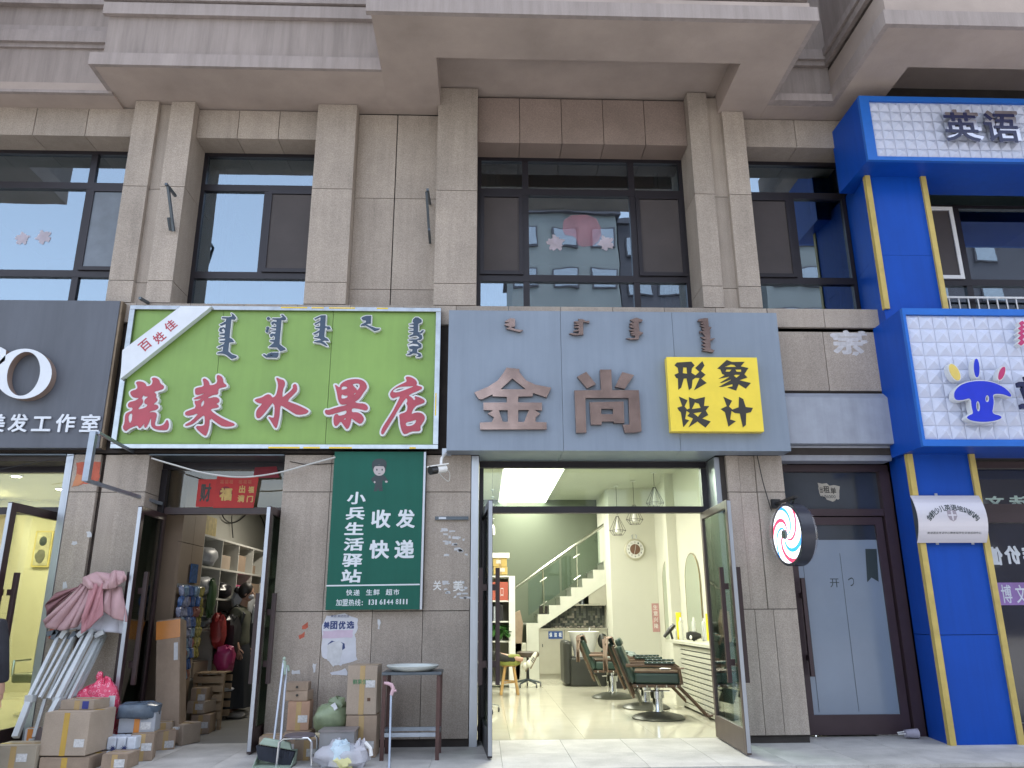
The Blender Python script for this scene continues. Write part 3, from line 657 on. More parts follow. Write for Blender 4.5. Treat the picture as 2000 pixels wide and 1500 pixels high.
for l in ([(160,50),(200,55),(200,122),(160,126),(210,145),(270,152),(240,168),(120,138),(155,125),(110,108),(112,100),(155,88),(112,82),(115,75)],
          [(735,55),(780,60),(800,75),(832,70),(830,92),(778,82),(780,190),(700,195),(658,182),(675,175),(740,182),(740,158),(695,165),(695,157),(740,145),(740,133),(700,130),(700,123),(740,118),(740,108),(700,107),(700,100),(742,92),(700,85),(700,78),(745,75)],
          [(1175,65),(1230,45),(1285,65),(1275,80),(1250,85),(1255,160),(1290,175),(1270,190),(1255,195),(1250,228),(1180,232),(1140,222),(1220,218),(1220,198),(1185,195),(1185,188),(1220,185),(1180,178),(1180,170),(1215,160),(1170,155),(1170,148),(1215,140),(1170,122),(1170,114),(1215,110),(1170,100),(1180,88),(1215,90)],
          [(1805,50),(1838,50),(1845,120),(1870,130),(1855,145),(1858,225),(1900,220),(1870,240),(1858,238),(1860,310),(1895,325),(1880,342),(1840,335),(1785,325),(1818,318),(1785,303),(1820,297),(1785,273),(1820,267),(1785,243),(1820,237),(1775,208),(1818,208),(1785,168),(1770,180),(1765,160),(1810,162),(1780,138),(1810,132),(1770,113),(1808,108),(1770,93),(1805,82),(1750,75),(1755,60)]):
    bronze_letter([l], (960, 610), 4.348, .04)
# yellow square
yq = [P(a, b, YG-.1) for a, b in ((1301, 697), (1477.5, 697), (1493.5, 843), (1311.5, 843))]
x0, x1, z0, z1 = (yq[0][0]+yq[3][0])/2, (yq[1][0]+yq[2][0])/2, yq[2][1], yq[0][1]
yb = box('yellow_box', yel, x0, x1, YG-.1, YG-.002, z0, z1, S, bev=.004)
Yo = YG-.1
for ch, lps in (('形', [[(255,220),(300,170),(565,155),(625,225),(575,275),(565,360),(640,405),(710,340),(635,270),(765,145),(805,225),(740,325),(825,395),(745,465),(845,545),(612,680),(715,455),(640,450),(585,490),(570,635),(520,675),(475,460),(425,465),(378,630),(325,670),(318,465),(285,450),(253,395),(330,360),(315,270)], [(415,260),(475,262),(487,375),(407,365)]]),
  ('象', [[(1040,280),(1212,122),(1305,160),(1540,158),(1470,240),(1610,270),(1535,385),(1590,445),(1445,495),(1655,545),(1560,650),(1430,565),(1385,685),(1220,628),(1320,605),(1315,565),(1130,618),(1070,615),(1290,490),(1280,485),(1120,545),(1085,542),(1260,435),(1250,430),(1060,470),(1175,400),(1130,380),(1095,295)], [(1175,252),(1290,205),(1350,215),(1385,250)], [(1205,300),(1300,300),(1265,338),(1190,338)], [(1370,300),(1475,298),(1475,340),(1395,340)], [(1375,392),(1455,395),(1388,450),(1340,410)]]),
  ('设', [[(335,792),(495,862),(440,975),(485,1030),(535,1010),(518,803),(630,843),(815,800),(795,965),(892,968),(828,1050),(875,1130),(765,1195),(918,1250),(822,1362),(677,1250),(510,1360),(595,1195),(490,1150),(535,1095),(475,1055),(450,1205),(525,1228),(418,1355),(372,1080),(335,1050),(307,998),(398,968)], [(575,1022),(630,902),(700,922),(735,1000)], [(600,1098),(752,1075),(685,1165)]]),
  ('计', [[(1150,795),(1310,870),(1253,975),(1315,1030),(1430,990),(1438,797),(1515,842),(1560,985),(1692,1000),(1655,1078),(1567,1100),(1563,1312),(1507,1360),(1452,1105),(1360,1095),(1300,1055),(1275,1212),(1380,1245),(1243,1345),(1180,1080),(1100,1022),(1213,968)]])):
    shape('letter', [onp(zpx(l, (1290, 690), 9.376), Yo) for l in lps], Yo-.001, blk, .003, S)

# --- metal box and lip over the grey door
gbox = mat('light_grey_metal', (.33, .36, .42), rough=.4, var=.08, metal=.15, streak=.12)
S = T('shutter_box', 'plain light grey metal shutter box above the grey door', 'shutter box', (4.05, -.1, 3.0))
MB().prism([(.3, 3.12), (-.10, 3.12), (-.10, 3.66), (-.02, 3.73), (.3, 3.73)], 3.40, 4.74, 'x').o('cover', gbox, S)
MB().prism([(.3, 2.96), (.10, 2.96), (.02, 3.115), (.3, 3.115)], 3.385, 4.70, 'x').o('lip', gbox, S)

# --- blue English school front
blue = mat('blue_aluminium_panel', (.003, .062, .38), rough=.45, var=.08, scale=1.5, spec=.25, streak=.12, bump=.05, bscale=3)
blue2 = mat('blue_frame', (.02, .13, .50), rough=.4, var=.05, spec=.3)
ystrip = mat('yellow_trim', (.50, .38, .11), rough=.5, var=.14, streak=.15)
pyr = mat('white_tile_plastic', (.50, .54, .68), rough=.4, var=.04)
navy = mat('dark_navy_letter', (.018, .022, .07), rough=.25, var=.1)
S = T('blue_column', 'bright blue panelled column with two yellow edge strips rising through both storeys', 'column', (5.07, 0, 0))
for z0, z1 in ((.0, 1.052), (1.058, 3.2), (3.203, 5.4), (5.403, 6.6)):
    MB().prism([(4.70, -.23), (5.44, -.23), (5.44, .50), (4.81, .50)], z0+.0, z1, 'z').o('panel', blue, S)
for z0, z1 in ((.0, 2.97), (4.70, 6.467)):
    for a in (4.69, 5.395): MB().box(a, a+.062, -.262, -.2, z0, z1).o('edge_strip', ystrip, S)
pm = None
def pyrwall(parent, x0, z0, z1, rows, Y, ncol):
    global pm
    h = (z1-z0)/rows; d = .035
    me = MB().add([(0, 0, 0), (h-.003, 0, 0), (h-.003, 0, h-.003), (0, 0, h-.003), (h*.5, -d, h*.55), (0, .01, 0), (h, .01, 0), (h, .01, h), (0, .01, h)],
                  [(0, 1, 4), (1, 2, 4), (2, 3, 4), (3, 0, 4), (5, 8, 7, 6)]).mesh('tile', pyr)
    for r in range(rows):
        for c in range(ncol):
            o = bpy.data.objects.new('tile', me); COL.objects.link(o); o.parent = parent
            o.location = Vector((x0+c*h, Y, z0+r*h))-WL[parent.name]
YU = G(1710, 312, 6.467)[1]; YL = G(1810, 871, 2.973)[1]
print('sign fronts', YU, YL)
S = T('shop_sign', 'upper blue framed sign of white pyramid tiles with navy characters, high at the right', 'sign', (6, YU, 6.47))
MB().box(4.57, 9, YU+.05, .18, 6.467, 7.36).o('case', blue, S)
a0 = P(1697, 196, YU); b0 = P(1714, 305, YU)
fx, fz1, fz0 = (a0[0]+b0[0])/2, a0[1], b0[1]
S_ = MB().box(4.57, fx, YU, YU+.05, 6.467, 7.36).box(fx, 9, YU, YU+.05, fz1, 7.36).box(fx, 9, YU, YU+.05, 6.467, fz0).o('frame', blue2, S)
pyrwall(S, fx+.002, fz0, fz1, 6, YU+.035, 21)
chr_ = mat('letter_chrome_edge', (.5, .5, .55), rough=.2, metal=1., var=.1)
for ch, r in (('英', (1843, 219, 1912, 277)), ('语', (1921, 221, 1989, 279))):
    lettering_px(ch, r, YU-.03, chr_, S, bold=.022, depth=.05); lettering_px(ch, (r[0]+1, r[1]+1, r[2]-1, r[3]-1), YU-.0805, navy, S, bold=.013, depth=.004, name='letter_face')
S = T('shop_sign', 'lower blue framed sign of white pyramid tiles with a blue figure logo', 'sign', (6, YL, 2.97))
xl = (P(1755, 601, YL)[0]+P(1810, 870, YL)[0])/2; zt = P(1780, 602, YL)[1]
MB().box(xl, 9, YL+.05, .0, 2.973, zt).o('case', blue, S)
a0 = P(1768, 614, YL); b0 = P(1808, 858, YL); fx, fz1, fz0 = (a0[0]+b0[0])/2, a0[1], b0[1]
MB().box(xl, fx, YL, YL+.05, 2.973, zt).box(fx, 9, YL, YL+.05, fz1, zt).box(fx, 9, YL, YL+.05, 2.973, fz0).o('frame', blue2, S)
pyrwall(S, fx+.002, fz0, fz1, 9, YL+.035, 18)
royal = mat('royal_blue_face', (.015, .035, .50), rough=.3, var=.08); lyel = mat('petal_yellow', (.62, .48, .12), rough=.4, var=.05); lred = mat('petal_crimson', (.42, .03, .13), rough=.4, var=.05)
gl_ = ((1700, 590), 4.84)
def logo(l, m, holes=(), sm=2):
    Yf = YL-.1; L = [smooth_poly(onp(zpx(q, *gl_), Yf), sm) for q in (l,)+tuple(holes)]
    shape('logo_body', grow_loops([L[0]]+L[1:], .010), YL-.02, wtrim, .08, S)
    shape('logo_face', L, Yf-.0005, m, .006, S)
def oval(cx, cy, rx, ry, t=0., n=16): return [(cx+rx*cos(a)*cos(t)-ry*sin(a)*sin(t), cy+rx*cos(a)*sin(t)+ry*sin(a)*cos(t)) for a in [2*pi*k/n for k in range(n)]]
logo([(790,880),(795,845),(830,800),(880,770),(960,750),(1060,745),(1160,760),(1250,800),(1300,840),(1330,880),(1325,900),(1250,868),(1150,868),(1165,930),(1160,990),(1145,1055),(1230,1075),(1240,1100),(1170,1125),(1070,1135),(960,1125),(905,1095),(930,1070),(975,1055),(955,990),(950,905),(880,925),(820,930),(795,910)], royal, (oval(1016, 985, 19, 50, -.08), oval(1103, 914, 19, 34, .05)))
logo(oval(795, 664, 40, 86, -.5), lyel); logo(oval(1003, 624, 26, 90, -.05), royal); logo(oval(1240, 674, 26, 66, .35), lred)
lettering_px('立', (1984, 735, 2030, 800), YL-.1, navy, S, bold=.03, depth=.05)
built_letter([[(1990+x, 625+y) for x, y in ((0, 6), (6, 2), (12, 6), (6, 10), (12, 14), (6, 18), (12, 22), (6, 27), (12, 32), (6, 38), (12, 44), (4, 50), (-2, 46), (4, 40), (-2, 36), (4, 30), (-2, 26), (4, 21), (-2, 17), (4, 12))]], YL-.02, S, .06, .01, lred, wtrim, 0)

# --- green notice board with the courier station text
gb = mat('green_notice_board', (.008, .10, .072), rough=.5, spec=.25, var=.08, scale=1.5, streak=.08)
pwhite = mat('print_white', (.62, .66, .70), rough=.5, var=.04)
S = T('notice_board', 'dark green vertical notice board with white courier station text between the two shops', 'sign', (-1.16, -.05, 1.34))
box('board', gb, -1.645, -.665, -.075, -.006, 1.34, 3.02, S)
box('side_trim', steel, -.663, -.64, -.07, -.006, 1.34, 3.02, S)
YB = -.0755
sw = 1091/240
def zr(r): return (620+r[0]/4.546, 870+r[1]/4.546, 620+r[2]/4.546, 870+r[3]/4.546)
for ch, r in (('小', (265, 412, 430, 522)), ('兵', (255, 545, 422, 660)), ('生', (243, 682, 413, 795)), ('活', (235, 820, 410, 935)), ('驿', (222, 960, 400, 1078)), ('站', (212, 1100, 390, 1218)),
              ('收', (478, 570, 650, 733)), ('发', (700, 568, 865, 733)), ('快', (460, 840, 637, 1005)), ('递', (685, 838, 860, 1003)),
              ('快', (255, 1280, 310, 1333)), ('递', (320, 1280, 375, 1333)), ('生', (432, 1278, 488, 1330)), ('鲜', (497, 1276, 552, 1330)), ('超', (607, 1275, 665, 1330)), ('市', (675, 1275, 727, 1328)),
              (':', (393, 1385, 403, 1418))):
    lettering_px(ch, zr(r), YB, pwhite, S, bold=.03 if r[3]-r[1] > 90 else .012, depth=.0015, shear=.05 if r[0] < 300 and r[3]-r[1] > 90 else 0)
for tx, r in (('131', (447, 1368, 535, 1415)), ('6144', (550, 1366, 675, 1413)), ('8111', (693, 1363, 808, 1410)), ('加盟热线', (162, 1365, 385, 1425))):
    w_ = (r[2]-r[0])/len(tx)
    for i, ch in enumerate(tx):
        x0_ = r[0]+i*w_; pad = w_*(.30 if ch == '1' else .08 if ch.isdigit() else .05)
        lettering_px(ch, zr((x0_+pad, r[1], x0_+w_-pad, r[3])), YB, pwhite, S, bold=.012, depth=.0015)
q = [P(620+a/4.546, 870+b/4.546, YB) for a, b in ((78, 1240), (908, 1228), (908, 1240), (78, 1252))]
shape('rule', [q], YB, pwhite, .0015, S)
skin_p = mat('print_skin', (.42, .38, .38), rough=.5, var=.03); dk_p = mat('print_dark', (.025, .04, .045), rough=.5, var=.05)
def fig(l, m, d=.0015): shape('printed_figure', [onp([(620+a/4.546, 870+b/4.546) for a, b in l], YB)], YB, m, d, S)
fig(smooth_poly([(485,190),(485,150),(510,125),(550,115),(595,125),(615,150),(612,190),(600,235),(495,235)]), dk_p)
fig(smooth_poly(oval(549, 220, 52, 50)), skin_p, .0025)
fig([(510,265),(595,265),(625,310),(605,325),(580,305),(575,345),(580,405),(545,405),(540,375),(530,405),(500,408),(512,345),(505,310),(495,330),(475,300)], dk_p)
for a in (528, 575): fig(oval(a, 216, 6, 10, n=10), dk_p, .0035)
fig([(488,185),(500,175),(550,172),(600,175),(612,188),(550,184)], dk_p, .0035); fig([(538,250),(560,248),(560,253),(540,254)], dk_p, .0035)
fig(oval(612, 322, 12, 9), skin_p, .0025); fig(oval(508, 326, 8, 9), skin_p, .0025)
# ================================================================== shopfronts and interiors
# ---- barber shop: steel jambs, frame, transom, two open glass door leaves
floorm = mat('polished_tile', (.58, .56, .46), rough=.09, var=.05, scale=2.5, rand=.03, spec=.5)
wallw = mat('interior_white', (.62, .62, .55), rough=.8, var=.03, scale=1)
wallg = mat('interior_grey_green', (.115, .135, .100), rough=.8, var=.04, scale=1)
beige = mat('cabinet_beige', (.36, .35, .29), rough=.5, var=.04)
SF = T('barber_shopfront', 'dark framed shopfront with glass transom of the lit barber shop', 'shopfront', (1.3, .42, 0))
box('steel_jamb', steel, -.135, -.055, .0, .50, .0, 2.99, SF); box('steel_jamb', steel, 2.62, 2.73, .06, .50, .0, 2.99, SF)
box('top_frame', alu, -.05, 2.615, .38, .46, 2.925, 2.995, SF); box('side_frame', alu, -.05, .0, .38, .46, 0, 2.92, SF); box('side_frame', alu, 2.55, 2.615, .38, .46, 0, 2.92, SF)
box('transom_bar', alu, .002, 2.548, .375, .465, 2.40, 2.475, SF)
box('transom_pane', clearglass, .0, 2.55, .415, .423, 2.475, 2.925, SF)
box('soffit_panel', greyp, -.05, .868, -.02, .37, 3.0, 3.012, SF); box('soffit_panel', greyp, .874, 2.62, -.02, .37, 3.0, 3.012, SF)
dglass = glass('door_glass', (.66, .78, .74), .06); dglass2 = glass('door_glass_dark', (.30, .36, .36), .07)
def leaf(w, h, m, gm, label, kick=.22, fr=.075, handle=(.62, 1.72), mh=brown, group=None):
    """door leaf built along +x from its hinge at the origin, y = thickness"""
    d = T('door_leaf', label, 'door', group=group)
    f = MB(); f.box(0, fr, -.022, .022, 0, h).box(w-fr, w, -.022, .022, 0, h).box(fr, w-fr, -.022, .022, h-fr, h).box(fr, w-fr, -.022, .022, 0, kick)
    f.o('frame', m, d, bev=.003); box('pane', gm, fr-.01, w-fr+.01, -.004, .004, kick-.01, h-fr+.01, d)
    box('edge_trim', steel, w+.001, w+.006, -.018, .018, .02, h-.01, d)
    for s in (-1, 1):
        hd = MB(); hd.box(w-.19, w-.145, s*.085-.02, s*.085+.02, handle[0], handle[1]).box(w-.18, w-.15, min(s*.023, s*.066), max(s*.023, s*.066), handle[0]+.16, handle[0]+.22).box(w-.18, w-.15, min(s*.023, s*.066), max(s*.023, s*.066), handle[1]-.22, handle[1]-.16)
        hd.o('handle', mh, d)
    return d
d1 = leaf(1.15, 2.38, doorbr, dglass, 'open glass door leaf of the barber shop folded out on its right side')
place(d1, (2.53, .40, .015), rad(-92))
d2 = leaf(1.15, 2.38, alu, dglass2, 'open glass door leaf of the barber shop seen edge on at its left side')
place(d2, (.0, .40, .015), rad(-86.5))
# room shell
BX0, BX1, BY1, BZ = -1.3, 3.55, 9.35, 3.8
ft = MB().box(0, .798, 0, .798, -.03, .0).mesh('floor_tile', floorm)
bfloor = struct('floor', mortar, BX0, BX1+1.5, .425, BY1, -.3, -.031)
for i in range(7):
    for j in range(12):
        x, y = BX0+i*.8, .43+j*.8
        if y+.79 < BY1+.8 and x < BX1+.1:
            t = bpy.data.objects.new('floor_tile', ft); COL.objects.link(t); t.parent = bfloor; t.location = Vector((x, y, 0))-WL[bfloor.name]
struct('ceiling', wallw, BX0, BX1+.2, .70, BY1, BZ, BZ+.08)
struct('wall', wallg, BX0, 3.6, BY1, BY1+.1, 0, BZ)
struct('wall', wallw, BX0-.1, BX0, .55, BY1, 0, BZ)
struct('wall', wallw, BX1, BX1+.1, .55, BY1, 0, BZ)
struct('wall', wallw, BX0, -.14, .50, .54, 0, BZ)
struct('wall', wallw, 2.74, BX1, .50, .54, 0, BZ)
struct('wall', wallw, -.14, 2.74, .50, .54, 3.0, BZ)
struct('wall', wallw, 2.60, BX1, 7.62, 9.3, 0, BZ)          # projecting wall that carries the clock
struct('wall', wallw, 3.38, BX1, 5.82, 6.10, 0, BZ)        # pilaster between the mirrors
# staircase
st = T('staircase', 'white staircase with steel handrail rising to the right at the back of the barber shop', 'staircase', (1.7, 8.8, 0))
stw = mat('stair_white', (.55, .56, .50), rough=.5, var=.04); treadm = mat('stair_tread_grey', (.22, .23, .20), rough=.3, var=.1)
n = 8; run, rise = .2385, .18; sx, sz = .905, 1.09
poly = [(sx, 0), (sx, sz)]
for i in range(n): poly += [(sx+(i+1)*run, sz+i*rise), (sx+(i+1)*run, sz+(i+1)*rise)]
poly = poly[:-1]; xe = poly[-1][0]
poly += [(xe, poly[-1][1]), (xe, 2.02), (1.16, .98), (1.16, 0)]
poly = [p for i, p in enumerate(poly) if i == 0 or p != poly[i-1]]
MB().prism(poly, 8.3, 8.36, 'y').o('stringer', stw, st)
for i in range(n+1):
    MB().box(sx+i*run-.01, sx+(i+1)*run+.01, 8.36, 9.32, sz+i*rise-.03, sz+i*rise).o('tread', treadm, st)
    if i: MB().box(sx+i*run, sx+i*run+.02, 8.365, 9.3, sz+(i-1)*rise, sz+i*rise-.031).o('riser', treadm, st)
MB().box(.4, sx, 8.4, 9.3, sz-.03, sz).o('landing', treadm, st)
steelr = mat('rail_steel', (.45, .47, .42), rough=.2, metal=1., var=.1)
ra, rb_ = P(985, 1163, 8.36), P(1192, 1016, 8.36)
MB().tube([(ra[0], 8.36, ra[1]), (rb_[0], 8.36, rb_[1])], .032, 10).o('handrail', steelr, st, smooth=True)
for px_, yb_, yt_ in ((1062, 1197, 1113), (1128, 1146, 1067)):
    a, b = P(px_, yb_, 8.33), P(px_, yt_, 8.33)
    p_ = MB().tube([(a[0], 8.33, a[1]), (a[0], 8.33, b[1])], .02, 8).tube([(a[0]-.07, 8.32, a[1]+.14), (a[0]+.07, 8.32, a[1]+.23)], .013, 6).tube([(a[0]-.07, 8.32, b[1]-.25), (a[0]+.07, 8.32, b[1]-.16)], .013, 6)
    p_.o('rail_post', steelr, st)
rg = glass('rail_glass', (.80, .87, .83), .02)
for a, b in ((.95, 1.62), (1.66, 2.5)):
    za, zb = ra[1]+(rb_[1]-ra[1])*(a-ra[0])/(rb_[0]-ra[0]), ra[1]+(rb_[1]-ra[1])*(b-ra[0])/(rb_[0]-ra[0])
    MB().prism([(a, za-.75), (b, zb-.75), (b, zb-.06), (a, za-.06)], 8.335, 8.343, 'y').o('glass_panel', rg, st)
# cupboards under the stairs
cb = T('cupboard', 'beige cupboards built in under the barber shop stairs', 'cupboard', (1.9, 8.4, 0))
for a, b in ((1.165, 1.69), (1.70, 2.22), (2.23, 2.59)): 
    dd = box('door', beige, a, b, 8.30, 8.33, .10, .955, cb)
    MB().box(a+.06, a+.075, 8.285, 8.299, .62, .68).o('knob', black, dd)
box('kick_board', beige, 1.165, 2.6, 8.33, 8.36, 0, .098, cb); box('worktop', beige, 1.17, 2.6, 8.285, 8.9, .957, .985, cb)
MB().prism([(2.22, 1.47), (2.6, 1.47), (2.6, 1.98), (2.22, 1.71)], 8.31, 8.33, 'y').o('door', beige, cb)
MB().prism([(1.85, 1.44), (2.6, 1.44), (2.6, 1.465), (1.88, 1.465)], 8.31, 8.8, 'y').o('shelf_board', beige, cb)
mos = [mat('mosaic_%s' % n_, c, rough=.3, var=.1) for n_, c in (('dark', (.05, .06, .055)), ('olive', (.12, .13, .10)), ('pale', (.33, .30, .25)), ('grey', (.16, .17, .15)))]
tm = [MB().box(0, .048, 0, .01, 0, .048).mesh('mosaic_tile', m) for m in mos]
box('backing', mortar, 1.2, 2.6, 8.72, 8.74, .985, 1.44, cb)
cnt = 0
for i in range(28):
    for j in range(9):
        x, z = 1.2+i*.05, .987+j*.05
        if z+.04 > .98+(x-1.16)*.71: continue
        t = bpy.data.objects.new('mosaic_tile', random.choices(tm, (5, 3, 2, 3))[0]); COL.objects.link(t); t.parent = cb; t.location = Vector((x, 8.70, z))-WL[cb.name]
signb = mat('label_blue', (.01, .05, .22), rough=.5, var=.05)
x0_, z1_ = P(1071, 1233, 8.29); x1_, z0_ = P(1099, 1247.5, 8.29)
pb = T('door_label', 'small blue label with white characters on the cupboard under the stairs', 'label', (x0_, 8.29, z0_))
box('plate', signb, x0_, x1_, 8.292, 8.299, z0_, z1_, pb)
w_ = (x1_-x0_)/3
for i, ch in enumerate('保洁柜'): lettering(ch, x0_+w_*i+.02, x0_+w_*(i+1)-.02, z0_+.035, z1_-.025, 8.2915, pwhite, pb, bold=.03, depth=.002)
odd = MB()
for i in range(14): odd.blob((1.45+i*.08, 8.42+.05*sin(i*3), 1.0), (.04, .05, .014+.012*(i % 3)), 8, 5, .1, i, flat=.986)
odd.o('clutter', mat('clutter_mixed', (.22, .20, .17), rough=.6, var=.8, scale=14), label='row of small mixed clutter lying on the worktop under the stairs', cat='clutter', kind='stuff')
b_ = MB().lathe([(.05, 0), (.05, .14), (.02, .16)], (2.10, 8.5, 1.466), 10).o('kettle', steel, label='small metal canister on the shelf under the stairs', cat='canister')
MB().box(1.93, 2.03, 8.4, 8.5, 1.466, 1.5).o('folded_cloth', white, label='small white folded cloth on the shelf under the stairs', cat='cloth')

# ceiling light: the burnt-out white square behind the transom
lampm = mat('lamp_diffuser', (.9, .9, .85), rough=.5, var=0, emit=(1.0, 1.0, .82), estr=2.4)
t = T('ceiling_light', 'large bright square ceiling light seen through the barber shop transom', 'ceiling light', (.9, 5.6, BZ))
(a, y0), (b, y1) = G(985, 916, BZ-.06), G(1104, 986, BZ-.06)
x0, x1 = .36, 1.42
box('frame', white, x0-.03, x1+.03, y0-.03, y1+.03, BZ-.05, BZ-.002, t); box('diffuser', lampm, x0, x1, y0, y1, BZ-.065, BZ-.051, t)
def area(name, loc, sx_, sy_, power, col, parent=None):
    l = bpy.data.lights.new(name, 'AREA'); l.shape = 'RECTANGLE'; l.size = sx_; l.size_y = sy_; l.energy = power; l.color = col
    o = bpy.data.objects.new(name, l); COL.objects.link(o); o.location = Vector(loc)-(WL[parent.name] if parent else Vector()); o.parent = parent; return o
area('lamp', (.89, (y0+y1)/2, BZ-.08), 1.0, y1-y0-.1, 34, (1, 1.0, .86), t)
t = T('ceiling_light', 'added unseen ceiling light above the transom, brightening the front of the barber shop', 'ceiling light', (1.2, 2.2, BZ)); box('frame', white, .6, 1.8, 1.6, 2.8, BZ-.05, BZ-.002, t); box('diffuser', lampm, .63, 1.77, 1.63, 2.77, BZ-.065, BZ-.051, t)  # unseen panel, added to spread light through the front of the room
area('lamp', (1.2, 2.2, BZ-.08), 1.1, 1.1, 56, (1, 1.0, .86), t)
# wire cage pendants
def pendant(px_, py_, Y, label, cz=3.79):
    x, z = P(px_, py_, Y); t = T('pendant_lamp', label, 'pendant lamp', (x, Y, z), group='wire cage pendant lamps')
    MB().lathe([(.05, 0), (.05, .02)], (x, Y, cz-.02), 12).o('canopy', white, t); MB().tube([(x, Y, z+.40), (x, Y, cz-.02)], .005, 5).o('cord', black, t)
    f = MB(); r1, r2, r0 = .165, .10, .02
    ang = [k*2*pi/6 for k in range(6)]
    for k in range(6):
        a, b = ang[k], ang[(k+1) % 6]; p = lambda r, h, q: (x+r*cos(q), Y+r*sin(q), z+h)
        f.tube([p(r0, .38, a), p(r1, .09, a)], .005, 4).tube([p(r1, .09, a), p(r2, 0, a)], .005, 4).tube([p(r1, .09, a), p(r1, .09, b)], .005, 4).tube([p(r2, 0, a), p(r2, 0, b)], .005, 4)
    f.o('wire_cage', black, t); MB().lathe([(.02, .36), (.022, .27), (.06, .05)], (x, Y, z), 12).o('shade', white, t)
pendant(1207, 1045, 7.2, 'wire cage pendant lamp hanging left of the wall clock')
pendant(1240, 1024, 6.6, 'wire cage pendant lamp hanging over the wall clock')
pendant(1280, 992, 5.6, 'wire cage pendant lamp highest behind the transom on the right')
# glass bead string at the left of the doorway
x, z = P(962, 1045, 2.2)
t = T('hanging_bottle', 'small clear bottle hanging on a string inside the barber shop door', 'hanging decoration', (x, 2.2, z))
MB().lathe([(.03, 0), (.035, .03), (.03, .10), (.012, .14)], (x, 2.2, z), 10).o('bottle', white, t); MB().tube([(x, 2.2, z+.14), (x, 2.2, 3.5)], .003, 4).o('string', black, t)
for i in range(5): MB().lathe([(.005, 0), (.03, .02), (.005, .03)], (x, 2.2, z+.2+i*.1), 8).o('bead', steel, t)
# clock
x, z = P(1240, 1073, 7.6); CY = 7.62
t = T('wall_clock', 'round pale wall clock with brown centre on the barber shop wall', 'clock', (x, CY, z))
MB().lathe([(.215, 0), (.215, -.03), (.19, -.045), (.175, -.03)], (x, CY-.002, z), 28, 'y').o('rim', mat('clock_rim', (.5, .48, .38), rough=.3, var=.1), t, smooth=True)
MB().lathe([(.18, 0), (.18, -.012)], (x, CY-.034, z), 28, 'y').o('dial', white, t); MB().lathe([(.105, 0), (.105, -.006)], (x, CY-.0465, z), 24, 'y').o('centre', mat('clock_brown', (.17, .09, .06), rough=.5, var=.05), t)
for k in range(12):
    a = pi/2-2*pi*(k+1)/12; lettering(str(k+1), x+.14*cos(a)-.014, x+.14*cos(a)+.014, z+.14*sin(a)-.016, z+.14*sin(a)+.016, CY-.0465, dk_p, t, bold=0, depth=.002, name='numeral')
MB().tube([(x, CY-.056, z), (x+.02, CY-.056, z+.10)], .004, 4).o('hand', white, t); MB().tube([(x, CY-.060, z), (x-.03, CY-.060, z-.12)], .004, 4).o('hand', white, t)
for s in (-1, 1): MB().tube([(x+s*.03, CY-.01, z+.21), (x+s*.05, CY-.01, z+.28), (x+s*.02, CY-.01, z+.30)], .008, 5).o('finial', steel, t)
# arch mirrors on the right wall
mirm = glass('mirror_glass', (.6, .68, .62), .75, (.85, .92, .86))
def mirror(y0, y1, z0, z1, label):
    r = (y1-y0)/2; yc = (y0+y1)/2; pts = [(y0, z0), (y1, z0), (y1, z1-r)]+[(yc+r*cos(a), z1-r+r*sin(a)) for a in [pi*k/12 for k in range(1, 12)]]+[(y0, z1-r)]
    t = T('arched_mirror', label, 'mirror', (3.5, yc, z0), group='tall arched mirrors')
    MB().prism(pts, 3.535, 3.549, 'x').o('backing', beige, t); q = [(yc+(a-yc)*.97, z0+(b-z0)*.985+.01) for a, b in pts]
    MB().prism(q, 3.525, 3.534, 'x').o('glass', mirm, t)
    for a, b in zip(pts, pts[1:]+pts[:1]): pass
    MB().tube([(3.53, a, b) for a, b in pts+[pts[0]]], .009, 5).o('rim', mat('mirror_rim', (.25, .20, .10), rough=.3, metal=.7, var=.1), t)
mirror(6.22, 7.05, .80, 2.26, 'tall arched mirror beside the clock wall'); mirror(4.35, 5.3, .92, 2.26, 'tall arched mirror nearer the open door')
# counter with slatted front
CX = 2.86
t = T('styling_counter', 'cream styling counter with horizontal slatted front along the right wall', 'counter', (3.2, 2.7, 0))
cream = mat('counter_cream', (.50, .50, .42), rough=.45, var=.04)
box('top', cream, CX-.03, 3.545, 1.25, 4.05, .86, .895, t); box('end_panel', cream, CX, 3.5, 3.6, 3.64, 0, .858, t); box('end_panel', cream, CX, 3.5, 1.3, 1.34, 0, .858, t)
box('upright', cream, CX, CX+.04, 3.2, 3.6, 0, .858, t); box('backing', black, CX+.05, CX+.07, 1.34, 3.2, .05, .85, t)
for k in range(13): MB().box(CX, CX+.03, 1.34, 3.2, .03+k*.0635, .03+k*.0635+.048).o('slat', cream, t)
# things on the counter
ylw = mat('tissue_yellow', (.75, .62, .02), rough=.6, var=.05)
def can(x, y, r, h, m, label, grp='bottles on the styling counter', name='spray_can', prof=None):
    t = T(name, label, 'bottle', (x, y, .895), group=grp)
    MB().lathe([(r, 0), (r, h*.78), (r*.45, h*.86)], (x, y, .895), 12).o('body', m, t, smooth=True); MB().lathe([(r*.4, 0), (r*.4, h*.13)], (x, y, .895+h*.861), 10).o('cap', white, t)
clearb = mat('clear_plastic', (.6, .62, .6), rough=.15, var=.1, alpha=.55)
can(3.0, 3.66, .035, .33, clearb, 'clear bottle next to the yellow roll on the counter'); can(3.12, 3.35, .035, .33, clearb, 'middle clear bottle on the counter'); can(3.2, 3.1, .033, .32, clearb, 'clear bottle nearest the open door on the counter')
can(2.93, 3.75, .03, .16, cream, 'short cream bottle behind the yellow roll on the counter')
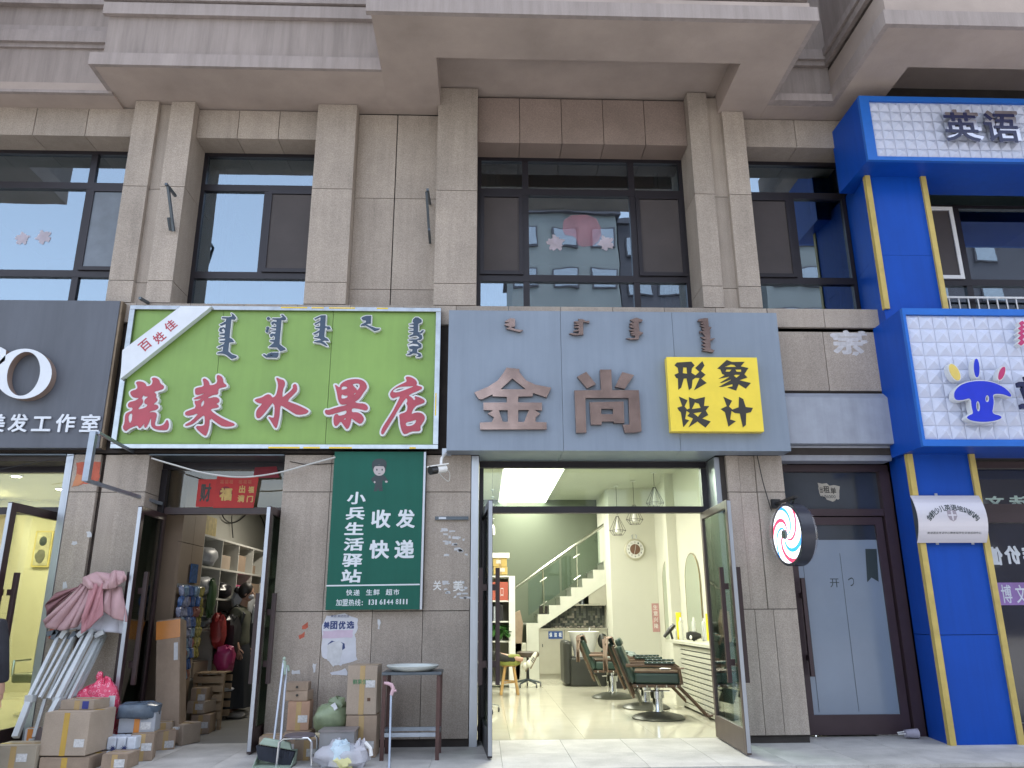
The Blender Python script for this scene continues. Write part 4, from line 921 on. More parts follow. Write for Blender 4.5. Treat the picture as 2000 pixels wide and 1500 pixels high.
MB().lathe([(.04, 0), (.042, .40)], (3.02, 3.85, .895), 14).o('paper_roll', ylw, label='tall yellow paper roll standing on the counter', cat='roll')
MB().lathe([(.04, 0), (.042, .38)], (3.33, 3.3, .895), 14).o('paper_roll', ylw, label='second yellow roll half hidden by the door frame', cat='roll')
t = T('hair_dryer', 'black hair dryer lying on the counter', 'hair dryer', (3.0, 3.0, .895))
MB().lathe([(.05, 0), (.062, .05), (.058, .13), (.03, .2)], (2.93, 3.05, .97), 12, 'x').o('barrel', black, t, smooth=True); MB().tube([(3.0, 3.05, .95), (3.03, 3.02, .905)], .02, 8).o('grip', black, t)
MB().blob((2.97, 2.99, .95), (.02, .02, .03), 8, 6).o('vent', white, t)
t = T('hair_dryer', 'black hair dryer resting upright at the far end of the counter', 'hair dryer', (2.9, 3.95, .895))
MB().tube([(2.80, 3.95, .93), (2.90, 3.95, 1.04), (2.97, 3.95, 1.11)], [.022, .04, .03], 10).o('barrel', black, t); MB().tube([(2.9, 3.95, 1.02), (2.93, 3.95, .9)], .018, 8).o('grip', black, t)
# red couplet strip
mpink = mat('pink_paper', (.50, .28, .28), rough=.8, var=.25, scale=8)
x, z = P(1292, 1210, 7.6)
t = T('paper_strip', 'pink paper strip with characters on the wall beside the far mirror', 'poster', (3.45, 7.6, .9))
box('paper', mpink, 3.40, 3.545, 7.612, 7.618, .92, 1.47, t)
for i, ch in enumerate('生意兴隆'): lettering(ch, 3.43, 3.515, 1.35-i*.12, 1.44-i*.12, 7.6115, white, t, bold=.01, depth=.0015)

# barber chairs
lg = mat('dark_green_leather', (.022, .045, .035), rough=.4, var=.12, scale=5); lb = mat('chair_back_olive', (.10, .10, .065), rough=.45, var=.1)
rust = mat('aged_bronze_frame', (.10, .065, .045), rough=.4, metal=.5, var=.2)
def barber_chair(label):
    """faces +x, base at the origin"""
    t = T('barber_chair', label, 'barber chair', group='reclining barber chairs')
    MB().lathe([(.33, 0), (.335, .015), (.30, .04), (.15, .075), (.05, .09)], (0, 0, 0), 32).o('base', mat('chair_base_grey', (.075, .078, .065), rough=.35, metal=.3, var=.1), t, smooth=True)
    MB().lathe([(.075, .085), (.065, .11), (.062, .24), (.085, .245), (.085, .33), (.035, .335), (.035, .39)], (0, 0, 0), 16).o('column', chrome, t, smooth=True)
    MB().tube([(-.16, -.02, .33), (.16, -.02, .33)], .012, 6).o('pump_lever', chrome, t)
    MB().box(-.30, .30, -.27, .27, .39, .425).o('seat_frame', rust, t, bev=.006)
    for k in range(5):
        for s in (-1, 1): MB().blob((-.24+k*.12, s*.272, .407), (.014, .01, .014), 8, 5).o('stud', chrome, t)
    MB().box(-.27, .29, -.25, .25, .43, .56).o('seat', lg, t, bev=.025); MB().box(-.27, .29, -.24, .24, .561, .585).o('seat_pad', rust, t, bev=.008)
    M = Matrix.Rotation(rad(-22), 3, 'Y')
    O = Vector((-.27, 0, .40))
    def bp(x, y, z): return O+M@Vector((x, y, z))
    MB().obox(bp(.0, 0, .28), (.075, .46, .48), M).o('backrest', lg, t, bev=.03)
    MB().obox(bp(-.05, 0, .29), (.03, .42, .46), M).o('back_shell', lb, t, bev=.01)
    for s in (-1, 1): MB().tube([bp(-.07, s*.21, -.12), bp(-.07, s*.23, .3), bp(-.07, s*.20, .54)], .018, 8).o('back_frame', rust, t, smooth=True)
    for zz in (.02, .17, .32, .47): MB().obox(bp(-.075, 0, zz), (.02, .44, .035), M).o('cross_bar', lb, t)
    MB().obox(bp(.02, 0, .555), (.08, .36, .10), M).o('headrest', lg, t, bev=.03)
    MB().obox(bp(-.02, 0, -.14), (.03, .40, .18), M).o('tail_shell', lb, t, bev=.01)
    for s in (-1, 1):
        a = MB().tube([bp(0, s*.27, .27), (-.05, s*.29, .655), (.22, s*.29, .645), (.29, s*.29, .60), (.31, s*.29, .43)], .022, 8); a.o('arm_frame', rust, t, smooth=True)
        pad = MB().box(-.14, .24, s*.29-.04, s*.29+.04, .675, .70).o('arm_pad', lg, t, bev=.008)
        for k in range(6): MB().blob((-.10+k*.06, s*.29-.041, .69), (.007, .005, .007), 6, 4).o('stud', chrome, pad)
    MB().tube([(.26, -.02, .40), (.44, -.02, .22), (.60, -.02, .05), (.64, -.02, .035), (.70, -.02, .05)], .022, 8).o('leg_bar', rust, t, smooth=True)
    MB().tube([(.62, -.18, .055), (.62, .16, .055)], .014, 8).tube([(.74, -.18, .085), (.74, .16, .085)], .014, 8).tube([(.62, -.18, .055), (.74, -.18, .085)], .014, 8).tube([(.62, .16, .055), (.74, .16, .085)], .014, 8).o('footrest', rust, t)
    return t
c1 = barber_chair('olive backed reclining barber chair nearest the door')
gc = lambda px_, py_: G(px_, py_, .02)
x, y = gc(1286, 1400)
place(c1, (x, y, 0), rad(-12)); x, y = gc(1262, 1380); copy_tree(c1, (x, y, 0), rad(-8), 'second barber chair from the door, pink towel over its back')
x, y = gc(1197, 1360); copy_tree(c1, (x, y, 0), rad(-4), 'farthest barber chair, towel on its back, near the shampoo basin')
towel = mat('pinkish_towel', (.26, .19, .155), rough=.95, var=.12, scale=8, bump=.3, bscale=90)
def drape(x0, x1, y0, y1, ztop, zbot, label, group=None):
    b = MB(); n = 14; v = []
    for i in range(n+1):
        u = i/n; X = x0+(x1-x0)*u; Yc = y0+(y1-y0)*u
        d = .012*sin(i*2.1)+.006*sin(i*4.3)
        v += [(X+.07, Yc+.03+d, ztop-.12), (X+.02, Yc+d, ztop), (X-.05, Yc-.01+d, ztop-.02), (X-.075, Yc-.02+d*2, (ztop+zbot)/2), (X-.07+d, Yc-.02+d*3, zbot+.02*sin(i*1.3))]
    b.add(v, [(i*5+j, i*5+j+5, i*5+j+6, i*5+j+1) for i in range(n) for j in range(4)])
    me = b.mesh('towel', towel, True); bm = bmesh.new(); bm.from_mesh(me); bmesh.ops.solidify(bm, geom=bm.faces[:], thickness=.012); bm.to_mesh(me); bm.free()
    link('towel', me, None, label, 'towel', None, group)
x, y = gc(1262, 1380); drape(x-.50, x-.50, y-.24, y+.05, .97, .50, 'dusty pink towel hanging over the back of the second barber chair')
x, y = gc(1197, 1360); drape(x-.48, x-.48, y-.24, y+.0, .96, .56, 'brown towel hanging over the back of the farthest barber chair')
MB().blob((2.35, 1.98, .60), (.08, .04, .014), 10, 6).o('comb', white, label='white comb lying on the nearest barber chair', cat='comb')
MB().tube([(2.4, 2.05, .60), (2.6, 2.0, .60)], .012, 6).o('brush', towel, label='brown brush lying on the nearest barber chair', cat='brush')

# shampoo unit
t = T('shampoo_unit', 'black shampoo lounger with a white wash basin by the clock wall', 'wash basin', (1.9, 6.8, 0))
blk2 = mat('black_leather', (.028, .03, .027), rough=.4, var=.15, scale=5)
box('body', blk2, 1.62, 2.28, 6.55, 7.3, .0, .50, t, bev=.03); box('side', blk2, 1.50, 1.66, 6.6, 7.35, .02, .80, t, bev=.06)
MB().lathe([(.17, .45), (.19, .6), (.27, .92), (.29, .95), (.27, .955), (.22, .85), (.15, .62)], (1.92, 6.95, 0), 24, sx=1.05).o('basin', white, t, smooth=True)
MB().tube([(2.05, 7.1, .95), (2.05, 7.05, 1.02), (2.05, 6.98, 1.0)], .012, 6).o('tap', chrome, t)
MB().blob((2.28, 6.9, .78), (.10, .08, .14), 12, 8).o('neck_rest', blk2, t, smooth=True)
MB().blob((2.55, 6.3, .50), (.30, .22, .13), 20, 9, .06, 3).o('foil_heap', mat('foil', (.35, .42, .42), rough=.35, var=.4, scale=30, alpha=.8), label='heap of crumpled clear film on a trolley behind the chairs', cat='plastic film')
box('trolley', black, 2.3, 2.8, 6.1, 6.5, 0, .42, label='low black trolley under the crumpled film', cat='trolley')

# shelf unit at the left
t = T('shelf_unit', 'white open shelf unit with boxes and a plant left of the stairs', 'shelf', (.3, 6.6, 0))
box('side_panel', white, .485, .60, 6.5, 6.9, 0, 1.97, t)
for z in (.05, .42, .78, 1.13, 1.5, 1.95): box('shelf_board', white, -.75, .483, 6.52, 6.9, z, z+.025, t)
box('back_panel', mat('shelf_back', (.13, .13, .10), rough=.8, var=.1), -.75, .483, 6.88, 6.9, .08, 1.94, t); box('divider', white, .13, .155, 6.53, 6.87, .78, 1.49, t)
kraft = mat('kraft_yellow', (.50, .36, .12), rough=.7, var=.1)
def carton(x0, x1, y0, y1, z0, z1, label, m=cardb, group=None, tape=True, name='carton', rz=0., tapem=None, cat='box'):
    c = Vector(((x0+x1)/2, (y0+y1)/2, z0)); hx, hy, h = (x1-x0)/2, (y1-y0)/2, z1-z0
    t = T(name, label, cat, (0, 0, 0), group=group)
    MB().box(-hx, hx, -hy, hy, 0, h).o('body', m, t, bev=min(.006, h*.04))
    for s in (-1, 1): MB().box(-hx+.004, hx-.004, s*hy*.5-hy*.49, s*hy*.5+hy*.49, h+.0005, h+.004).o('flap', m, t)
    if tape:
        tm_ = tapem or mat('parcel_tape', (.40, .28, .13), rough=.2, var=.1)
        b = MB().box(-hx-.0008, hx+.0008, -.028, .028, h+.0042, h+.0052); b.o('tape', tm_, t)
        MB().box(-.025, .025, -hy-.0015, -hy-.0003, h*.0, h).o('tape', tm_, t)
    if h > .12 and tape:
        q_ = random.Random(label); w_ = min(.045, hx*.45); xx = q_.uniform(-hx+w_+.02, hx-w_-.02) if hx > .12 else hx*.4; zz = q_.uniform(h*.25, h*.7)
        if abs(xx) < w_+.03: xx = (w_+.035) if hx > w_*2+.04 else xx
        MB().box(xx-w_, xx+w_, -hy-.0026, -hy-.0016, zz-.03, min(zz+.035, h-.005)).o('shipping_label', mat('label_paper', (.52, .52, .52), rough=.6, var=.25, scale=60), t)
    t.location = c; t.rotation_euler = (0, 0, rz); WL[t.name] = c
    return t
carton(.20, .46, 6.55, 6.85, 2.0, 2.14, 'lower yellow kraft carton on the shelf top', kraft); carton(.19, .45, 6.55, 6.85, 2.147, 2.30, 'upper yellow kraft carton on the shelf top', kraft)
box('box_lid', white, .17, .50, 6.53, 6.87, 2.307, 2.40, label='white box lid on top of the yellow cartons', cat='lid')
carton(-.08, .12, 6.55, 6.85, 1.976, 2.22, 'yellow kraft carton at the far left of the shelf top', kraft)
t = T('folder', 'red box file standing on the second shelf', 'folder', (.3, 6.6, 1.53)); box('case', mat('red_folder', (.42, .09, .06), rough=.5, var=.05), .16, .47, 6.54, 6.84, 1.526, 1.86, t)
lettering('口', .33, .38, 1.60, 1.75, 6.5395, pwhite, t, bold=.0, depth=.001)
leafm = mat('leaf_green', (.03, .11, .02), rough=.45, var=.25, scale=9)
t = T('potted_plant', 'leafy green plant on the lower shelf', 'plant', (.3, 6.6, .81)); MB().lathe([(.06, 0), (.08, .12)], (.3, 6.62, .806), 12).o('pot', white, t)
rnd = random.Random(4); lm = MB().add([(0, 0, 0), (.045, .03, .01), (.05, .08, -.01), (0, .13, -.03), (-.05, .08, -.01), (-.045, .03, .01)], [(0, 1, 2, 3), (0, 3, 4, 5)]).mesh('leaf', leafm)
for i in range(46):
    o = bpy.data.objects.new('leaf', lm); COL.objects.link(o); o.parent = t; o.location = Vector((.3+rnd.uniform(-.16, .2), 6.58+rnd.uniform(-.14, .1), .92+rnd.uniform(0, .16)))-WL[t.name]; o.rotation_euler = (rnd.uniform(-1.2, .4), rnd.uniform(-.6, .6), rnd.uniform(0, 6.28)); s_ = rnd.uniform(.7, 1.1); o.scale = (s_, s_, s_)
for i, (a, m) in enumerate(((-.2, black), (-.1, mat('bottle_dark', (.03, .04, .06), rough=.3)), (.2, steel), (.3, black))): MB().box(a, a+.08, 6.6, 6.8, 1.156, 1.36+.03*i).o('shelf_box', m, label=['leftmost black package on the middle shelf', 'dark blue package second from the left on the middle shelf', 'grey metallic package third on the middle shelf', 'tallest black package at the right of the middle shelf'][i], cat='package')
# leaning brown bag / board behind the shelf
MB().prism([(.62, .05), (.72, .05), (.80, 1.1), (.74, 1.35), (.63, 1.3)], 7.6, 7.9, 'y').o('paper_bag', cardb, label='crumpled brown paper bag and board leaning left of the staircase', cat='bag')
box('side_cabinet', cream, .60, .86, 7.6, 7.95, .0, .72, label='narrow cream cabinet between shelf and staircase', cat='cabinet')

# wooden stool with green cushion
x, y = G(995, 1356)
t = T('stool', 'wooden stool with a round olive green cushion', 'stool', (x, y, 0)); wood = mat('light_wood', (.42, .26, .10), rough=.5, var=.15, stretch=(1, 1, .2))
MB().lathe([(.175, .46), (.19, .48), (.19, .60), (.17, .625)], (x, y, 0), 24).o('cushion', mat('olive_velvet', (.20, .22, .05), rough=.8, var=.1), t, smooth=True)
for k in range(4):
    a = pi/4+k*pi/2; MB().tube([(x+.10*cos(a), y+.10*sin(a), .44), (x+.20*cos(a), y+.20*sin(a), .0)], .022, 8).o('leg', wood, t)
MB().lathe([(.13, .44), (.13, .458)], (x, y, 0), 16).o('seat_board', wood, t)
for k in range(2):
    a = pi/4+k*pi/2; MB().tube([(x-.15*cos(a), y-.15*sin(a), .18+.03*k), (x+.15*cos(a), y+.15*sin(a), .18+.03*k)], .012, 6).o('stretcher', wood, t)
def castor(t, x, y, m=black):
    MB().lathe([(.13*.22, -.012), (.13*.22, .012)], (x, y, .03), 10, 'x').o('castor', m, t)
def rolling_stool(x, y, label, seat=True, m=darkst):
    t = T('rolling_stool', label, 'stool', (x, y, 0))
    if seat: MB().lathe([(.20, .52), (.215, .54), (.21, .60), (.17, .615)], (x, y, 0), 24).o('seat', mat('brown_leather', (.05, .035, .025), rough=.4, var=.2), t, smooth=True)
    MB().tube([(x, y, .12), (x, y, .52)], [.03, .022], 10).o('post', black, t)
    for k in range(5):
        a = .3+k*2*pi/5; MB().tube([(x, y, .13), (x+.14*cos(a), y+.14*sin(a), .10), (x+.25*cos(a), y+.25*sin(a), .07)], [.022, .018, .014], 8).o('leg', m, t, smooth=True); castor(t, x+.25*cos(a), y+.25*sin(a))
    return t
x, y = G(1031, 1342); rolling_stool(x, y, 'rolling stool with brown seat behind the resting feet')
x, y = G(940, 1392); rolling_stool(x, y, 'chrome base of a rolling chair at the left of the doorway', False, chrome)
# ================================================================== grocery shopfront and inside
tan = mat('tan_wardrobe_panel', (.24, .175, .12), rough=.6, var=.06, rand=.05)
gwall = mat('grocery_wall', (.34, .34, .31), rough=.85, var=.05, scale=1)
GF = T('grocery_shopfront', 'dark framed shopfront of the cluttered grocery shop below the green sign', 'shopfront', (-2.9, .42, 0))
box('top_frame', alu, -3.68, -2.21, .38, .46, 2.90, 3.0, GF); box('side_frame', alu, -3.68, -3.61, .36, .46, 0, 2.895, GF); box('side_frame', alu, -2.25, -2.21, .36, .46, 0, 2.895, GF)
box('transom_bar', brown, -3.605, -2.255, .375, .465, 2.39, 2.465, GF)
tpane = glass('transom_glass', (.80, .80, .76), .03)
box('transom_pane', tpane, -3.61, -2.25, .43, .436, 2.465, 2.90, GF)
box('soffit', darkst, -3.68, -2.21, -.02, .37, 2.985, 3.0, GF)
dl = leaf(.72, 2.38, brown, glass('shop_door_glass', (.35, .42, .38), .05), 'left door leaf of the grocery, folded back beside the double pilaster')
place(dl, (-3.60, .40, .01), rad(-88))
dr = leaf(.72, 2.38, brown, glass('shop_door_glass', (.35, .42, .38), .05), 'right door leaf of the grocery, open and seen edge on', handle=(.62, 1.5))
place(dr, (-2.235, .40, .01), rad(-91))
GX0, GX1, GY1, GZ = -3.78, -1.45, 6.4, 3.0
MB().box(GX0, GX1, .43, GY1, -.03, .0).o('floor', mat('shop_floor_grey', (.17, .17, .165), rough=.5, var=.15, scale=2), kind='structure')
struct('wall', gwall, GX0-.06, GX0, .52, GY1, 0, GZ); struct('wall', gwall, GX1, GX1+.08, .52, GY1, 0, GZ); struct('wall', gwall, GX0, GX1, GY1, GY1+.08, 0, GZ)
struct('ceiling', gwall, GX0, GX1, .55, GY1, GZ, GZ+.05); struct('wall', gwall, -2.2, GX1, .47, .52, 0, GZ)
gt = T('added_tube_lamp', 'added unseen ceiling tube that brightens the inside of the grocery', 'ceiling light', (-2.6, 3.0, 2.95)); box('housing', white, -2.66, -2.54, 2.3, 3.7, 2.95, 2.995, gt); box('tube', mat('added_tube_lit', (.9, .9, .85), rough=.5, emit=(1, .93, .8), estr=2), -2.62, -2.58, 2.35, 3.65, 2.92, 2.949, gt)  # tube and its area light are added to lift the dark grocery interior
area('lamp', (-2.6, 3.0, 2.91), .08, 1.2, 9, (1, .92, .78), gt)
w = T('wardrobe', 'tall tan panelled cupboard just inside the grocery on its left wall', 'cupboard', (-3.7, 1.4, 0))
WX1 = -3.46
for y0, y1 in ((.60, .97), (.976, 1.345)):
    for z0, z1 in ((.02, 2.10), (2.106, 2.93)): box('panel', tan, WX1-.035, WX1, y0, y1, z0, z1, w)
box('carcass', tan, GX0+.002, WX1-.036, .60, 1.345, .0, 2.94, w)
sh = T('cubby_shelf', 'white cubby shelf filled with parcels on the left wall of the grocery', 'shelf', (-3.6, 3.8, 0)); wsh = mat('shelf_white', (.5, .5, .47), rough=.6, var=.05)
SY0, SY1 = 1.36, 5.0
for z in (.55, 1.10, 1.48, 1.86, 2.24): box('shelf_board', wsh, GX0+.004, GX0+.315, SY0, SY1, z, z+.025, sh)
for k in range(6): 
    for z0, z1 in ((.576, 1.098), (1.126, 1.478), (1.506, 1.858), (1.886, 2.238)):
        y = SY0+k*(SY1-SY0-.02)/5; box('divider', wsh, GX0+.006, GX0+.312, y, y+.02, z0, z1, sh)
rnd = random.Random(11)
pk = [cardb, cardb2, mat('bag_white', (.45, .47, .5), rough=.4, var=.15), mat('bag_black', (.02, .02, .025), rough=.3, var=.3), mat('bag_magenta', (.35, .03, .12), rough=.35, var=.2), mat('bag_green', (.04, .09, .03), rough=.5, var=.2), mat('pack_blue', (.05, .12, .30), rough=.4, var=.3, scale=20), mat('pack_red', (.30, .03, .03), rough=.4, var=.3, scale=20), mat('bag_slate', (.07, .085, .10), rough=.35, var=.2)]
desc = ['brown cardboard parcel', 'pale cardboard parcel', 'white plastic mailer', 'black plastic bag', 'magenta plastic bag', 'green bag', 'blue packet', 'red packet', 'slate grey mailer']
sdy = (SY1-SY0-.02)/5; ordn = ['nearest', 'second', 'third', 'fourth', 'farthest']; lvl = {1.885: 'top row', 1.505: 'second row', 1.125: 'third row', .575: 'bottom row'}
for zz in (1.885, 1.505, 1.125, .575):
    for k in range(5):
        j = rnd.choice([0, 0, 1, 2, 3, 8, 4 if zz < 1.6 else 1]); h = rnd.uniform(.12, .26); y0 = SY0+k*sdy+.05; x1 = GX0+rnd.uniform(.22, .33)
        if j in (0, 1): MB().box(GX0+.05, x1, y0, y0+rnd.uniform(.3, .55), zz+.001, zz+h).o('parcel', pk[j], label='%s, %s of the cubby shelf, %s compartment from the door' % (desc[j], lvl[zz], ordn[k]), cat='parcel', bev=.005)
        else: MB().blob((GX0+.2, y0+.25, zz+h/2), (.17, .24, h/2), 12, 8, .07, k, flat=zz+.001, sq=.7).o('parcel', pk[j], label='%s, %s of the cubby shelf, %s compartment from the door' % (desc[j], lvl[zz], ordn[k]), cat='parcel', smooth=True)
MB().box(GX0+.03, GX0+.3, 1.4, 1.8, 2.268, 2.5).o('parcel', mat('carton_yellow_print', (.45, .36, .12), rough=.6, var=.3, scale=15), label='yellow printed carton on top of the cubby shelf', cat='parcel')
# loose bags in front of the shelf
for i, (x, y, z, rx, ry, rz_, j, lb_) in enumerate(((-3.33, 2.75, 1.42, .12, .25, .24, 2, 'big white mailer stuck upright in front of the shelf'), (-3.32, 2.3, 1.0, .12, .2, .28, 3, 'shiny black bag hanging in front of the shelf'), (-3.30, 3.2, 1.1, .13, .2, .3, 8, 'slate grey plastic mailer behind the woman'), (-3.26, 1.95, .76, .12, .12, .16, 4, 'magenta bag with a white label hanging over the crate'), (-3.36, 1.9, 1.1, .09, .12, .2, 7, 'red plastic bag beside the white mailer'), (-3.40, 1.62, 1.50, .05, .07, .22, 5, 'green leafy bundle against the shelf side'))):
    MB().blob((x, y, z), (rx, ry, rz_), 14, 9, .09, i, sq=.75).o('plastic_bag', pk[j], label=lb_, cat='bag', smooth=True)
cr = T('wooden_crate', 'pale slatted wooden crate standing low behind the leaning cardboard', 'crate', (-3.45, 2.2, 0)); cwood = mat('crate_wood', (.28, .20, .12), rough=.7, var=.15, stretch=(.2, 1, 1), rand=.1)
for k in range(5): box('slat', cwood, -3.44, -3.08, 1.40, 1.415, .12+k*.10, .19+k*.10, cr)
for x in (-3.44, -3.12): box('post', cwood, x, x+.04, 1.416, 1.46, .0, .62, cr)
for k in range(5): box('slat', cwood, -3.44, -3.08, 1.72, 1.735, .12+k*.10, .19+k*.10, cr)
for k in range(4): box('slat', cwood, -3.43+.09*k, -3.36+.09*k, 1.42, 1.715, .62, .635, cr)
# strings of packets on the near panel
grp = 'snack packets hanging on the left wall'
packs = [mat('packet_%d' % i, c, rough=.25, var=.35, scale=25) for i, c in enumerate(((.10, .16, .35), (.25, .27, .38), (.05, .12, .30), (.30, .12, .10), (.20, .30, .40), (.32, .28, .08)))]
pks = T('packet_rack', 'rack of hanging snack packets in mostly blue wraps inside the grocery door', 'snack rack', (-3.7, 1.0, .9))
MB().box(WX1+.002, WX1+.008, .62, 1.34, 1.60, 1.64).o('rail', steel, pks)
pm_ = [MB().blob((0, 0, 0), (.03, .045, .06), 8, 6, .08, i, sq=.6).mesh('packet', m) for i, m in enumerate(packs)]
for c in range(9):
    for r in range(9 if c < 6 else 7):
        o = bpy.data.objects.new('packet', pm_[5] if c > 6 else random.choice(pm_[:5])); COL.objects.link(o); o.parent = pks
        o.location = Vector((WX1+.05+random.uniform(-.01, .02), .62+c*.085+random.uniform(-.012, .012), 1.56-r*.115))-WL[pks.name]; o.rotation_euler = (random.uniform(-.3, .3), random.uniform(-.2, .2), random.uniform(-.3, .3))
box('hanging_card', packs[2], WX1+.01, WX1+.02, .95, 1.18, 1.66, 1.88, label='blue printed card hanging above the snack packets', cat='card')
# wires on the upper wall
wirem = mat('black_cable', (.012, .012, .013), rough=.6, var=.1); wirew = mat('white_cable', (.5, .5, .48), rough=.5, var=.1)
def cable(pts, r, m, label, n=16, group=None):
    pts = [Vector(p) for p in pts]; out = []
    for i in range(len(pts)-1):
        p0, p1, p2, p3 = pts[max(i-1, 0)], pts[i], pts[i+1], pts[min(i+2, len(pts)-1)]
        for k in range(n):
            t = k/n; out.append(.5*((2*p1)+(-p0+p2)*t+(2*p0-5*p1+4*p2-p3)*t*t+(-p0+3*p1-3*p2+p3)*t**3))
    out.append(pts[-1]); return MB().tube(out, r, 5).o('cable', m, label=label, cat='cable', group=group)
def pxs(l, Y): return [(P(a, b, Y)[0], Y, P(a, b, Y)[1]) for a, b in l]
WX = GX0+.04
cable([(WX, 2.4, 2.9), (WX, 2.9, 2.62), (WX, 3.5, 2.66), (WX, 4.2, 2.95)], .010, wirem, 'black cable sagging across the top of the grocery wall')
cable([(WX, 3.3, 2.95), (WX, 3.2, 2.7), (WX, 3.35, 2.4)], .008, wirem, 'black cable dropping behind the near end of the cubby shelf')
cable([(WX, 4.5, 2.95), (WX, 5.0, 2.75), (WX, 5.3, 2.4)], .010, wirem, 'black cable dropping behind the far end of the cubby shelf')
# new-year papers over the door
redp = mat('new_year_red', (.42, .015, .012), rough=.55, var=.12, scale=6); redd = mat('dark_red_paper', (.19, .008, .02), rough=.6, var=.1); gold = mat('gold_print', (.50, .34, .10), rough=.5, var=.15, scale=20)
PY = .372
def paper(q, m, label, Y, name='paper', cat='poster', parent=None): 
    t = T('wall_paper_sheet' if cat == 'poster' else name, label, cat, (P(*q[0], Y)[0], Y, P(*q[0], Y)[1])); shape('sheet', [onp(q, Y)], Y, m, .002, t); return t
t = paper([(388, 936), (425, 936), (421, 990), (382, 990)], redp, 'red sheet with a black brushed character, leftmost over the grocery door', PY)
lettering_px('财', (391, 944, 412, 980), PY-.0025, blk, t, bold=.03, depth=.001)
t = paper([(424, 930), (506, 930), (495, 992), (416, 992)], redp, 'red sheet with a golden fortune character over the grocery door', PY-.004)
disc = [P(441+13*cos(a), 964+14*sin(a), PY-.007) for a in [2*pi*k/24 for k in range(24)]]; shape('medallion', [disc], PY-.0065, redd, .001, t)
lettering_px('福', (429, 953, 453, 978), PY-.0078, gold, t, bold=.05, depth=.001)
for ch, r in (('出', (467, 948, 479, 963)), ('福', (485, 950, 496, 963)), ('满', (464, 967, 477, 981)), ('门', (482, 968, 494, 981))): lettering_px(ch, r, PY-.0065, gold, t, bold=.035, depth=.001)
for i in range(7): lettering_px('福', (430+i*9, 937, 437+i*9, 945), PY-.0065, mat('gold_faint', (.42, .12, .05), rough=.5), t, bold=.0, depth=.0008) if i != 3 else None
paper([(498, 913), (540, 911), (546, 933), (494, 934)], redd, 'plain dark red sheet at the upper right over the grocery door', PY-.002)

# ================================================================== hair salon at the left edge
ysal = mat('salon_wall_yellow', (.52, .50, .39), rough=.8, var=.04, scale=1)
SX0, SX1 = -9.2, -4.55
HS = T('salon_shopfront', 'dark framed shopfront of the yellow lit hair salon at the left edge', 'shopfront', (-5.5, .42, 0))
box('top_frame', alu, SX0, -4.64, .38, .46, 2.86, 3.0, HS); box('transom_bar', alu, SX0, -4.64, .375, .465, 2.39, 2.47, HS)
box('transom_pane', clearglass, SX0, -4.64, .42, .426, 2.47, 2.86, HS); box('side_frame', alu, -4.69, -4.62, .38, .46, 0, 3.0, HS)
box('jamb', steel, -4.575, -4.5, -.01, .45, 0, 3.0, HS); box('soffit', darkst, SX0, -4.58, -.02, .37, 2.985, 3.0, HS)
box('fixed_pane', clearglass, SX0, -5.9, .42, .426, .02, 2.39, HS); box('mullion', alu, -5.9, -5.82, .38, .46, 0, 2.39, HS)
d3 = leaf(1.0, 2.38, brown, glass('salon_door_glass', (.80, .84, .72), .05), 'open glass door leaf of the hair salon at the left edge', handle=(.6, 1.7), fr=.09)
place(d3, (-4.70, .36, .01), rad(-91))
MB().box(SX0, SX1, .43, 6.5, -.03, 0).o('floor', floorm, kind='structure')
struct('wall', ysal, SX1-.02, SX1+.02, .5, 6.5, 0, 3.4) if False else struct('wall', ysal, -4.62, -4.56, .5, 6.5, 0, 3.4)
struct('wall', ysal, SX0, -4.62, 6.5, 6.6, 0, 3.4); struct('wall', ysal, SX0-.1, SX0, .5, 6.5, 0, 3.4)
struct('ceiling', ysal, SX0, -4.5, .6, 6.5, 3.4, 3.45)
MB().prism([(.8, 3.16), (6.4, 3.16), (6.4, 3.1), (.8, 3.1)], SX0, SX0+.4, 'x').o('ceiling', ysal, kind='structure')
for i, (px_, py_) in enumerate(((32, 930), (118, 955), (-60, 905), (-40, 960))):
    x, y = G(px_, py_, 3.39); nm = ['middle', 'right', 'front left', 'rear left'][i]
    t = T('downlight', '%s recessed round downlight in the hair salon ceiling' % nm, 'ceiling light', (x, y, 3.37), group='downlights of the hair salon')
    MB().lathe([(.09, -.012), (.09, .0)], (x, y, 3.395), 16).o('ring', white, t); MB().lathe([(.065, -.004), (.065, .0)], (x, y, 3.382), 16).o('lens', mat('downlight_lens', (.9, .85, .7), rough=.5, emit=(1, .93, .78), estr=10), t)
    area('lamp', (x, y, 3.365), .12, .12, 19, (1, .91, .72), t)
# poster, chair shapes, in the salon
pt = T('framed_picture', 'framed black and white portrait poster on the yellow salon wall', 'picture', (-5.9, 6.4, 1.9))
x, z = P(83, 1072, 6.45); box('frame', mat('picture_frame', (.5, .42, .15), rough=.5), x-.16, x+.16, 6.44, 6.48, z-.33, z+.33, pt); box('print', mat('picture_grey', (.42, .40, .28), rough=.6, var=.3, scale=5), x-.13, x+.13, 6.43, 6.439, z-.30, z+.30, pt)
MB().blob((x, 6.43, z+.14), (.07, .008, .09), 12, 8).o('printed_head', dk_p, pt); MB().blob((x-.01, 6.43, z-.14), (.09, .008, .12), 12, 8, .1, 3).o('printed_figure', mat('print_grey', (.12, .12, .10), rough=.6), pt)
t = T('salon_chair', 'grey salon chair with chrome legs behind the open salon door', 'chair', (-6.2, 3.2, 0)); olv = mat('salon_grey_green', (.14, .15, .09), rough=.5, var=.2)
gx, gy = G(70, 1395); box('seat', olv, gx-.28, gx+.28, gy-.25, gy+.25, .42, .54, t, bev=.03); box('backrest', olv, gx-.26, gx+.26, gy+.2, gy+.3, .55, 1.05, t, bev=.03)
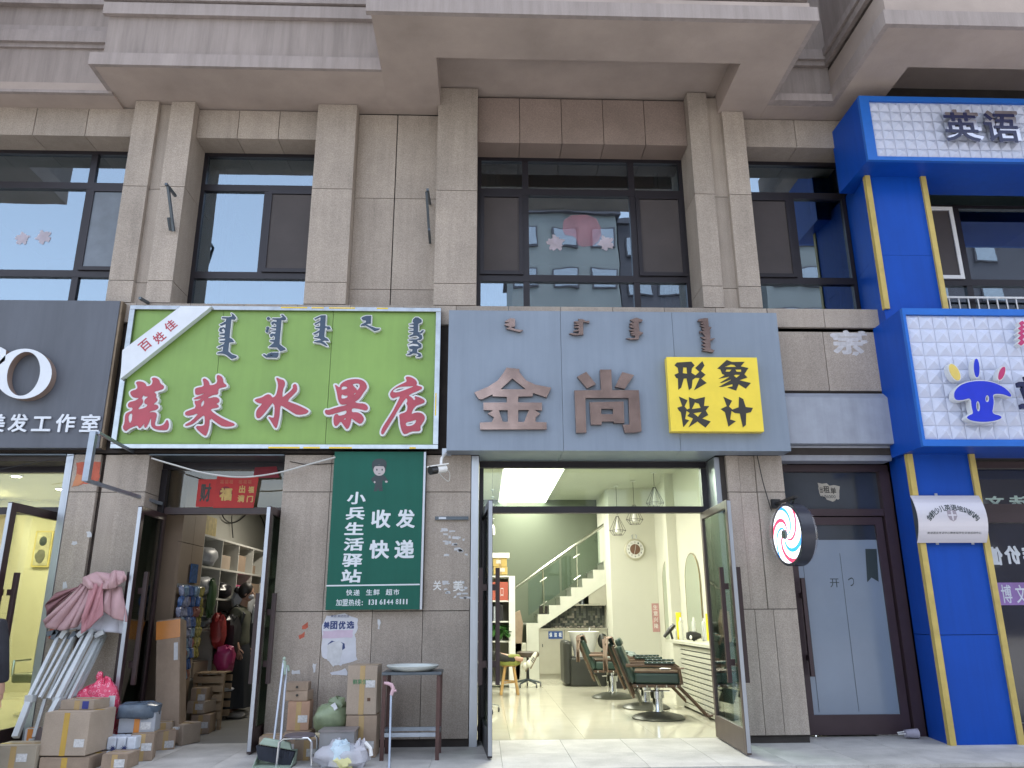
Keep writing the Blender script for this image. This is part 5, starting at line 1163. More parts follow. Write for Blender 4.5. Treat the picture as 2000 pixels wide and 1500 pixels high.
MB().tube([(gx, gy, .04), (gx, gy, .42)], .035, 10).o('column', chrome, t); MB().lathe([(.27, 0), (.27, .02), (.06, .05)], (gx, gy, 0), 20).o('base', chrome, t)
for s in (-1, 1): MB().tube([(gx+s*.3, gy+.2, .7), (gx+s*.3, gy-.2, .7), (gx+s*.28, gy-.22, .5)], .02, 6).o('armrest', chrome, t)
MB().blob((-5.75, 4.5, 1.3), (.13, .16, .2), 12, 8, .05, 2).o('mannequin_wig', mat('wig_blonde', (.42, .26, .08), rough=.6, var=.3, scale=30), label='blonde wig on a stand behind the salon door at the left edge', cat='wig', smooth=True)
MB().tube([(-5.75, 4.5, 0), (-5.75, 4.5, 1.15)], .03, 8).o('wig_stand', black, label='black stand carrying the blonde wig', cat='stand')

# ================================================================== grey door at the right and the school's ground floor
GD = T('grey_door', 'closed brown framed door with a grey papered pane beside the blue column', 'door', (4.1, .4, 0))
paperg = mat('papered_pane', (.21, .265, .34), rough=.25, var=.06, scale=1.5, coat=.3, spec=.6)
plum = mat('plum_brown_frame', (.048, .030, .036), rough=.4, var=.1)
box('top_frame', plum, 3.38, 4.79, .36, .46, 2.88, 2.96, GD); box('side_frame', plum, 3.38, 3.46, .36, .46, 0, 2.878, GD); box('side_frame', plum, 4.66, 4.79, .34, .46, 0, 2.878, GD)
box('transom_bar', plum, 3.462, 4.658, .35, .45, 2.36, 2.44, GD); box('transom_pane', mat('transom_dark', (.035, .043, .06), rough=.12, var=.3, scale=1, spec=.6), 3.46, 4.66, .42, .43, 2.442, 2.88, GD)
d4 = MB(); a, b, h, fr = 3.50, 4.64, 2.35, .09
d4.box(a, a+fr, .375, .42, .02, h).box(b-fr, b, .375, .42, .02, h).box(a+fr, b-fr, .375, .42, .02, .22).box(a+fr, b-fr, .375, .42, h-fr, h); lf = d4.o('leaf_frame', plum, GD)
box('papered_pane', paperg, a+fr, b-fr, .40, .408, .22, h-.26, lf); box('clear_strip', mat('transom_dark', (.035, .043, .06)), a+fr, b-fr, .40, .408, h-.258, h-fr, lf)
qd = [P(1690, 1072, .398), P(1712, 1072, .398), P(1716, 1136, .398), P(1702, 1128, .398), P(1694, 1137, .398)]; shape('torn_gap', [qd], .398, dk_p, .001, lf)
for q in (((1567, 1085), (1590, 1445)), ((1640, 1080), (1668, 1440))):
    (x0, z0), (x1, z1) = P(*q[0], .397), P(*q[1], .397); MB().box(x0-.0015, x0+.0015, .396, .398, .25, z0).o('paper_seam', dk_p, lf)
lettering_px('开', (1621, 1130, 1639, 1147), .3995, dk_p, lf, bold=.0, depth=.001); lettering_px('つ', (1657, 1128, 1668, 1145), .3995, dk_p, lf, bold=.0, depth=.001)
hd = MB().box(3.56, 3.60, .26, .30, .62, 1.66).box(3.565, 3.595, .30, .374, .78, .84).box(3.565, 3.595, .30, .374, 1.44, 1.50).o('handle', plum, GD)
notice = mat('torn_paper', (.45, .42, .36), rough=.8, var=.1, scale=20)
def torn(q, seed, amp=2.2, n=5):
    r = random.Random(seed); out = []
    for i in range(len(q)):
        a, b = q[i], q[(i+1) % len(q)]
        for k in range(n): t = k/n; out.append((a[0]+(b[0]-a[0])*t+r.uniform(-amp, amp), a[1]+(b[1]-a[1])*t+r.uniform(-amp, amp)))
    return out
t = T('torn_notice', 'torn rental notice stuck on the dark transom above the grey door', 'notice', (4.1, .41, 2.6))
shape('paper', [onp(torn([(1598, 943), (1638, 950), (1639, 975), (1625, 978), (1600, 968)], 3), .418)], .4185, notice, .002, t)
for ch, r in (('出', (1601, 951, 1607, 963)), ('租', (1608, 949, 1620, 963)), ('单', (1622, 952, 1633, 965))): lettering_px(ch, r, .4160, blk, t, bold=.02, depth=.001)
lettering_px('176000', (1606, 967, 1632, 973), .416, dk_p, t, bold=0, depth=.001)
# wall strip behind and room
struct('wall', mortar, 3.66, 4.8, .50, .54, 0, 3.0)
# school ground floor window
dkg = mat('dark_blue_glass', (.012, .017, .030), rough=.06, var=.2, spec=.8, coat=.5)
SW = T('school_window', 'dark shop window of the English school with white reversed lettering, right edge', 'shop window', (6.5, .35, 0))
box('upper_pane', dkg, 5.44, 9, .40, .42, 2.50, 2.92, SW); box('lower_pane', dkg, 5.44, 9, .40, .42, .12, 2.28, SW)
box('rail', plum, 5.44, 9, .34, .46, 2.282, 2.40, SW); box('rail', plum, 5.44, 9, .36, .46, 2.402, 2.498, SW); box('sill', plum, 5.44, 9, .34, .46, 0, .118, SW); box('head', plum, 5.44, 9, .34, .46, 2.922, 3.0, SW)
mint = mat('mint_lettering', (.42, .55, .50), rough=.5); 
Yw = .3985
lettering_px('文', (1925, 969, 1962, 990), Yw, mint, SW, bold=.04, depth=.002, mirror=True); lettering_px('法', (1971, 968, 2012, 990), Yw, mint, SW, bold=.04, depth=.002, mirror=True)
lettering_px('值', (1930, 1068, 1958, 1104), Yw, pwhite, SW, bold=.05, depth=.002, mirror=True); lettering_px('价', (1962, 1066, 1993, 1102), Yw, pwhite, SW, bold=.05, depth=.002, mirror=True); lettering_px('作', (1997, 1064, 2030, 1101), Yw, pwhite, SW, bold=.05, depth=.002, mirror=True)
(xa_, za_), (xb_, zb_) = P(1942, 1138, Yw), P(1948, 1182, Yw)
box('purple_band', mat('purple_banner', (.28, .16, .42), rough=.4, var=.2, scale=3), xa_-.05, 9, Yw-.003, Yw-.0005, zb_, za_, SW)
for i, ch in enumerate('博文'): lettering_px(ch, (1956+i*28, 1142, 1976+i*28, 1178), Yw-.0032, letw, SW, bold=.01, depth=.001)
# upstairs window of the school with railing
window(5.44, 8.9, 4.79, 6.50, [(6.28, True), (7.35, True)], [(5.48, 6.22, screenm), (7.36, 7.9, screenm)], True, top=(6.455, 6.458))
rl = T('window_railing', 'white railing in front of the school upstairs window', 'railing', (6.5, .45, 4.8)); box('top_rail', white, 5.5, 8.8, .42, .44, 5.13, 5.155, rl)
for k in range(26): box('baluster', white, 5.55+k*.125, 5.565+k*.125, .424, .436, 4.8, 5.129, rl)

# plaque on the blue column
plm = mat('brushed_plaque', (.60, .58, .63), rough=.38, metal=.25, var=.06, stretch=(.1, 1, 1))
t = T('plaque', 'curved brushed steel school plaque with arched dark lettering on the blue column', 'plaque', (5.02, -.28, 2.0))
PX0, PX1, PZ0, PZ1 = 4.645, 5.405, 2.0, 2.50
def py(z): u = (z-PZ0)/(PZ1-PZ0)*2-1; return -.28-.085*(1-u*u)
b = MB(); nz = 12; vv = []
for i in range(nz+1):
    z = PZ0+(PZ1-PZ0)*i/nz; vv += [(PX0, py(z), z), (PX1, py(z), z)]
b.add(vv, [(2*i, 2*i+1, 2*i+3, 2*i+2) for i in range(nz)])
me = b.mesh('plate', plm, False); bm = bmesh.new(); bm.from_mesh(me); bmesh.ops.solidify(bm, geom=bm.faces[:], thickness=-.006); bm.to_mesh(me); bm.free(); link('plate', me, t, None, None, None, None)
for s in (PX0+.01, PX1-.03): MB().prism([(-.262, PZ0+.01), (py(PZ0)+.006, PZ0+.01)]+[(py(PZ0+(PZ1-PZ0)*k/8)+.006, PZ0+(PZ1-PZ0)*k/8) for k in range(1, 8)]+[(-.262, PZ1-.01)], s, s+.02, 'x').o('side', darkst, t)
onpl = lambda u, v, d: (u, py(v)-.007-d, v)
txt = '剑桥少儿英语培训机构'
for i, ch in enumerate(txt):
    a = rad(180-32-(116/9)*i); cx, cz = 5.03+.30*cos(a), 2.14+.225*sin(a); s_ = .033
    lettering(ch, cx-s_, cx+s_, cz-s_, cz+s_, 0, dk_p, t, bold=.02, depth=.001, rot=(a-pi/2)*.8, fn=onpl)
lettering('英语语言考试中心教育局学生交流活动中心', 4.74, 5.33, 2.085, 2.108, 0, dk_p, t, bold=.0, depth=.001, fn=onpl)
gp = mat('print_grey_shield', (.30, .26, .30), rough=.5)
sh_ = [(4.975, 2.335), (5.075, 2.335), (5.077, 2.27), (5.06, 2.235), (5.027, 2.215), (4.99, 2.235), (4.974, 2.27)]
shape('crest', [sh_], 0, gp, .001, t, fn=onpl)
shape('crest_cross', [[(5.017, 2.33), (5.035, 2.33), (5.035, 2.29), (5.07, 2.29), (5.07, 2.273), (5.035, 2.273), (5.033, 2.225), (5.02, 2.225), (5.017, 2.273), (4.98, 2.273), (4.98, 2.29), (5.017, 2.29)]], 0, plm, .002, t, fn=onpl)
for x, z in ((4.93, PZ1), (4.86, PZ0-.02), (5.25, PZ0-.02)): box('clip', steel, x, x+.03, -.268, -.26, z, z+.03, t)
# ================================================================== things in front of the facade
# ---- mounting irons, camera, cables
def iron(l, Y, label, r=.018, m=darkst, group='rusty mounting irons on the upper facade'):
    t = T('mounting_bracket', label, 'bracket', (P(*l[0][0], Y)[0], Y, P(*l[-1][1], Y)[1]), group=group)
    for a, b, y0, y1 in l:
        p, q = P(*a, y0), P(*b, y1); v0, v1 = Vector((p[0], y0, p[1])), Vector((q[0], y1, q[1]))
        d = (v1-v0); M = d.to_track_quat('Z', 'Y').to_matrix(); MB().obox((v0+v1)/2, (r*1.6, r*1.6, d.length), M).o('bar', m, t)
    return t
iron([((324, 359), (343, 383), -.30, -.05), ((328, 364), (339, 452), -.28, -.03), ((329, 425), (333, 450), -.12, -.01)], -.1, 'rusty angle iron on the double pilaster above the green sign')
iron([((835, 370), (840, 398), -.25, .18), ((833, 374), (838, 450), -.24, .1), ((838, 448), (840, 474), -.1, .18)], .1, 'rusty angle iron in the corner of the plain wall panels')
iron([((273, 582), (290, 592), -.2, -.02)], -.1, 'short iron stub just above the left end of the green sign')
t = T('awning_arm', 'bent grey steel arm hanging between the two left signs', 'bracket', (-4.05, -.45, 2.6)); galv = mat('galvanised_steel', (.30, .34, .40), rough=.35, metal=.7, var=.15)
def bar(a, b, y0, y1, r, name='bar', m=galv):
    p, q = P(*a, y0), P(*b, y1); v0, v1 = Vector((p[0], y0, p[1])), Vector((q[0], y1, q[1])); d = v1-v0
    return MB().obox((v0+v1)/2, (r, r, d.length), d.to_track_quat('Z', 'Y').to_matrix()).o(name, m, t)
bar((184, 843), (168, 940), -.75, -.75, .06); bar((192, 845), (284, 896), -.75, .35, .028); bar((168, 938), (315, 984), -.75, .35, .035)
cable(pxs([(296, 895), (340, 908), (400, 924), (470, 932), (540, 924), (600, 908), (655, 893)], -.08), .009, wirew, 'thin white cable sagging below the green sign across the grocery door')
cable(pxs([(0, 917), (60, 905), (120, 893), (200, 878)], -.1), .004, wirem, 'thin black wire under the dark salon sign')
cable(pxs([(1478, 885), (1490, 940), (1503, 985), (1507, 997)], -.03), .005, wirem, 'thin dark wire running down to the barber light')
cable(pxs([(566, 901), (600, 907), (652, 905)], -.01), .004, wirem, 'thin dark cable on the granite left of the green board')
t = T('security_camera', 'white and black bullet security camera below the gap between the two signs', 'camera', (-.5, -.3, 2.8))
p = P(855, 917, -.38); c0 = Vector((p[0], -.38, p[1])); M = Euler((rad(8), rad(0), rad(62))).to_matrix(); D = M@Vector((1, 0, -.12))
D = Vector((-.75, -.6, -.22)).normalized(); U0 = c0-D*.10; U1 = c0+D*.10
MB().tube([c0-D*.10, c0+D*.02], .042, 12).o('body', white, t, smooth=True); MB().tube([c0+D*.021, c0+D*.10], .046, 12).o('hood', black, t, smooth=True)
MB().obox(c0+Vector((0, 0, .045)), (.22, .10, .012), D.to_track_quat('X', 'Z').to_matrix()).o('sunshade', white, t)
q = P(872, 884, -.06); MB().tube([c0-D*.04+Vector((0, 0, .03)), c0+Vector((.03, .10, .14)), (q[0], -.05, q[1])], .014, 8).o('arm', white, t); box('foot', steel, q[0]-.05, q[0]+.05, -.05, -.004, q[1]-.03, q[1]+.05, t)
cable([c0-D*.1, c0-D*.16+Vector((0, 0, -.06)), c0-D*.1+Vector((.03, .05, -.13)), c0+Vector((0, .12, .02)), (q[0], -.03, q[1])], .004, wirew, 'thin white lead looping from the security camera')
t = T('wall_rail', 'short dusty metal rail screwed to the granite right of the green board', 'bracket', (-.35, -.02, 2.3)); a, b = P(850, 1012, 0), P(915, 1015, 0)
box('rail', darkst, a[0], b[0], -.03, -.002, a[1]-.02, a[1]+.015, t); box('plate', steel, a[0]+.04, a[0]+.12, -.033, -.031, a[1]-.015, a[1]+.01, t)
# ---- round barber light
t = T('barber_light', 'round lit barber light with red white and blue swirl on a black rim', 'barber light', (3.36, -.35, 2.1))
cx, cz = P(1549, 1044, -.42); R = .325; cy = -.42; ax = Vector((-.992, -.12, 0)).normalized()      # axis of the disc
Mb = ax.to_track_quat('Z', 'Y').to_matrix(); C0 = Vector((cx, cy, cz))
def disc_part(prof, name, m, smooth=True, seg=36, parent=None):
    b = MB().lathe(prof, seg=seg); b.v = [tuple(C0+Mb@Vector(v)) for v in b.v]; return b.o(name, m, parent or t, smooth=smooth)
disc_part([(R-.02, -.075), (R, -.07), (R, .07), (R-.02, .075), (R-.03, .073), (R-.03, -.073)], 'rim', mat('rim_black', (.03, .032, .045), rough=.3, var=.1))
gm = bpy.data.materials.new('swirl_lit'); gm.use_nodes = True; n_, l_ = gm.node_tree.nodes, gm.node_tree.links; bb = n_['Principled BSDF']
tc = n_.new('ShaderNodeTexCoord'); sp = n_.new('ShaderNodeSeparateXYZ'); l_.new(tc.outputs['UV'], sp.inputs[0])
cr_ = n_.new('ShaderNodeValToRGB'); cr_.color_ramp.interpolation = 'CONSTANT'; e = cr_.color_ramp.elements; e[0].position = 0; e[0].color = (.95, .95, 1, 1); e[1].position = .33; e[1].color = (.85, .03, .08, 1)
for p_, c_ in ((.50, (.95, .95, 1, 1)), (.80, (.02, .22, .75, 1)), (.95, (.95, .95, 1, 1))): q_ = e.new(p_); q_.color = c_
l_.new(sp.outputs[0], cr_.inputs[0]); l_.new(cr_.outputs[0], bb.inputs['Base Color']); l_.new(cr_.outputs[0], bb.inputs['Emission Color']); bb.inputs['Emission Strength'].default_value = .75
def swirl(sgn):
    bm = bmesh.new(); uvl = bm.loops.layers.uv.new('UVMap'); N, K = 64, 12; vs = []
    for i in range(K+1):
        r = .03+(R-.05)*i/K; row = []
        for k in range(N+1): a = 2*pi*k/N+sgn*2.2*(i/K); row.append(bm.verts.new(C0+Mb@Vector((r*cos(a), r*sin(a), sgn*(.070+.012*(1-(i/K)**2))))))
        vs.append(row)
    for i in range(K):
        for k in range(N):
            f = bm.faces.new((vs[i][k], vs[i][k+1], vs[i+1][k+1], vs[i+1][k]))
            for lp, kk in zip(f.loops, (k, k+1, k+1, k)): lp[uvl].uv = ((kk/N*3) % 1 if kk % N or kk == 0 else 1, 0)
            for lp, kk in zip(f.loops, (k, k+1, k+1, k)): lp[uvl].uv = ((k+.5)/N*3 % 1, 0)
    me = bpy.data.meshes.new('swirl_face'); bm.to_mesh(me); bm.free(); me.materials.append(gm); return link('swirl_face', me, t, None, None, None, None)
swirl(1); swirl(-1)
dome = glass('clear_dome', (.93, .94, .97), .04)
for s in (1, -1): 
    disc_part([(R-.015, s*.072), (R-.02, s*.10), (R*.8, s*.135), (R*.4, s*.155), (.01, s*.16)], 'dome', dome); disc_part([(.05, s*.09), (.045, s*.11), (.01, s*.12)], 'hub', darkst)
top = C0+Vector((0, 0, R)); p1 = P(1505, 1000, -.05); p2 = P(1560, 983, -.5)
MB().box(cx-.02, cx+.02, -.60, -.004, top.z+.035, top.z+.06).o('bracket', black, t)
MB().tube([(cx, -.56, top.z+.05), (cx, -.50, top.z-.01)], .01, 6).o('hanger', black, t); MB().tube([(cx, cy, top.z-.01), (cx, cy, top.z+.045)], .014, 6).o('hanger', black, t)
box('wall_plate', black, cx-.05, min(cx+.05, 3.375), -.04, -.004, top.z, top.z+.1, t)

# ---- scraps on the granite
def scrap(q, m, label, seed, Y=.0, n=5, amp=1.6, cat='paper scrap', name='paper_scrap', group=None): return shape(name, [onp(torn(q, seed, amp, n), Y-.002)], Y-.0015, m, .0015, label=label, cat=cat, group=group)
redor = mat('faded_red_paper', (.42, .10, .06), rough=.8, var=.25, scale=12); orange = mat('orange_paper', (.48, .20, .10), rough=.8, var=.2)
scrap([(150, 903), (196, 903), (194, 938), (175, 945), (146, 948)], redor, 'torn faded red paper behind the bent steel arm', 1); scrap([(148, 925), (166, 930), (164, 943), (140, 953)], orange, 'orange torn paper patch under the bent steel arm', 2, Y=-.003)
wsc = mat('white_residue', (.55, .56, .58), rough=.8, var=.1, scale=20)
for i, (x, y, w_, h, lb_) in enumerate(((145, 1060, 10, 7, 'white paper scrap on the left granite pilaster, lower of a pair'), (174, 1044, 9, 12, 'white paper scrap at the pilaster groove, upper of a pair'), (126, 1143, 8, 13, 'white scrap on the pilaster just above the pink canopy'))): scrap([(x-w_/2, y-h/2), (x+w_/2, y-h/2), (x+w_/2, y+h/2), (x-w_/2, y+h/2)], wsc, lb_, 20+i, n=2)
for i, (x, y, s_, lb_) in enumerate(((596, 1224, 1, 'small red paper scrap left of the torn poster, upper one'), (590, 1243, 1, 'small red paper scrap left of the torn poster, lower one'))): scrap([(x-6, y-1), (x+6, y-9), (x+5, y+1), (x-5, y+6)], redor, lb_, 30+i, n=2, amp=1)
for i, (x, y, w_, h, lb_) in enumerate(((740, 1220, 5, 20, 'thin white scratch of paper right of the torn poster'), (578, 1313, 14, 8, 'white glue patch above the stacked boxes'), (614, 1305, 6, 16, 'white paper rest at the granite joint'), (882, 1065, 55, 70, 'patchy white glue marks under the metal rail'))):
    if w_ < 50: scrap([(x-w_/2, y-h/2), (x+w_/2, y-h/2), (x+w_/2, y+h/2), (x-w_/2, y+h/2)], wsc, lb_, 40+i, n=3)
gl2 = T('glue_marks', 'patchy white glue marks and half torn characters right of the green board', 'glue marks', (-.3, 0, 1.6)); r_ = random.Random(5)
for i in range(34):
    x, y = r_.uniform(862, 912), r_.choice([r_.uniform(1035, 1085), r_.uniform(1135, 1168)]); w_, h = r_.uniform(1.5, 7), r_.uniform(1.5, 6)
    shape('mark', [onp(torn([(x-w_, y-h/2), (x+w_, y-h/2), (x+w_, y+h/2), (x-w_, y+h/2)], i, 1, 2), -.001)], -.0006, wsc, .0008, gl2)
for ch, r in (('关', (846, 1134, 862, 1153)), ('美', (885, 1134, 905, 1155))): lettering_px(ch, r, -.0016, white, gl2, bold=.015, depth=.001)
mst = T('glue_marks', 'pale torn remains of a stuck notice on the granite above the grey shutter box', 'glue marks', (4.1, 0, 4.3))
lettering_px('宗', (1626, 645, 1685, 692), -.0005, mat('pale_residue', (.50, .49, .50), rough=.8, var=.2, scale=14), mst, bold=.045, depth=.001)
for i in range(8):
    x, y = r_.uniform(1622, 1690), r_.uniform(645, 692); shape('mark', [onp(torn([(x-6, y-3), (x+6, y-3), (x+6, y+3), (x-6, y+3)], i+70, 2, 3), -.001)], -.0016-.0001*i, mat('pale_residue', (.5, .5, .5)), .0004, mst)
pst = T('torn_poster', 'half torn white poster with navy characters below the green board', 'poster', (-1.5, 0, 1.0)); pw = mat('poster_paper', (.56, .57, .62), rough=.7, var=.08, scale=10); navp = mat('poster_navy', (.03, .05, .16), rough=.6)
shape('sheet', [onp(torn([(638, 1203), (672, 1199), (698, 1208), (699, 1225), (694, 1240), (696, 1262), (697, 1290), (672, 1298), (662, 1300), (650, 1300), (637, 1288), (628, 1280), (628, 1232), (632, 1215)], 9, 1.8, 3), -.002)], -.001, pw, .0015, pst)
for ch, r in (('美', (632, 1214, 644, 1228)), ('团', (645, 1213, 659, 1229)), ('优', (661, 1213, 675, 1229)), ('选', (677, 1213, 692, 1228))): lettering_px(ch, r, -.0026, navp, pst, bold=.045, depth=.001)
lettering_px('美团 美团优选', (646, 1201, 682, 1206), -.0026, navp, pst, bold=0, depth=.001)
shape('pink_band', [onp(torn([(631, 1232), (690, 1230), (688, 1245), (630, 1247)], 14, 1, 4), -.003)], -.0028, mat('poster_pink', (.52, .42, .52), rough=.7), .001, pst)
shape('round_mark', [onp([(640, 1258), (648, 1251), (658, 1254), (652, 1262), (644, 1270)], -.003), ], -.0028, navp, .001, pst); shape('round_mark', [onp([(664, 1253), (673, 1257), (674, 1266), (668, 1270)], -.003)], -.0028, navp, .001, pst)
shape('peeled_layer', [onp(torn([(640, 1260), (660, 1250), (668, 1256), (665, 1296), (650, 1300), (638, 1285)], 15, 2, 4), -.004)], -.0039, wsc, .001, pst)
shape('rest', [onp(torn([(645, 1314), (676, 1306), (678, 1318), (650, 1319)], 16, 2, 4), -.002)], -.001, pw, .0015, pst)

# ---- parcels at the left
def BX(l, t_, r, b, Y, depth, label, m=cardb, z0=None, rz=0., group=None, tape=True, tapem=None, name='carton', cat='box'):
    """box whose front face spans the picture rectangle on plane Y"""
    x0, x1 = P(l, b, Y)[0], P(r, b, Y)[0]; z1 = P((l+r)/2, t_, Y)[1]; zb = P((l+r)/2, b, Y)[1] if z0 is None else z0
    return carton(x0, x1, Y, Y+depth, zb, z1, label, m, group, tape, name, rz, tapem, cat)
ytp = mat('yellow_tape_brown', (.44, .28, .05), rough=.25, var=.1); otp = mat('orange_tape', (.55, .20, .03), rough=.25, var=.1)
gpl = 'parcels piled left of the grocery door'
BX(75, 1480, 172, 1500, -1.04, .42, 'flat carton under the big yellow taped box', cardb, z0=0.001, tapem=ytp, group=gpl)
b1 = BX(76, 1396, 170, 1480, -1.04, .44, 'big creased cardboard box with a yellow tape stripe, left pile', cardb2, rz=rad(-4), tapem=ytp, group=gpl); b1.location.z = .124
b2 = BX(117, 1371, 186, 1389, -.86, .26, 'low carton with a blue mark on top of the big box', cardb2, rz=rad(-6), group=gpl); b2.location.z = .124+P(100, 1396, -1.04)[1]-P(100, 1480, -1.04)[1]+.006
MB().box(-.03, .03, -.132, -.1305, .005, .07).o('blue_mark', mat('mark_blue', (.03, .04, .22), rough=.5), b2).location = (.08, -.131, .008)
BX(-25, 1458, 66, 1500, -1.08, .30, 'grey beige carton at the lower left corner of the picture', mat('cardboard_greyish', (.30, .26, .20), rough=.8, var=.1), z0=.001, group=gpl)
BX(46, 1424, 67, 1446, -.62, .12, 'small white parcel with orange tape behind the corner carton', pk[2], z0=.001, tapem=otp, group=gpl)
BX(196, 1474, 247, 1500, -1.0, .25, 'small carton with a dark teal base in front of the paper packs', cardb, z0=.001, group=gpl)
pp = T('tissue_pack', 'wrapped white tissue packs printed with dark blue stars', 'tissue pack', (-3.35, -.72, 0)); film = mat('tissue_white', (.55, .6, .68), rough=.3, var=.15, scale=18)
for i in range(4):
    for j in range(2): MB().box(-3.52+i*.088, -3.437+i*.088, -.72, -.52, .002+j*.115, .113+j*.115).o('pack', film, pp, bev=.012)
for i in range(3): 
    lp = []; cxx = -3.47+i*.10
    for k in range(20): a = 2*pi*k/20; rr = .034 if k % 2 else .014; lp.append((cxx+rr*cos(a), .13+rr*sin(a)))
    shape('printed_star', [lp], -.721, mat('print_navy', (.03, .04, .14), rough=.5), .001, pp)
BX(246, 1434, 290, 1478, -.60, .22, 'upright brown carton right of the tissue packs', cardb, z0=.001, rz=rad(14), group=gpl)
b = BX(226, 1399, 294, 1436, -.52, .24, 'grey mailer box crossed with orange tape', mat('mailer_grey', (.32, .34, .38), rough=.4, var=.15), rz=rad(10), tapem=otp, group=gpl); MB().box(-.17, .17, -.124, -.1215, .07, .115).o('tape', otp, b)
b.location.z = .235
x, z = P(268, 1390, -.45)
MB().blob((x, -.42, z+.01), (.18, .15, .075), 18, 10, .05, 5, sq=.5).o('wrapped_parcel', mat('parcel_slate_blue', (.085, .115, .155), rough=.25, var=.25, scale=12), label='slate blue plastic wrapped parcel on top of the orange taped box', cat='parcel', smooth=True)
# pink bubble sack
bub = bpy.data.materials.new('pink_bubble_wrap'); bub.use_nodes = True; n_, l_ = bub.node_tree.nodes, bub.node_tree.links; pbs = n_['Principled BSDF']
tc = n_.new('ShaderNodeTexCoord'); vo = n_.new('ShaderNodeTexVoronoi'); vo.inputs['Scale'].default_value = 26; vo.feature = 'F1'; l_.new(tc.outputs['Object'], vo.inputs['Vector'])
rp = n_.new('ShaderNodeValToRGB'); e = rp.color_ramp.elements; e[0].position = .28; e[0].color = (.62, .05, .12, 1); e[1].position = .40; e[1].color = (.62, .05, .12, 1)
q_ = e.new(.33); q_.color = (.85, .45, .55, 1); l_.new(vo.outputs['Distance'], rp.inputs[0]); l_.new(rp.outputs[0], pbs.inputs['Base Color']); pbs.inputs['Roughness'].default_value = .25
bp = n_.new('ShaderNodeBump'); bp.inputs['Strength'].default_value = .6; bp.inputs['Distance'].default_value = .01; bp.invert = True; l_.new(vo.outputs['Distance'], bp.inputs['Height']); l_.new(bp.outputs[0], pbs.inputs['Normal'])
t = T('pink_sack', 'shiny pink bubble wrapped sack printed with hearts, knotted at the top', 'sack', (-3.6, -.4, 0))
sx_, _ = P(190, 1400, -.45)
MB().blob((sx_, -.40, .34), (.17, .15, .36), 22, 14, .045, 8, flat=.0, sq=.8).o('sack_body', bub, t, smooth=True); MB().blob((sx_-.13, -.42, .50), (.12, .12, .14), 16, 10, .05, 2).o('sack_bulge', bub, t, smooth=True)
MB().blob((sx_-.05, -.40, .72), (.035, .03, .05), 10, 8, .12, 3).o('knot', bub, t, smooth=True); lb_x, lb_z = P(218, 1372, -.57); box('label', wsc, lb_x-.03, lb_x+.03, -.575, -.572, lb_z-.09, lb_z+.06, t)
# cartons just inside the doorway
gdr = 'cartons stacked in the grocery doorway'
t = carton(-.12, .12, -.16, .16, 0, 1.25, 'tall carton leaning in the grocery doorway with orange tape at its head', cardb, tape=False, group=gdr)
t.location = (-3.27, .42, .0); t.rotation_euler = (rad(-6), rad(-7), rad(8)); MB().box(-.123, .123, -.163, -.161, 1.05, 1.24).o('tape', otp, t); MB().box(.06, .10, -.1635, -.1615, .82, 1.0).o('label', wsc, t)
for i, (l, t_, r, b, Y, d, rz_, lb2) in enumerate(((368, 1395, 405, 1432, 1.1, .3, 5, 'brown carton under the crate in the grocery doorway'), (366, 1370, 402, 1394, 1.12, .3, -8, 'carton with a white label on the doorway stack'), (370, 1345, 400, 1369, 1.15, .3, 3, 'topmost small carton of the doorway stack'), (322, 1408, 368, 1448, .30, .28, -20, 'open carton with a white label at the doorway threshold'), (292, 1425, 330, 1462, .02, .2, 28, 'small carton lying crooked on the threshold'), (300, 1412, 330, 1428, .1, .16, 10, 'flat carton with a shipping slip, leaning on the crooked one'))):
    c_ = BX(l, t_, r, b, Y, d, lb2, [cardb, cardb2][i % 2], rz=rad(rz_), group=gdr)
    if i == 0 or i == 3 or i == 4: c_.location.z = .001
MB().box(-3.30, -3.12, .18, .22, .17, .19).o('shipping_slip', wsc, label='white shipping slip lying on the threshold cartons', cat='paper')
MB().blob((-3.28, 1.75, .42), (.22, .18, .03), 14, 6, .1, 9).o('plastic_mailer', pk[2], label='flat white plastic mailer on the doorway stack', cat='mailer', smooth=True)

# ---- folded canopy frame with pink cloth
t = T('folded_canopy', 'folded canopy frame of white poles topped with bundled pink cloth, leaning on the pilaster', 'canopy', (-4.1, -.5, 0)); pole = mat('pole_white', (.52, .55, .56), rough=.35, var=.1, metal=.2)
def pole_(a, b, y0, y1, r=.018, sq=True):
    p, q = P(*a, y0), P(*b, y1); v0, v1 = Vector((p[0], y0, p[1])), Vector((q[0], y1, q[1])); d = v1-v0
    return MB().obox((v0+v1)/2, (r*2, r*2, d.length), d.to_track_quat('Z', 'Y').to_matrix()).o('pole', pole, t)
for a, b, y0, y1, r in (((57, 1362), (118, 1235), -.62, -.22, .016), ((68, 1362), (135, 1235), -.6, -.22, .012), ((78, 1363), (148, 1235), -.63, -.24, .014), ((92, 1364), (150, 1240), -.58, -.2, .010), ((97, 1365), (165, 1238), -.64, -.24, .014), ((108, 1366), (172, 1232), -.56, -.2, .010), ((112, 1366), (182, 1230), -.66, -.26, .022), ((125, 1366), (190, 1242), -.6, -.22, .012), ((135, 1366), (196, 1245), -.6, -.2, .014), ((146, 1362), (205, 1240), -.5, -.14, .018)):
    pole_(a, b, y0, y1, r)
pole_((60, 1362), (30, 1440), -.63, -.80, .026); pole_((116, 1366), (98, 1398), -.66, -.74, .026); pole_((88, 1366), (66, 1440), -.58, -.72, .014)
for a in ((60, 1364), (114, 1368)):
    p = P(*a, -.64); MB().obox((p[0], -.64, p[1]), (.075, .075, .06)).o('foot_bracket', pole, t)
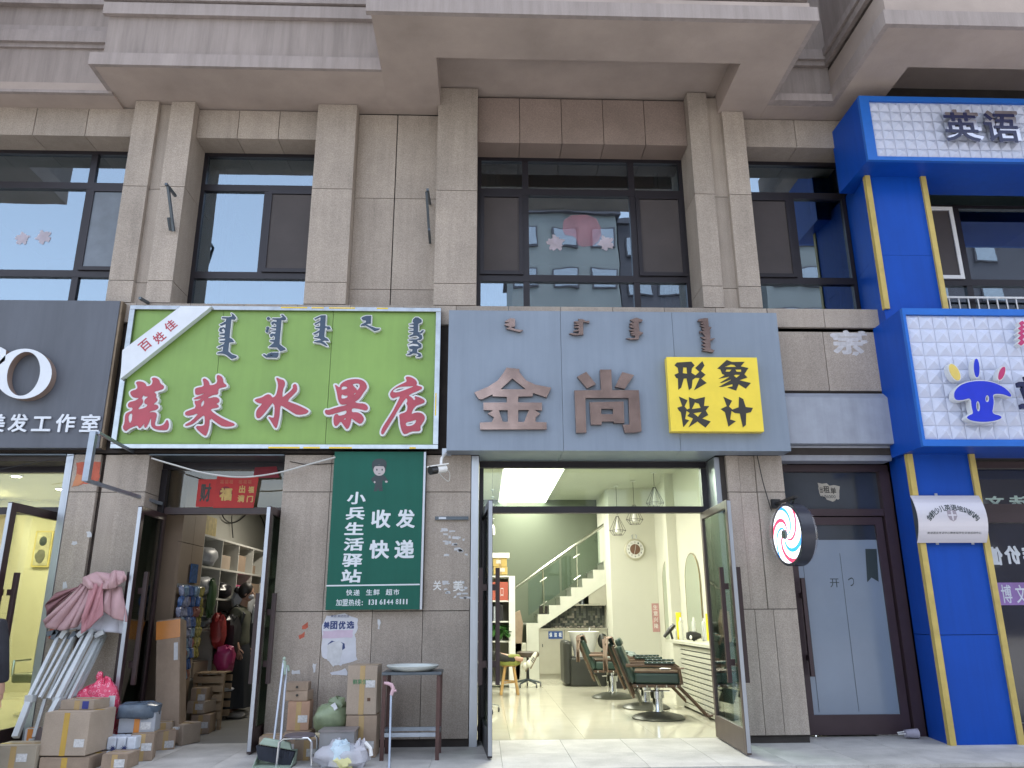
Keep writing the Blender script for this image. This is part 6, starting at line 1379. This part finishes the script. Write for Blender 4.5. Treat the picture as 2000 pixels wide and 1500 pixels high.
pinkc = mat('pink_cloth', (.44, .28, .29), rough=.85, var=.10, scale=6, bump=.1, bscale=30); whc = mat('white_lining', (.58, .60, .68), rough=.6, var=.06)
# cloth: gathered sheets hanging from the bunched top
def sheet(top, bot, n, y0, amp, m, name='cloth', seed=0, nu=70, nv=16, sag=.0):
    """gathered cloth between two picture polylines; n folds that deepen and sharpen downwards"""
    def along(l, t):
        L = [math.dist(l[i], l[i+1]) for i in range(len(l)-1)]; s = t*sum(L)
        for i, d in enumerate(L):
            if s <= d or i == len(L)-1: k = s/d; return (l[i][0]+(l[i+1][0]-l[i][0])*k, l[i][1]+(l[i+1][1]-l[i][1])*k)
            s -= d
    r = random.Random(seed); ph = [r.uniform(0, 6.3) for _ in range(6)]; v = []
    for i in range(nu+1):
        u = i/nu; uw = u+.02*sin(9*u+ph[0]); a = along(top, u); b_ = along(bot, u)
        for j in range(nv+1):
            w = j/nv; s_ = sin(pi*n*uw+ph[1]*.2+.5*sin(2.2*w+ph[2])); rd = abs(s_)**.55
            x = a[0]+(b_[0]-a[0])*w+2.2*sin(3*w+ph[3]+5*u); y = a[1]+(b_[1]-a[1])*(w**.92)+1.5*sin(7*u+ph[4])*w
            Y = y0-amp*(.35+.65*w)*rd-.05*sin(pi*w)*sag-.012*sin(13*u+5*w+ph[5])-.03*w
            p = P(x, y, Y); v.append((p[0], Y, p[1]))
    b = MB(); b.add(v, [(i*(nv+1)+j, (i+1)*(nv+1)+j, (i+1)*(nv+1)+j+1, i*(nv+1)+j+1) for i in range(nu) for j in range(nv)])
    me = b.mesh(name, m, True); bm = bmesh.new(); bm.from_mesh(me); bmesh.ops.solidify(bm, geom=bm.faces[:], thickness=.006); bm.to_mesh(me); bm.free(); return link(name, me, t, None, None, None, None)
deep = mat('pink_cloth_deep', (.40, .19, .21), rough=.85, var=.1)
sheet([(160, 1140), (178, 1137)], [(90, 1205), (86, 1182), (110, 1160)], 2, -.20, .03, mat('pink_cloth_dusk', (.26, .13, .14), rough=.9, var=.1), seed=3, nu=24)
sheet([(158, 1146), (200, 1140), (238, 1152)], [(108, 1236), (150, 1228), (215, 1236), (244, 1240)], 4, -.20, .02, whc, 'lining', 5)
sheet([(156, 1142), (196, 1138)], [(86, 1212), (92, 1228), (118, 1232), (150, 1222), (168, 1206)], 4.6, -.26, .055, pinkc, 'cloth', 1, sag=.5)
sheet([(196, 1140), (240, 1146)], [(196, 1192), (222, 1206), (247, 1216)], 2.2, -.27, .05, pinkc, 'cloth', 7, nu=40, sag=.6)
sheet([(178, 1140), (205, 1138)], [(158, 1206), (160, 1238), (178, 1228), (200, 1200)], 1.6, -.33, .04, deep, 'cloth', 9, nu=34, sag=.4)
sheet([(160, 1141), (160, 1128), (190, 1117), (215, 1120)], [(176, 1150), (200, 1146), (222, 1142), (236, 1140)], 3, -.27, .05, pinkc, 'cloth', 12, nu=50, sag=.8)
sheet([(205, 1124), (225, 1114), (243, 1116)], [(200, 1150), (225, 1148), (246, 1132)], 3.4, -.30, .045, pinkc, 'cloth', 15, nu=44, sag=.8)
for i, (x, y) in enumerate(((108, 1240), (125, 1238), (143, 1242), (160, 1236), (178, 1240), (195, 1238), (102, 1236))):
    p = P(x, y, -.26); MB().obox((p[0], -.26, p[1]), (.045, .05, .09), Euler((0, rad(20+9*i), 0)).to_matrix()).o('joint', [darkst, pole][i % 2], t)
p = P(94, 1238, -.1); box('red_scrap', redor, p[0]-.03, p[0]+.03, -.022, -.012, p[1]-.05, p[1]+.05, label='orange red scrap on the wall behind the canopy poles', cat='paper scrap')

# ---- parcels between the two doors
gm2 = 'cartons against the granite wall'
BX(672, 1398, 733, 1484, -.55, .26, 'lower large carton of the tall stack beside the steel table', cardb, z0=.001, group=gm2)
c2 = BX(676, 1300, 735, 1396, -.55, .27, 'upper large carton with green print, on the tall stack', cardb2, rz=rad(-2), group=gm2)
x0, x1 = P(688, 1355, -.56)[0], P(722, 1355, -.56)[0]; z0, z1 = P(700, 1358, -.56)[1], P(700, 1345, -.56)[1]
zc = c2.location
grnp = mat('print_green', (.07, .19, .09), rough=.7, var=.2, scale=30)
lettering('鲜果优选', -.09, .09, .40, .44, -.1365, grnp, c2, bold=.02, depth=.0006).location -= Vector((0, 0, 0))
for o_ in c2.children:
    if o_.name.startswith('letter'):
        o_.location = Vector((0, -.1365, .27)); o_.scale = (1, 1, 1.2)
MB().box(.045, .075, -.1375, -.1355, .11, .14).o('stamp', mat('print_brown', (.10, .05, .03), rough=.8), c2).location = (.07, -.1365, .12)
for o_ in c2.children:
    if o_.name.startswith('letter'): o_.parent = c2
BX(554, 1430, 604, 1450, -.42, .25, 'bottom carton of the small stack behind the broom', cardb, z0=.001, group=gm2)
BX(558, 1371, 601, 1427, -.36, .22, 'dented square carton in the middle of the small stack', mat('cardboard_rosy', (.40, .25, .17), rough=.8, var=.1), group=gm2, rz=rad(3))
BX(558, 1350, 602, 1369, -.34, .20, 'shallow carton with a round hole, second from the top', cardb, group=gm2, rz=rad(-5), tape=False); BX(558, 1334, 600, 1349, -.34, .20, 'shallow carton with a round hole, on top of the small stack', cardb, group=gm2, rz=rad(4), tape=False)
for y in (1342, 1358):
    p = P(580, y, -.35); MB().lathe([(.012, 0), (.012, .006)], (p[0], -.352, p[1]), 10, 'y').o('hand_hole', blk, label='round dark hole of the shallow carton at %s' % ('the top' if y == 1342 else 'second place'), cat='hole')
BX(503, 1440, 556, 1478, -.50, .26, 'low carton behind the dustpan next to the grocery door', cardb, z0=.001, group=gm2)
BX(572, 1446, 622, 1482, -.66, .2, 'carton behind the chrome stool', cardb, z0=.001, group=gm2)
t = T('produce_tray', 'cream woven tray under the green bag', 'tray', (-1.5, -.4, 0)); x0, x1 = P(612, 1440, -.5)[0], P(668, 1440, -.5)[0]; zt_ = P(640, 1432, -.5)[1]
box('tray', mat('cream_weave', (.48, .42, .28), rough=.8, var=.15, scale=40), x0, x1, -.5, -.25, zt_-.05, zt_, t, bev=.01)
box('support', cardb, x0+.02, x1-.02, -.49, -.26, .001, zt_-.051, label='carton hidden under the cream tray', cat='box')
x, z = P(645, 1400, -.4)
gbag = mat('green_plastic_bag', (.20, .25, .15), rough=.3, var=.25, scale=10)
t = T('green_bag', 'bulging translucent green bag of vegetables on the cream tray', 'bag', (x, -.4, z)); MB().blob((x, -.38, zt_+.12), (.165, .13, .13), 22, 12, .05, 6, flat=zt_, sq=.85).o('bag', gbag, t, smooth=True)
MB().blob((x+.06, -.38, zt_+.24), (.09, .05, .07), 12, 8, .15, 7).o('bag_neck', gbag, t, smooth=True); MB().obox((x+.02, -.47, zt_+.21), (.11, .01, .07), Euler((rad(-30), rad(-35), 0)).to_matrix()).o('slip', wsc, t)
# clear tub and rubbish bag
clr = glass('clear_film', (.80, .82, .84), .06, rough=.15); t = T('plastic_tub', 'dusty clear plastic storage tub beside the carton stack', 'tub', (-1.4, -.75, 0))
x0, x1 = P(622, 1470, -.8)[0], P(690, 1470, -.8)[0]; b = MB(); h = .26
for q in ((x0, x1, -.8, -.795), (x0, x1, -.56, -.555), (x0, x0+.005, -.795, -.56), (x1-.005, x1, -.795, -.56)): b.box(q[0], q[1], q[2], q[3], .003, h)
b.o('walls', mat('tub_plastic', (.42, .42, .43), rough=.3, var=.1, alpha=.55), t); box('lid', mat('tub_lid', (.20, .18, .18), rough=.4, var=.2), x0-.01, x1+.01, -.81, -.55, h, h+.015, t)
t = T('rubbish_bag', 'open thin white plastic bag of mixed rubbish at the bottom edge', 'rubbish bag', (-1.2, -1.0, 0)); film2 = mat('thin_film', (.62, .62, .68), rough=.25, var=.1, alpha=.55); bx = P(670, 1480, -.98)[0]
MB().blob((bx, -.98, .08), (.24, .13, .11), 24, 12, .10, 4, flat=.0).o('film', film2, t, smooth=True); MB().tube([(bx-.12, -.98, .1), (bx-.08, -1.0, .22), (bx-.05, -.99, .24), (bx-.03, -.98, .12)], [.05, .02, .015, .04], 8).o('handle_loop', film2, t, smooth=True)
bl = mat('pale_blue_wrap', (.50, .62, .70), rough=.4, var=.15); yw = mat('pale_yellow_wrap', (.60, .58, .28), rough=.5, var=.15)
MB().blob((bx-.01, -1.02, .12), (.10, .07, .09), 16, 10, .14, 12, sq=.7).o('blue_wrapper', bl, t, smooth=True); MB().blob((bx+.02, -1.08, .05), (.09, .04, .05), 12, 8, .18, 13).o('yellow_wrapper', yw, t, smooth=True)
MB().blob((bx+.15, -1.0, .08), (.05, .05, .13), 12, 8, .15, 14, sq=.6).o('white_wrapper', film2, t, smooth=True); MB().tube([(bx+.19, -1.0, .2), (bx+.24, -1.0, .15), (bx+.25, -1.0, .09)], .018, 8).o('tube', white, t)

# ---- chrome stool
def pv(a, b, Y): p = P(a, b, Y); return Vector((p[0], Y, p[1]))
t = T('stool', 'low chrome legged stool with a dark flat seat at the bottom edge', 'stool', (-1.66, -.9, 0))
zs = .235; x0, x1 = P(546, 1445, -.98)[0], P(609, 1445, -.98)[0]; xc = (x0+x1)/2
MB().lathe([(.13, 0), (.14, .008), (.13, .02)], (xc+.01, -.86, zs), 24).o('seat', mat('seat_mauve', (.10, .085, .10), rough=.5, var=.1), t, smooth=True)
for y in (-.98, -.74): MB().tube([(x0-.01, y, .0), (x0, y, zs-.03), (x0+.035, y, zs), (x1-.035, y, zs), (x1, y, zs-.03), (x1+.01, y, .0)], .012, 8).o('leg_hoop', chrome, t, smooth=True)
for x in (x0, x1): MB().tube([(x, -.98, .08), (x, -.74, .08)], .008, 6).o('brace', chrome, t)
# ---- broom and dustpan
mintp = mat('mint_plastic', (.30, .38, .31), rough=.4, var=.08); bris = mat('bristle_black', (.018, .022, .035), rough=.8, var=.3, scale=40, stretch=(1, 1, .1))
t = T('broom', 'broom with grey handle, mint green head and dark bristles leaning beside the dustpan', 'broom', (-1.9, -.7, 0))
MB().tube([pv(560, 1300, -.45), pv(548, 1447, -.90)], .011, 8).o('handle', steel, t); MB().tube([pv(561, 1300, -.45), pv(563, 1312, -.47)], .018, 8).o('handle_hook', mintp, t)
p = pv(540, 1452, -.90); MB().obox(p, (.30, .05, .06), Euler((0, rad(10), 0)).to_matrix(), .8).o('head', mintp, t, bev=.01); b = MB()
for k in range(15): b.obox(p+Vector((-.15+k*.021, 0, -.07-.004*k)), (.020, .055, .12), Euler((0, rad(-14+k*2), 0)).to_matrix())
o_ = b.o('bristles', bris, t); o_['kind'] = 'stuff'
t = T('dustpan', 'mint green long handled dustpan standing open at the bottom edge', 'dustpan', (-2.0, -.9, 0)); p = pv(530, 1490, -.9)
MB().tube([pv(554, 1290, -.5), pv(534, 1455, -.79)], .011, 8).o('handle', steel, t); MB().blob(pv(555, 1287, -.5), (.016, .016, .022), 10, 6).o('handle_knob', mintp, t); MB().tube([pv(555, 1292, -.5), pv(556, 1318, -.53)], [.02, .014], 8).o('grip', mintp, t)
x0, x1 = P(497, 1490, -.95)[0], P(572, 1490, -.95)[0]
MB().prism([(-1.04, .004), (-.80, .004), (-.78, .12), (-.79, .12), (-.812, .012), (-1.04, .010)], x0, x1, 'x').o('pan', mintp, t)
for x in (x0, x1-.006): MB().prism([(-1.04, .004), (-.80, .004), (-.78, .12), (-.84, .10)], x, x+.006, 'x').o('side', mintp, t)
MB().blob(pv(534, 1458, -.785), (.02, .02, .03), 8, 6).o('socket', mintp, t)

# ---- steel side table with basin, cane
t = T('steel_table', 'narrow weathered steel table with brown legs beside the barber door', 'table', (-.68, -.52, 0)); tx0, tx1, ty0, ty1, tz = -.945, -.40, -.72, -.30, .765
redox = mat('red_oxide_steel', (.085, .045, .04), rough=.5, metal=.3, var=.25)
for x in (tx0, tx1-.035):
    for y in (ty0, ty1-.035): box('leg', redox, x, x+.035, y, y+.035, 0, tz-.03, t)
box('tabletop', darkst, tx0-.01, tx1+.01, ty0-.01, ty1+.01, tz-.025, tz, t, bev=.004)
for z, x0, x1, y0, y1 in ((.20, tx0+.036, tx1-.036, ty0+.004, ty0+.03), (.20, tx0+.036, tx1-.036, ty1-.03, ty1-.004), (.205, tx0+.004, tx0+.03, ty0+.036, ty1-.036), (.205, tx1-.03, tx1-.004, ty0+.036, ty1-.036)): box('rail', galv, x0, x1, y0, y1, z, z+.035, t)
bn = MB().lathe([(.19, 0), (.245, .035), (.255, .05), (.245, .056), (.20, .052), (.17, .02)], (-.68, -.52, tz+.001), 36); bn.o('wash_basin', mat('enamel_white', (.58, .62, .60), rough=.25, var=.06), label='shallow white enamel basin lying on the steel table', cat='basin', smooth=True)
pinkp = mat('pale_pink_plastic', (.55, .36, .40), rough=.4, var=.05)
t = T('walking_cane', 'grey walking cane with a pale pink handle leaning on the steel table', 'cane', (-.85, -.9, 0)); C1, C2 = pv(764, 1352, -.80), pv(760, 1500, -1.05)
MB().tube([C1, C2], .011, 8).o('shaft', galv, t); MB().tube([pv(750, 1334, -.79), pv(758, 1335, -.79), pv(765, 1338, -.80), pv(768, 1345, -.80), pv(764, 1358, -.81)], [.012, .016, .018, .018, .016], 10).o('handle', pinkp, t, smooth=True)
MB().tube([pv(766, 1350, -.80), pv(774, 1349, -.80)], .012, 8).o('handle_button', pinkp, t)
# ---- plastic cup on the step by the grey door
t = T('plastic_cup', 'crushed clear plastic cup lying on the step by the blue column', 'cup', (4.5, .2, .03)); cupm = mat('cup_plastic', (.48, .46, .55), rough=.2, var=.2, alpha=.6); gx, gy = G(1778, 1443)
MB().lathe([(.038, 0), (.05, .13), (.052, .135), (.046, .133), (.035, .01)], (gx-.05, gy, .052), 16, 'x').o('cup', cupm, t, smooth=True); MB().tube([(gx-.05, gy-.01, .05), (gx-.13, gy-.02, .05), (gx-.14, gy-.02, .065), (gx-.06, gy, .07)], .006, 6).o('lid_strap', white, t)
# ================================================================== people
def skinned(name, pts, edges, mats, parent, root=0, sub=2):
    """pts: list of (x, y, z, radius)"""
    me = bpy.data.meshes.new(name); me.from_pydata([p[:3] for p in pts], edges, []); o = bpy.data.objects.new(name, me); COL.objects.link(o)
    sk = o.modifiers.new('s', 'SKIN'); sk.use_smooth_shade = True
    if not me.skin_vertices: 
        bm = bmesh.new(); bm.from_mesh(me); bm.verts.layers.skin.verify(); bm.to_mesh(me); bm.free()
    for i, p in enumerate(pts):
        d = me.skin_vertices[0].data[i]; r = p[3]; d.radius = r if isinstance(r, tuple) else (r, r); d.use_root = (i == root)
    ss = o.modifiers.new('ss', 'SUBSURF'); ss.levels = sub; ss.render_levels = sub
    dg = bpy.context.evaluated_depsgraph_get(); g = bpy.data.meshes.new_from_object(o.evaluated_get(dg)); bpy.data.objects.remove(o)
    g.name = name; g.materials.clear()
    for m in (mats if isinstance(mats, (list, tuple)) else [mats]): g.materials.append(m)
    g.polygons.foreach_set('use_smooth', [True]*len(g.polygons)); g.polygons.foreach_set('material_index', [0]*len(g.polygons))
    return link(name, g, parent, None, None, None, None)
skinm = mat('skin', (.42, .25, .18), rough=.55, var=.05, scale=8); hairm = mat('hair_black', (.012, .010, .010), rough=.5, var=.3, scale=40, stretch=(1, 1, .2))
class Sk:
    def __init__(s): s.p = []; s.e = []
    def chain(s, start, pts):
        prev = start
        for q in pts:
            s.p.append(q); i = len(s.p)-1
            if prev is not None: s.e.append((prev, i))
            prev = i
        return prev
def add_hand(S, wrist, wpos, fdir, side, curl=.25):
    """palm and five fingers from the wrist joint; fdir = finger direction, side = unit vector towards the thumb"""
    f = Vector(fdir).normalized(); s = Vector(side).normalized(); n = f.cross(s).normalized(); w = Vector(wpos)
    pm = w+f*.055; pi_ = S.chain(wrist, [(*(w+f*.025), .024), (*pm, (.030, .018))])
    for k, (o_, L) in enumerate(((.030, .068), (.010, .078), (-.010, .072), (-.029, .056))):
        b = w+f*.085+s*o_; c = b+f*L*.45+n*L*curl*.3; d = c+(f*(1-curl)+n*curl).normalized()*L*.5
        S.chain(pi_, [(*b, .010), (*c, .0085), (*d, .0065)])
    b = w+f*.035+s*.035; S.chain(pi_-1, [(*b, .012), (*(b+f*.03+s*.018), .010), (*(b+f*.055+s*.020), .0075)])
def head(parent, c, fwd, m=skinm, r=1.0):
    """head with nose, ears, eyes and mouth; fwd = unit vector the face looks along"""
    f = Vector(fwd).normalized(); s = Vector((0, 0, 1)).cross(f).normalized(); c = Vector(c); u = f.cross(s)
    M = Matrix((f, s, u)).transposed()
    b = MB(); b.blob((0, 0, 0), (.090*r, .074*r, .112*r), 20, 14); b.blob((.022*r, 0, -.055*r), (.065*r, .056*r, .066*r), 16, 10)
    b.blob((.093*r, 0, -.012*r), (.016, .012, .024), 10, 7)
    for q in (-1, 1): b.blob((-.005, q*.075*r, -.015), (.018, .008, .028), 10, 7)
    b.v = [tuple(c+M@Vector(v)) for v in b.v]; h = b.o('head', m, parent, smooth=True)
    for q in (-1, 1):
        e = MB().blob((.079*r, q*.032, .008), (.008, .013, .007), 8, 6); e.v = [tuple(c+M@Vector(v)) for v in e.v]; e.o('eye', dk_p, h)
    e = MB().blob((.080*r, 0, -.058), (.010, .022, .005), 8, 6); e.v = [tuple(c+M@Vector(v)) for v in e.v]; e.o('mouth', mat('lips', (.30, .10, .09), rough=.5), h)
    return h, M, c
def loc_blob(parent, name, m, c, M, off, r, rough=0., seed=0, **k):
    b = MB().blob((0, 0, 0), r, 18, 12, rough, seed, **k); b.v = [tuple(c+M@(Vector(v)+Vector(off))) for v in b.v]; return b.o(name, m, parent, smooth=True)

# ---- woman in the grocery, seen from her right, facing into the shelves at the right
bx, by = G(452, 1402)
W_ = T('person', 'woman in an olive jacket and long dark skirt with a backpack inside the grocery', 'person', (bx, by, 0))
olive = mat('olive_jacket', (.085, .09, .065), rough=.85, var=.12, scale=8, bump=.2, bscale=30); skirtm = mat('dark_skirt', (.014, .018, .025), rough=.8, var=.2, scale=10, stretch=(3, 3, .3)); packm = mat('black_backpack', (.012, .012, .014), rough=.5, var=.2)
S = Sk(); o = Vector((bx, by, 0)); A = lambda x, y, z, r: (bx+x, by+y, z, r)
S.chain(None, [A(0, 0, .93, (.12, .15)), A(.0, 0, 1.08, (.10, .13)), A(-.01, 0, 1.25, (.11, .16)), A(.01, 0, 1.37, (.06, .08)), A(.035, 0, 1.44, .048), A(.05, 0, 1.52, .05)])
for s_ in (-1, 1):
    e = S.chain(2, [A(-.01, s_*.15, 1.33, .055), A(-.05, s_*.20, 1.10, .044), A(.06, s_*.21, .89, .034)]); add_hand(S, e, (bx+.06, by+s_*.21, .87), (.35, 0, -1), (1, 0, .35))
    S.chain(0, [A(0, s_*.085, .84, .085), A(.02, s_*.09, .48, .06), A(-.01, s_*.09, .10, .04), A(.07, s_*.09, .045, .035)])
skinned('body', S.p, S.e, skinm, W_)
h, M, c = head(W_, (bx+.06, by+.0, 1.585), (.95, .15, -.12), r=.98)
loc_blob(W_, 'hair', hairm, c, M, (-.022, 0, .022), (.098, .088, .115), .02, 1); loc_blob(W_, 'hair_bun', hairm, c, M, (-.13, 0, .02), (.045, .045, .045), .06, 2)
loc_blob(W_, 'face_mask', mat('mask_white', (.5, .52, .56), rough=.8), c, M, (.055, 0, -.045), (.052, .060, .045))
J = Sk(); J.chain(None, [A(0, 0, .84, (.16, .20)), A(0, 0, .98, (.155, .195)), A(-.01, 0, 1.12, (.14, .18)), A(-.01, 0, 1.27, (.14, .19)), A(.005, 0, 1.385, (.075, .10)), A(.02, 0, 1.43, .062)])
for s_ in (-1, 1): J.chain(3, [A(-.01, s_*.17, 1.33, .075), A(-.05, s_*.215, 1.10, .068), A(.045, s_*.215, .92, .050)])
skinned('jacket', J.p, J.e, olive, W_)
b = MB(); N = 28; v = []
for i, (z, r) in enumerate(((.98, .135), (.86, .175), (.6, .20), (.35, .225), (.13, .25))):
    for k in range(N): a = 2*pi*k/N; rr = r*(1+.05*sin(7*a)*i/2); v.append((bx+rr*.9*cos(a), by+rr*sin(a), z))
b.add(v, [(i*N+k, i*N+(k+1) % N, (i+1)*N+(k+1) % N, (i+1)*N+k) for i in range(4) for k in range(N)]+[list(range(N))]); b.o('skirt', skirtm, W_, smooth=True)
for s_ in (-1, 1): MB().blob((bx+.07, by+s_*.09, .045), (.13, .048, .05), 14, 8, flat=.0, sq=.9).o('shoe', mat('shoe_white', (.5, .48, .46), rough=.6), W_, smooth=True)
bpk = T('backpack', 'black backpack worn by the woman in the grocery', 'backpack', (bx-.22, by, .95)); MB().blob((bx-.235, by, 1.12), (.11, .15, .22), 16, 12, .02, 3, sq=.6).o('bag', packm, bpk, smooth=True)
for s_ in (-1, 1): MB().tube([(bx-.16, by+s_*.13, 1.30), (bx-.02, by+s_*.14, 1.42), (bx+.10, by+s_*.16, 1.30), (bx+.05, by+s_*.17, 1.12), (bx-.14, by+s_*.17, .98)], .016, 6).o('strap', packm, bpk)

# ---- person resting in the barber shop, feet up on the stool
R_ = T('person', 'person in black trousers and striped white sneakers resting their feet on the green stool', 'person', (-.7, 5.3, 0))
blkt = mat('black_trousers', (.014, .014, .014), rough=.8, var=.2, scale=8, bump=.2, bscale=25); shirt = mat('dark_shirt', (.03, .03, .035), rough=.8, var=.2)
Yl = 5.15; an = P(1017, 1288, Yl); kn = P(950, 1272, Yl)
S = Sk(); S.chain(None, [(-.72, 5.3, .60, (.13, .16)), (-.85, 5.3, .82, (.11, .14)), (-.98, 5.3, 1.02, (.12, .17)), (-1.03, 5.3, 1.14, .06), (-1.05, 5.3, 1.22, .05)])
for s_, k_, a_ in ((-1, Vector((kn[0]-.05, Yl, kn[1]-.02)), Vector((an[0], Yl, an[1]))), (1, Vector((kn[0]-.1, Yl+.18, kn[1]-.06)), Vector((an[0]-.03, Yl+.12, an[1]-.05)))):
    S.chain(0, [(-.62, 5.3+s_*.1, .64, .09), (k_.x, k_.y, k_.z, .062), (a_.x, a_.y, a_.z, .038), (a_.x+.05, a_.y, a_.z+.0, .038)])
for s_ in (-1, 1):
    e = S.chain(2, [(-.97, 5.3+s_*.16, 1.06, .05), (-.80, 5.3+s_*.24, .84, .042), (-.58, 5.3+s_*.16, .80, .032)]); add_hand(S, e, (-.56, 5.3+s_*.16, .80), (1, 0, -.1), (0, -s_, 0))
skinned('body', S.p, S.e, skinm, R_)
h, M, c = head(R_, (-1.07, 5.3, 1.34), (.95, 0, -.3)); loc_blob(R_, 'hair', hairm, c, M, (-.02, 0, .03), (.098, .086, .11), .03, 4)
J = Sk(); J.chain(None, [(-.66, 5.3, .56, (.17, .19)), (-.76, 5.3, .68, (.17, .19)), (-.86, 5.3, .85, (.16, .18)), (-.98, 5.3, 1.03, (.155, .20)), (-1.02, 5.3, 1.13, .08)])
for s_ in (-1, 1): J.chain(3, [(-.97, 5.3+s_*.17, 1.06, .068), (-.80, 5.3+s_*.245, .84, .058), (-.62, 5.3+s_*.17, .80, .045)])
skinned('shirt', J.p, J.e, shirt, R_)
J = Sk(); J.chain(None, [(-.74, 5.3, .60, (.15, .17))])
for s_, k_, a_ in ((-1, Vector((kn[0]-.05, Yl, kn[1]-.02)), Vector((an[0]-.07, Yl, an[1]))), (1, Vector((kn[0]-.1, Yl+.18, kn[1]-.06)), Vector((an[0]-.1, Yl+.12, an[1]-.05)))):
    J.chain(0, [(-.62, 5.3+s_*.1, .64, .11), (k_.x, k_.y, k_.z, .082), (a_.x-.12, a_.y, a_.z, .068), (a_.x, a_.y, a_.z, .060)])
skinned('trousers', J.p, J.e, blkt, R_)
shw = mat('sneaker_white', (.62, .62, .56), rough=.5, var=.04); sole = mat('sneaker_sole', (.20, .16, .11), rough=.7)
for dx, dy, dz, tilt in ((0, 0, 0, 62), (-.05, .12, -.06, 50)):
    b = MB(); b.blob((0, 0, 0), (.14, .045, .042), 18, 10, flat=-.03, sq=.85); b.blob((-.075, 0, .03), (.055, .042, .045), 12, 8)
    M = Euler((0, rad(-tilt), 0)).to_matrix(); c = Vector((P(1040, 1290, Yl)[0]+dx, Yl+dy, P(1040, 1290, Yl)[1]+dz+.01)); b.v = [tuple(c+M@Vector(v)) for v in b.v]; s1 = b.o('sneaker', shw, R_, smooth=True)
    b = MB().box(-.14, .145, -.047, .047, -.046, -.028); b.v = [tuple(c+M@Vector(v)) for v in b.v]; b.o('sole', sole, s1, bev=.008)
    for k in range(3): b = MB().obox((-.02+k*.028, -.042, .0), (.012, .012, .055), Euler((0, rad(25), 0)).to_matrix()); b.v = [tuple(c+M@Vector(v)) for v in b.v]; b.o('stripe', blk, s1)
box('lounge_chair', mat('lounge_brown', (.06, .03, .02), rough=.5, var=.2), -1.1, -.45, 5.05, 5.55, .0, .46, label='low brown lounge seat under the resting person', cat='seat', bev=.04)


# ---- passer-by cut off by the left edge: dark sleeve and hand
ax_, az_ = P(2, 1346, -1.4); fx_ = ax_-.30; zb = -.17
L_ = T('person', 'passer-by in a dark jacket at the left edge, only sleeve and hand in view', 'person', (fx_, -1.4, zb))
jkt = mat('dark_navy_jacket', (.014, .015, .022), rough=.85, var=.2, scale=8, bump=.3, bscale=25); A = lambda x, y, z, r: (fx_+x, -1.4+y, zb+z, r)
wz = az_-zb
S = Sk(); S.chain(None, [A(0, 0, .94, (.15, .11)), A(0, 0, 1.12, (.13, .10)), A(0, -.01, 1.32, (.17, .11)), A(0, 0, 1.45, (.08, .06)), A(0, .02, 1.52, .05), A(0, .03, 1.58, .05)])
for s_ in (-1, 1):
    e = S.chain(2, [A(s_*.18, 0, 1.38, .055), A(s_*.27, -.03, 1.10, .044), A(s_*.285, .02, wz, .032)]); add_hand(S, e, (fx_+s_*.285, -1.38, zb+wz-.01), (-s_*.15, .1, -1), (0, 1, .1), .35)
    S.chain(0, [A(s_*.09, 0, .86, .09), A(s_*.10, .01, .48, .06), A(s_*.10, -.01, .09, .042), A(s_*.10, .08, .045, .035)])
skinned('body', S.p, S.e, skinm, L_)
h, M, c = head(L_, (fx_, -1.36, zb+1.66), (.1, 1, 0), r=1.08); loc_blob(L_, 'hair', hairm, c, M, (-.02, 0, .03), (.10, .088, .11), .03, 4)
J = Sk(); J.chain(None, [A(0, 0, .76, (.19, .14)), A(0, 0, .92, (.185, .145)), A(0, 0, 1.12, (.17, .135)), A(0, -.01, 1.34, (.19, .13)), A(0, 0, 1.47, (.09, .075))])
for s_ in (-1, 1): J.chain(3, [A(s_*.20, 0, 1.39, .075), A(s_*.275, -.03, 1.10, .068), A(s_*.288, .01, wz+.09, .058), A(s_*.288, .015, wz+.045, .056)])
skinned('jacket', J.p, J.e, jkt, L_)
J = Sk(); J.chain(None, [A(0, 0, .90, (.165, .13)), A(0, 0, 1.0, (.15, .12))])
for s_ in (-1, 1): J.chain(0, [A(s_*.09, 0, .84, .11), A(s_*.10, .01, .48, .08), A(s_*.10, -.01, .10, .07)])
skinned('trousers', J.p, J.e, blkt, L_)
for s_ in (-1, 1): MB().blob((fx_+s_*.10, -1.33, zb+.05), (.05, .14, .055), 14, 8, flat=zb, sq=.9).o('shoe', black, L_, smooth=True)
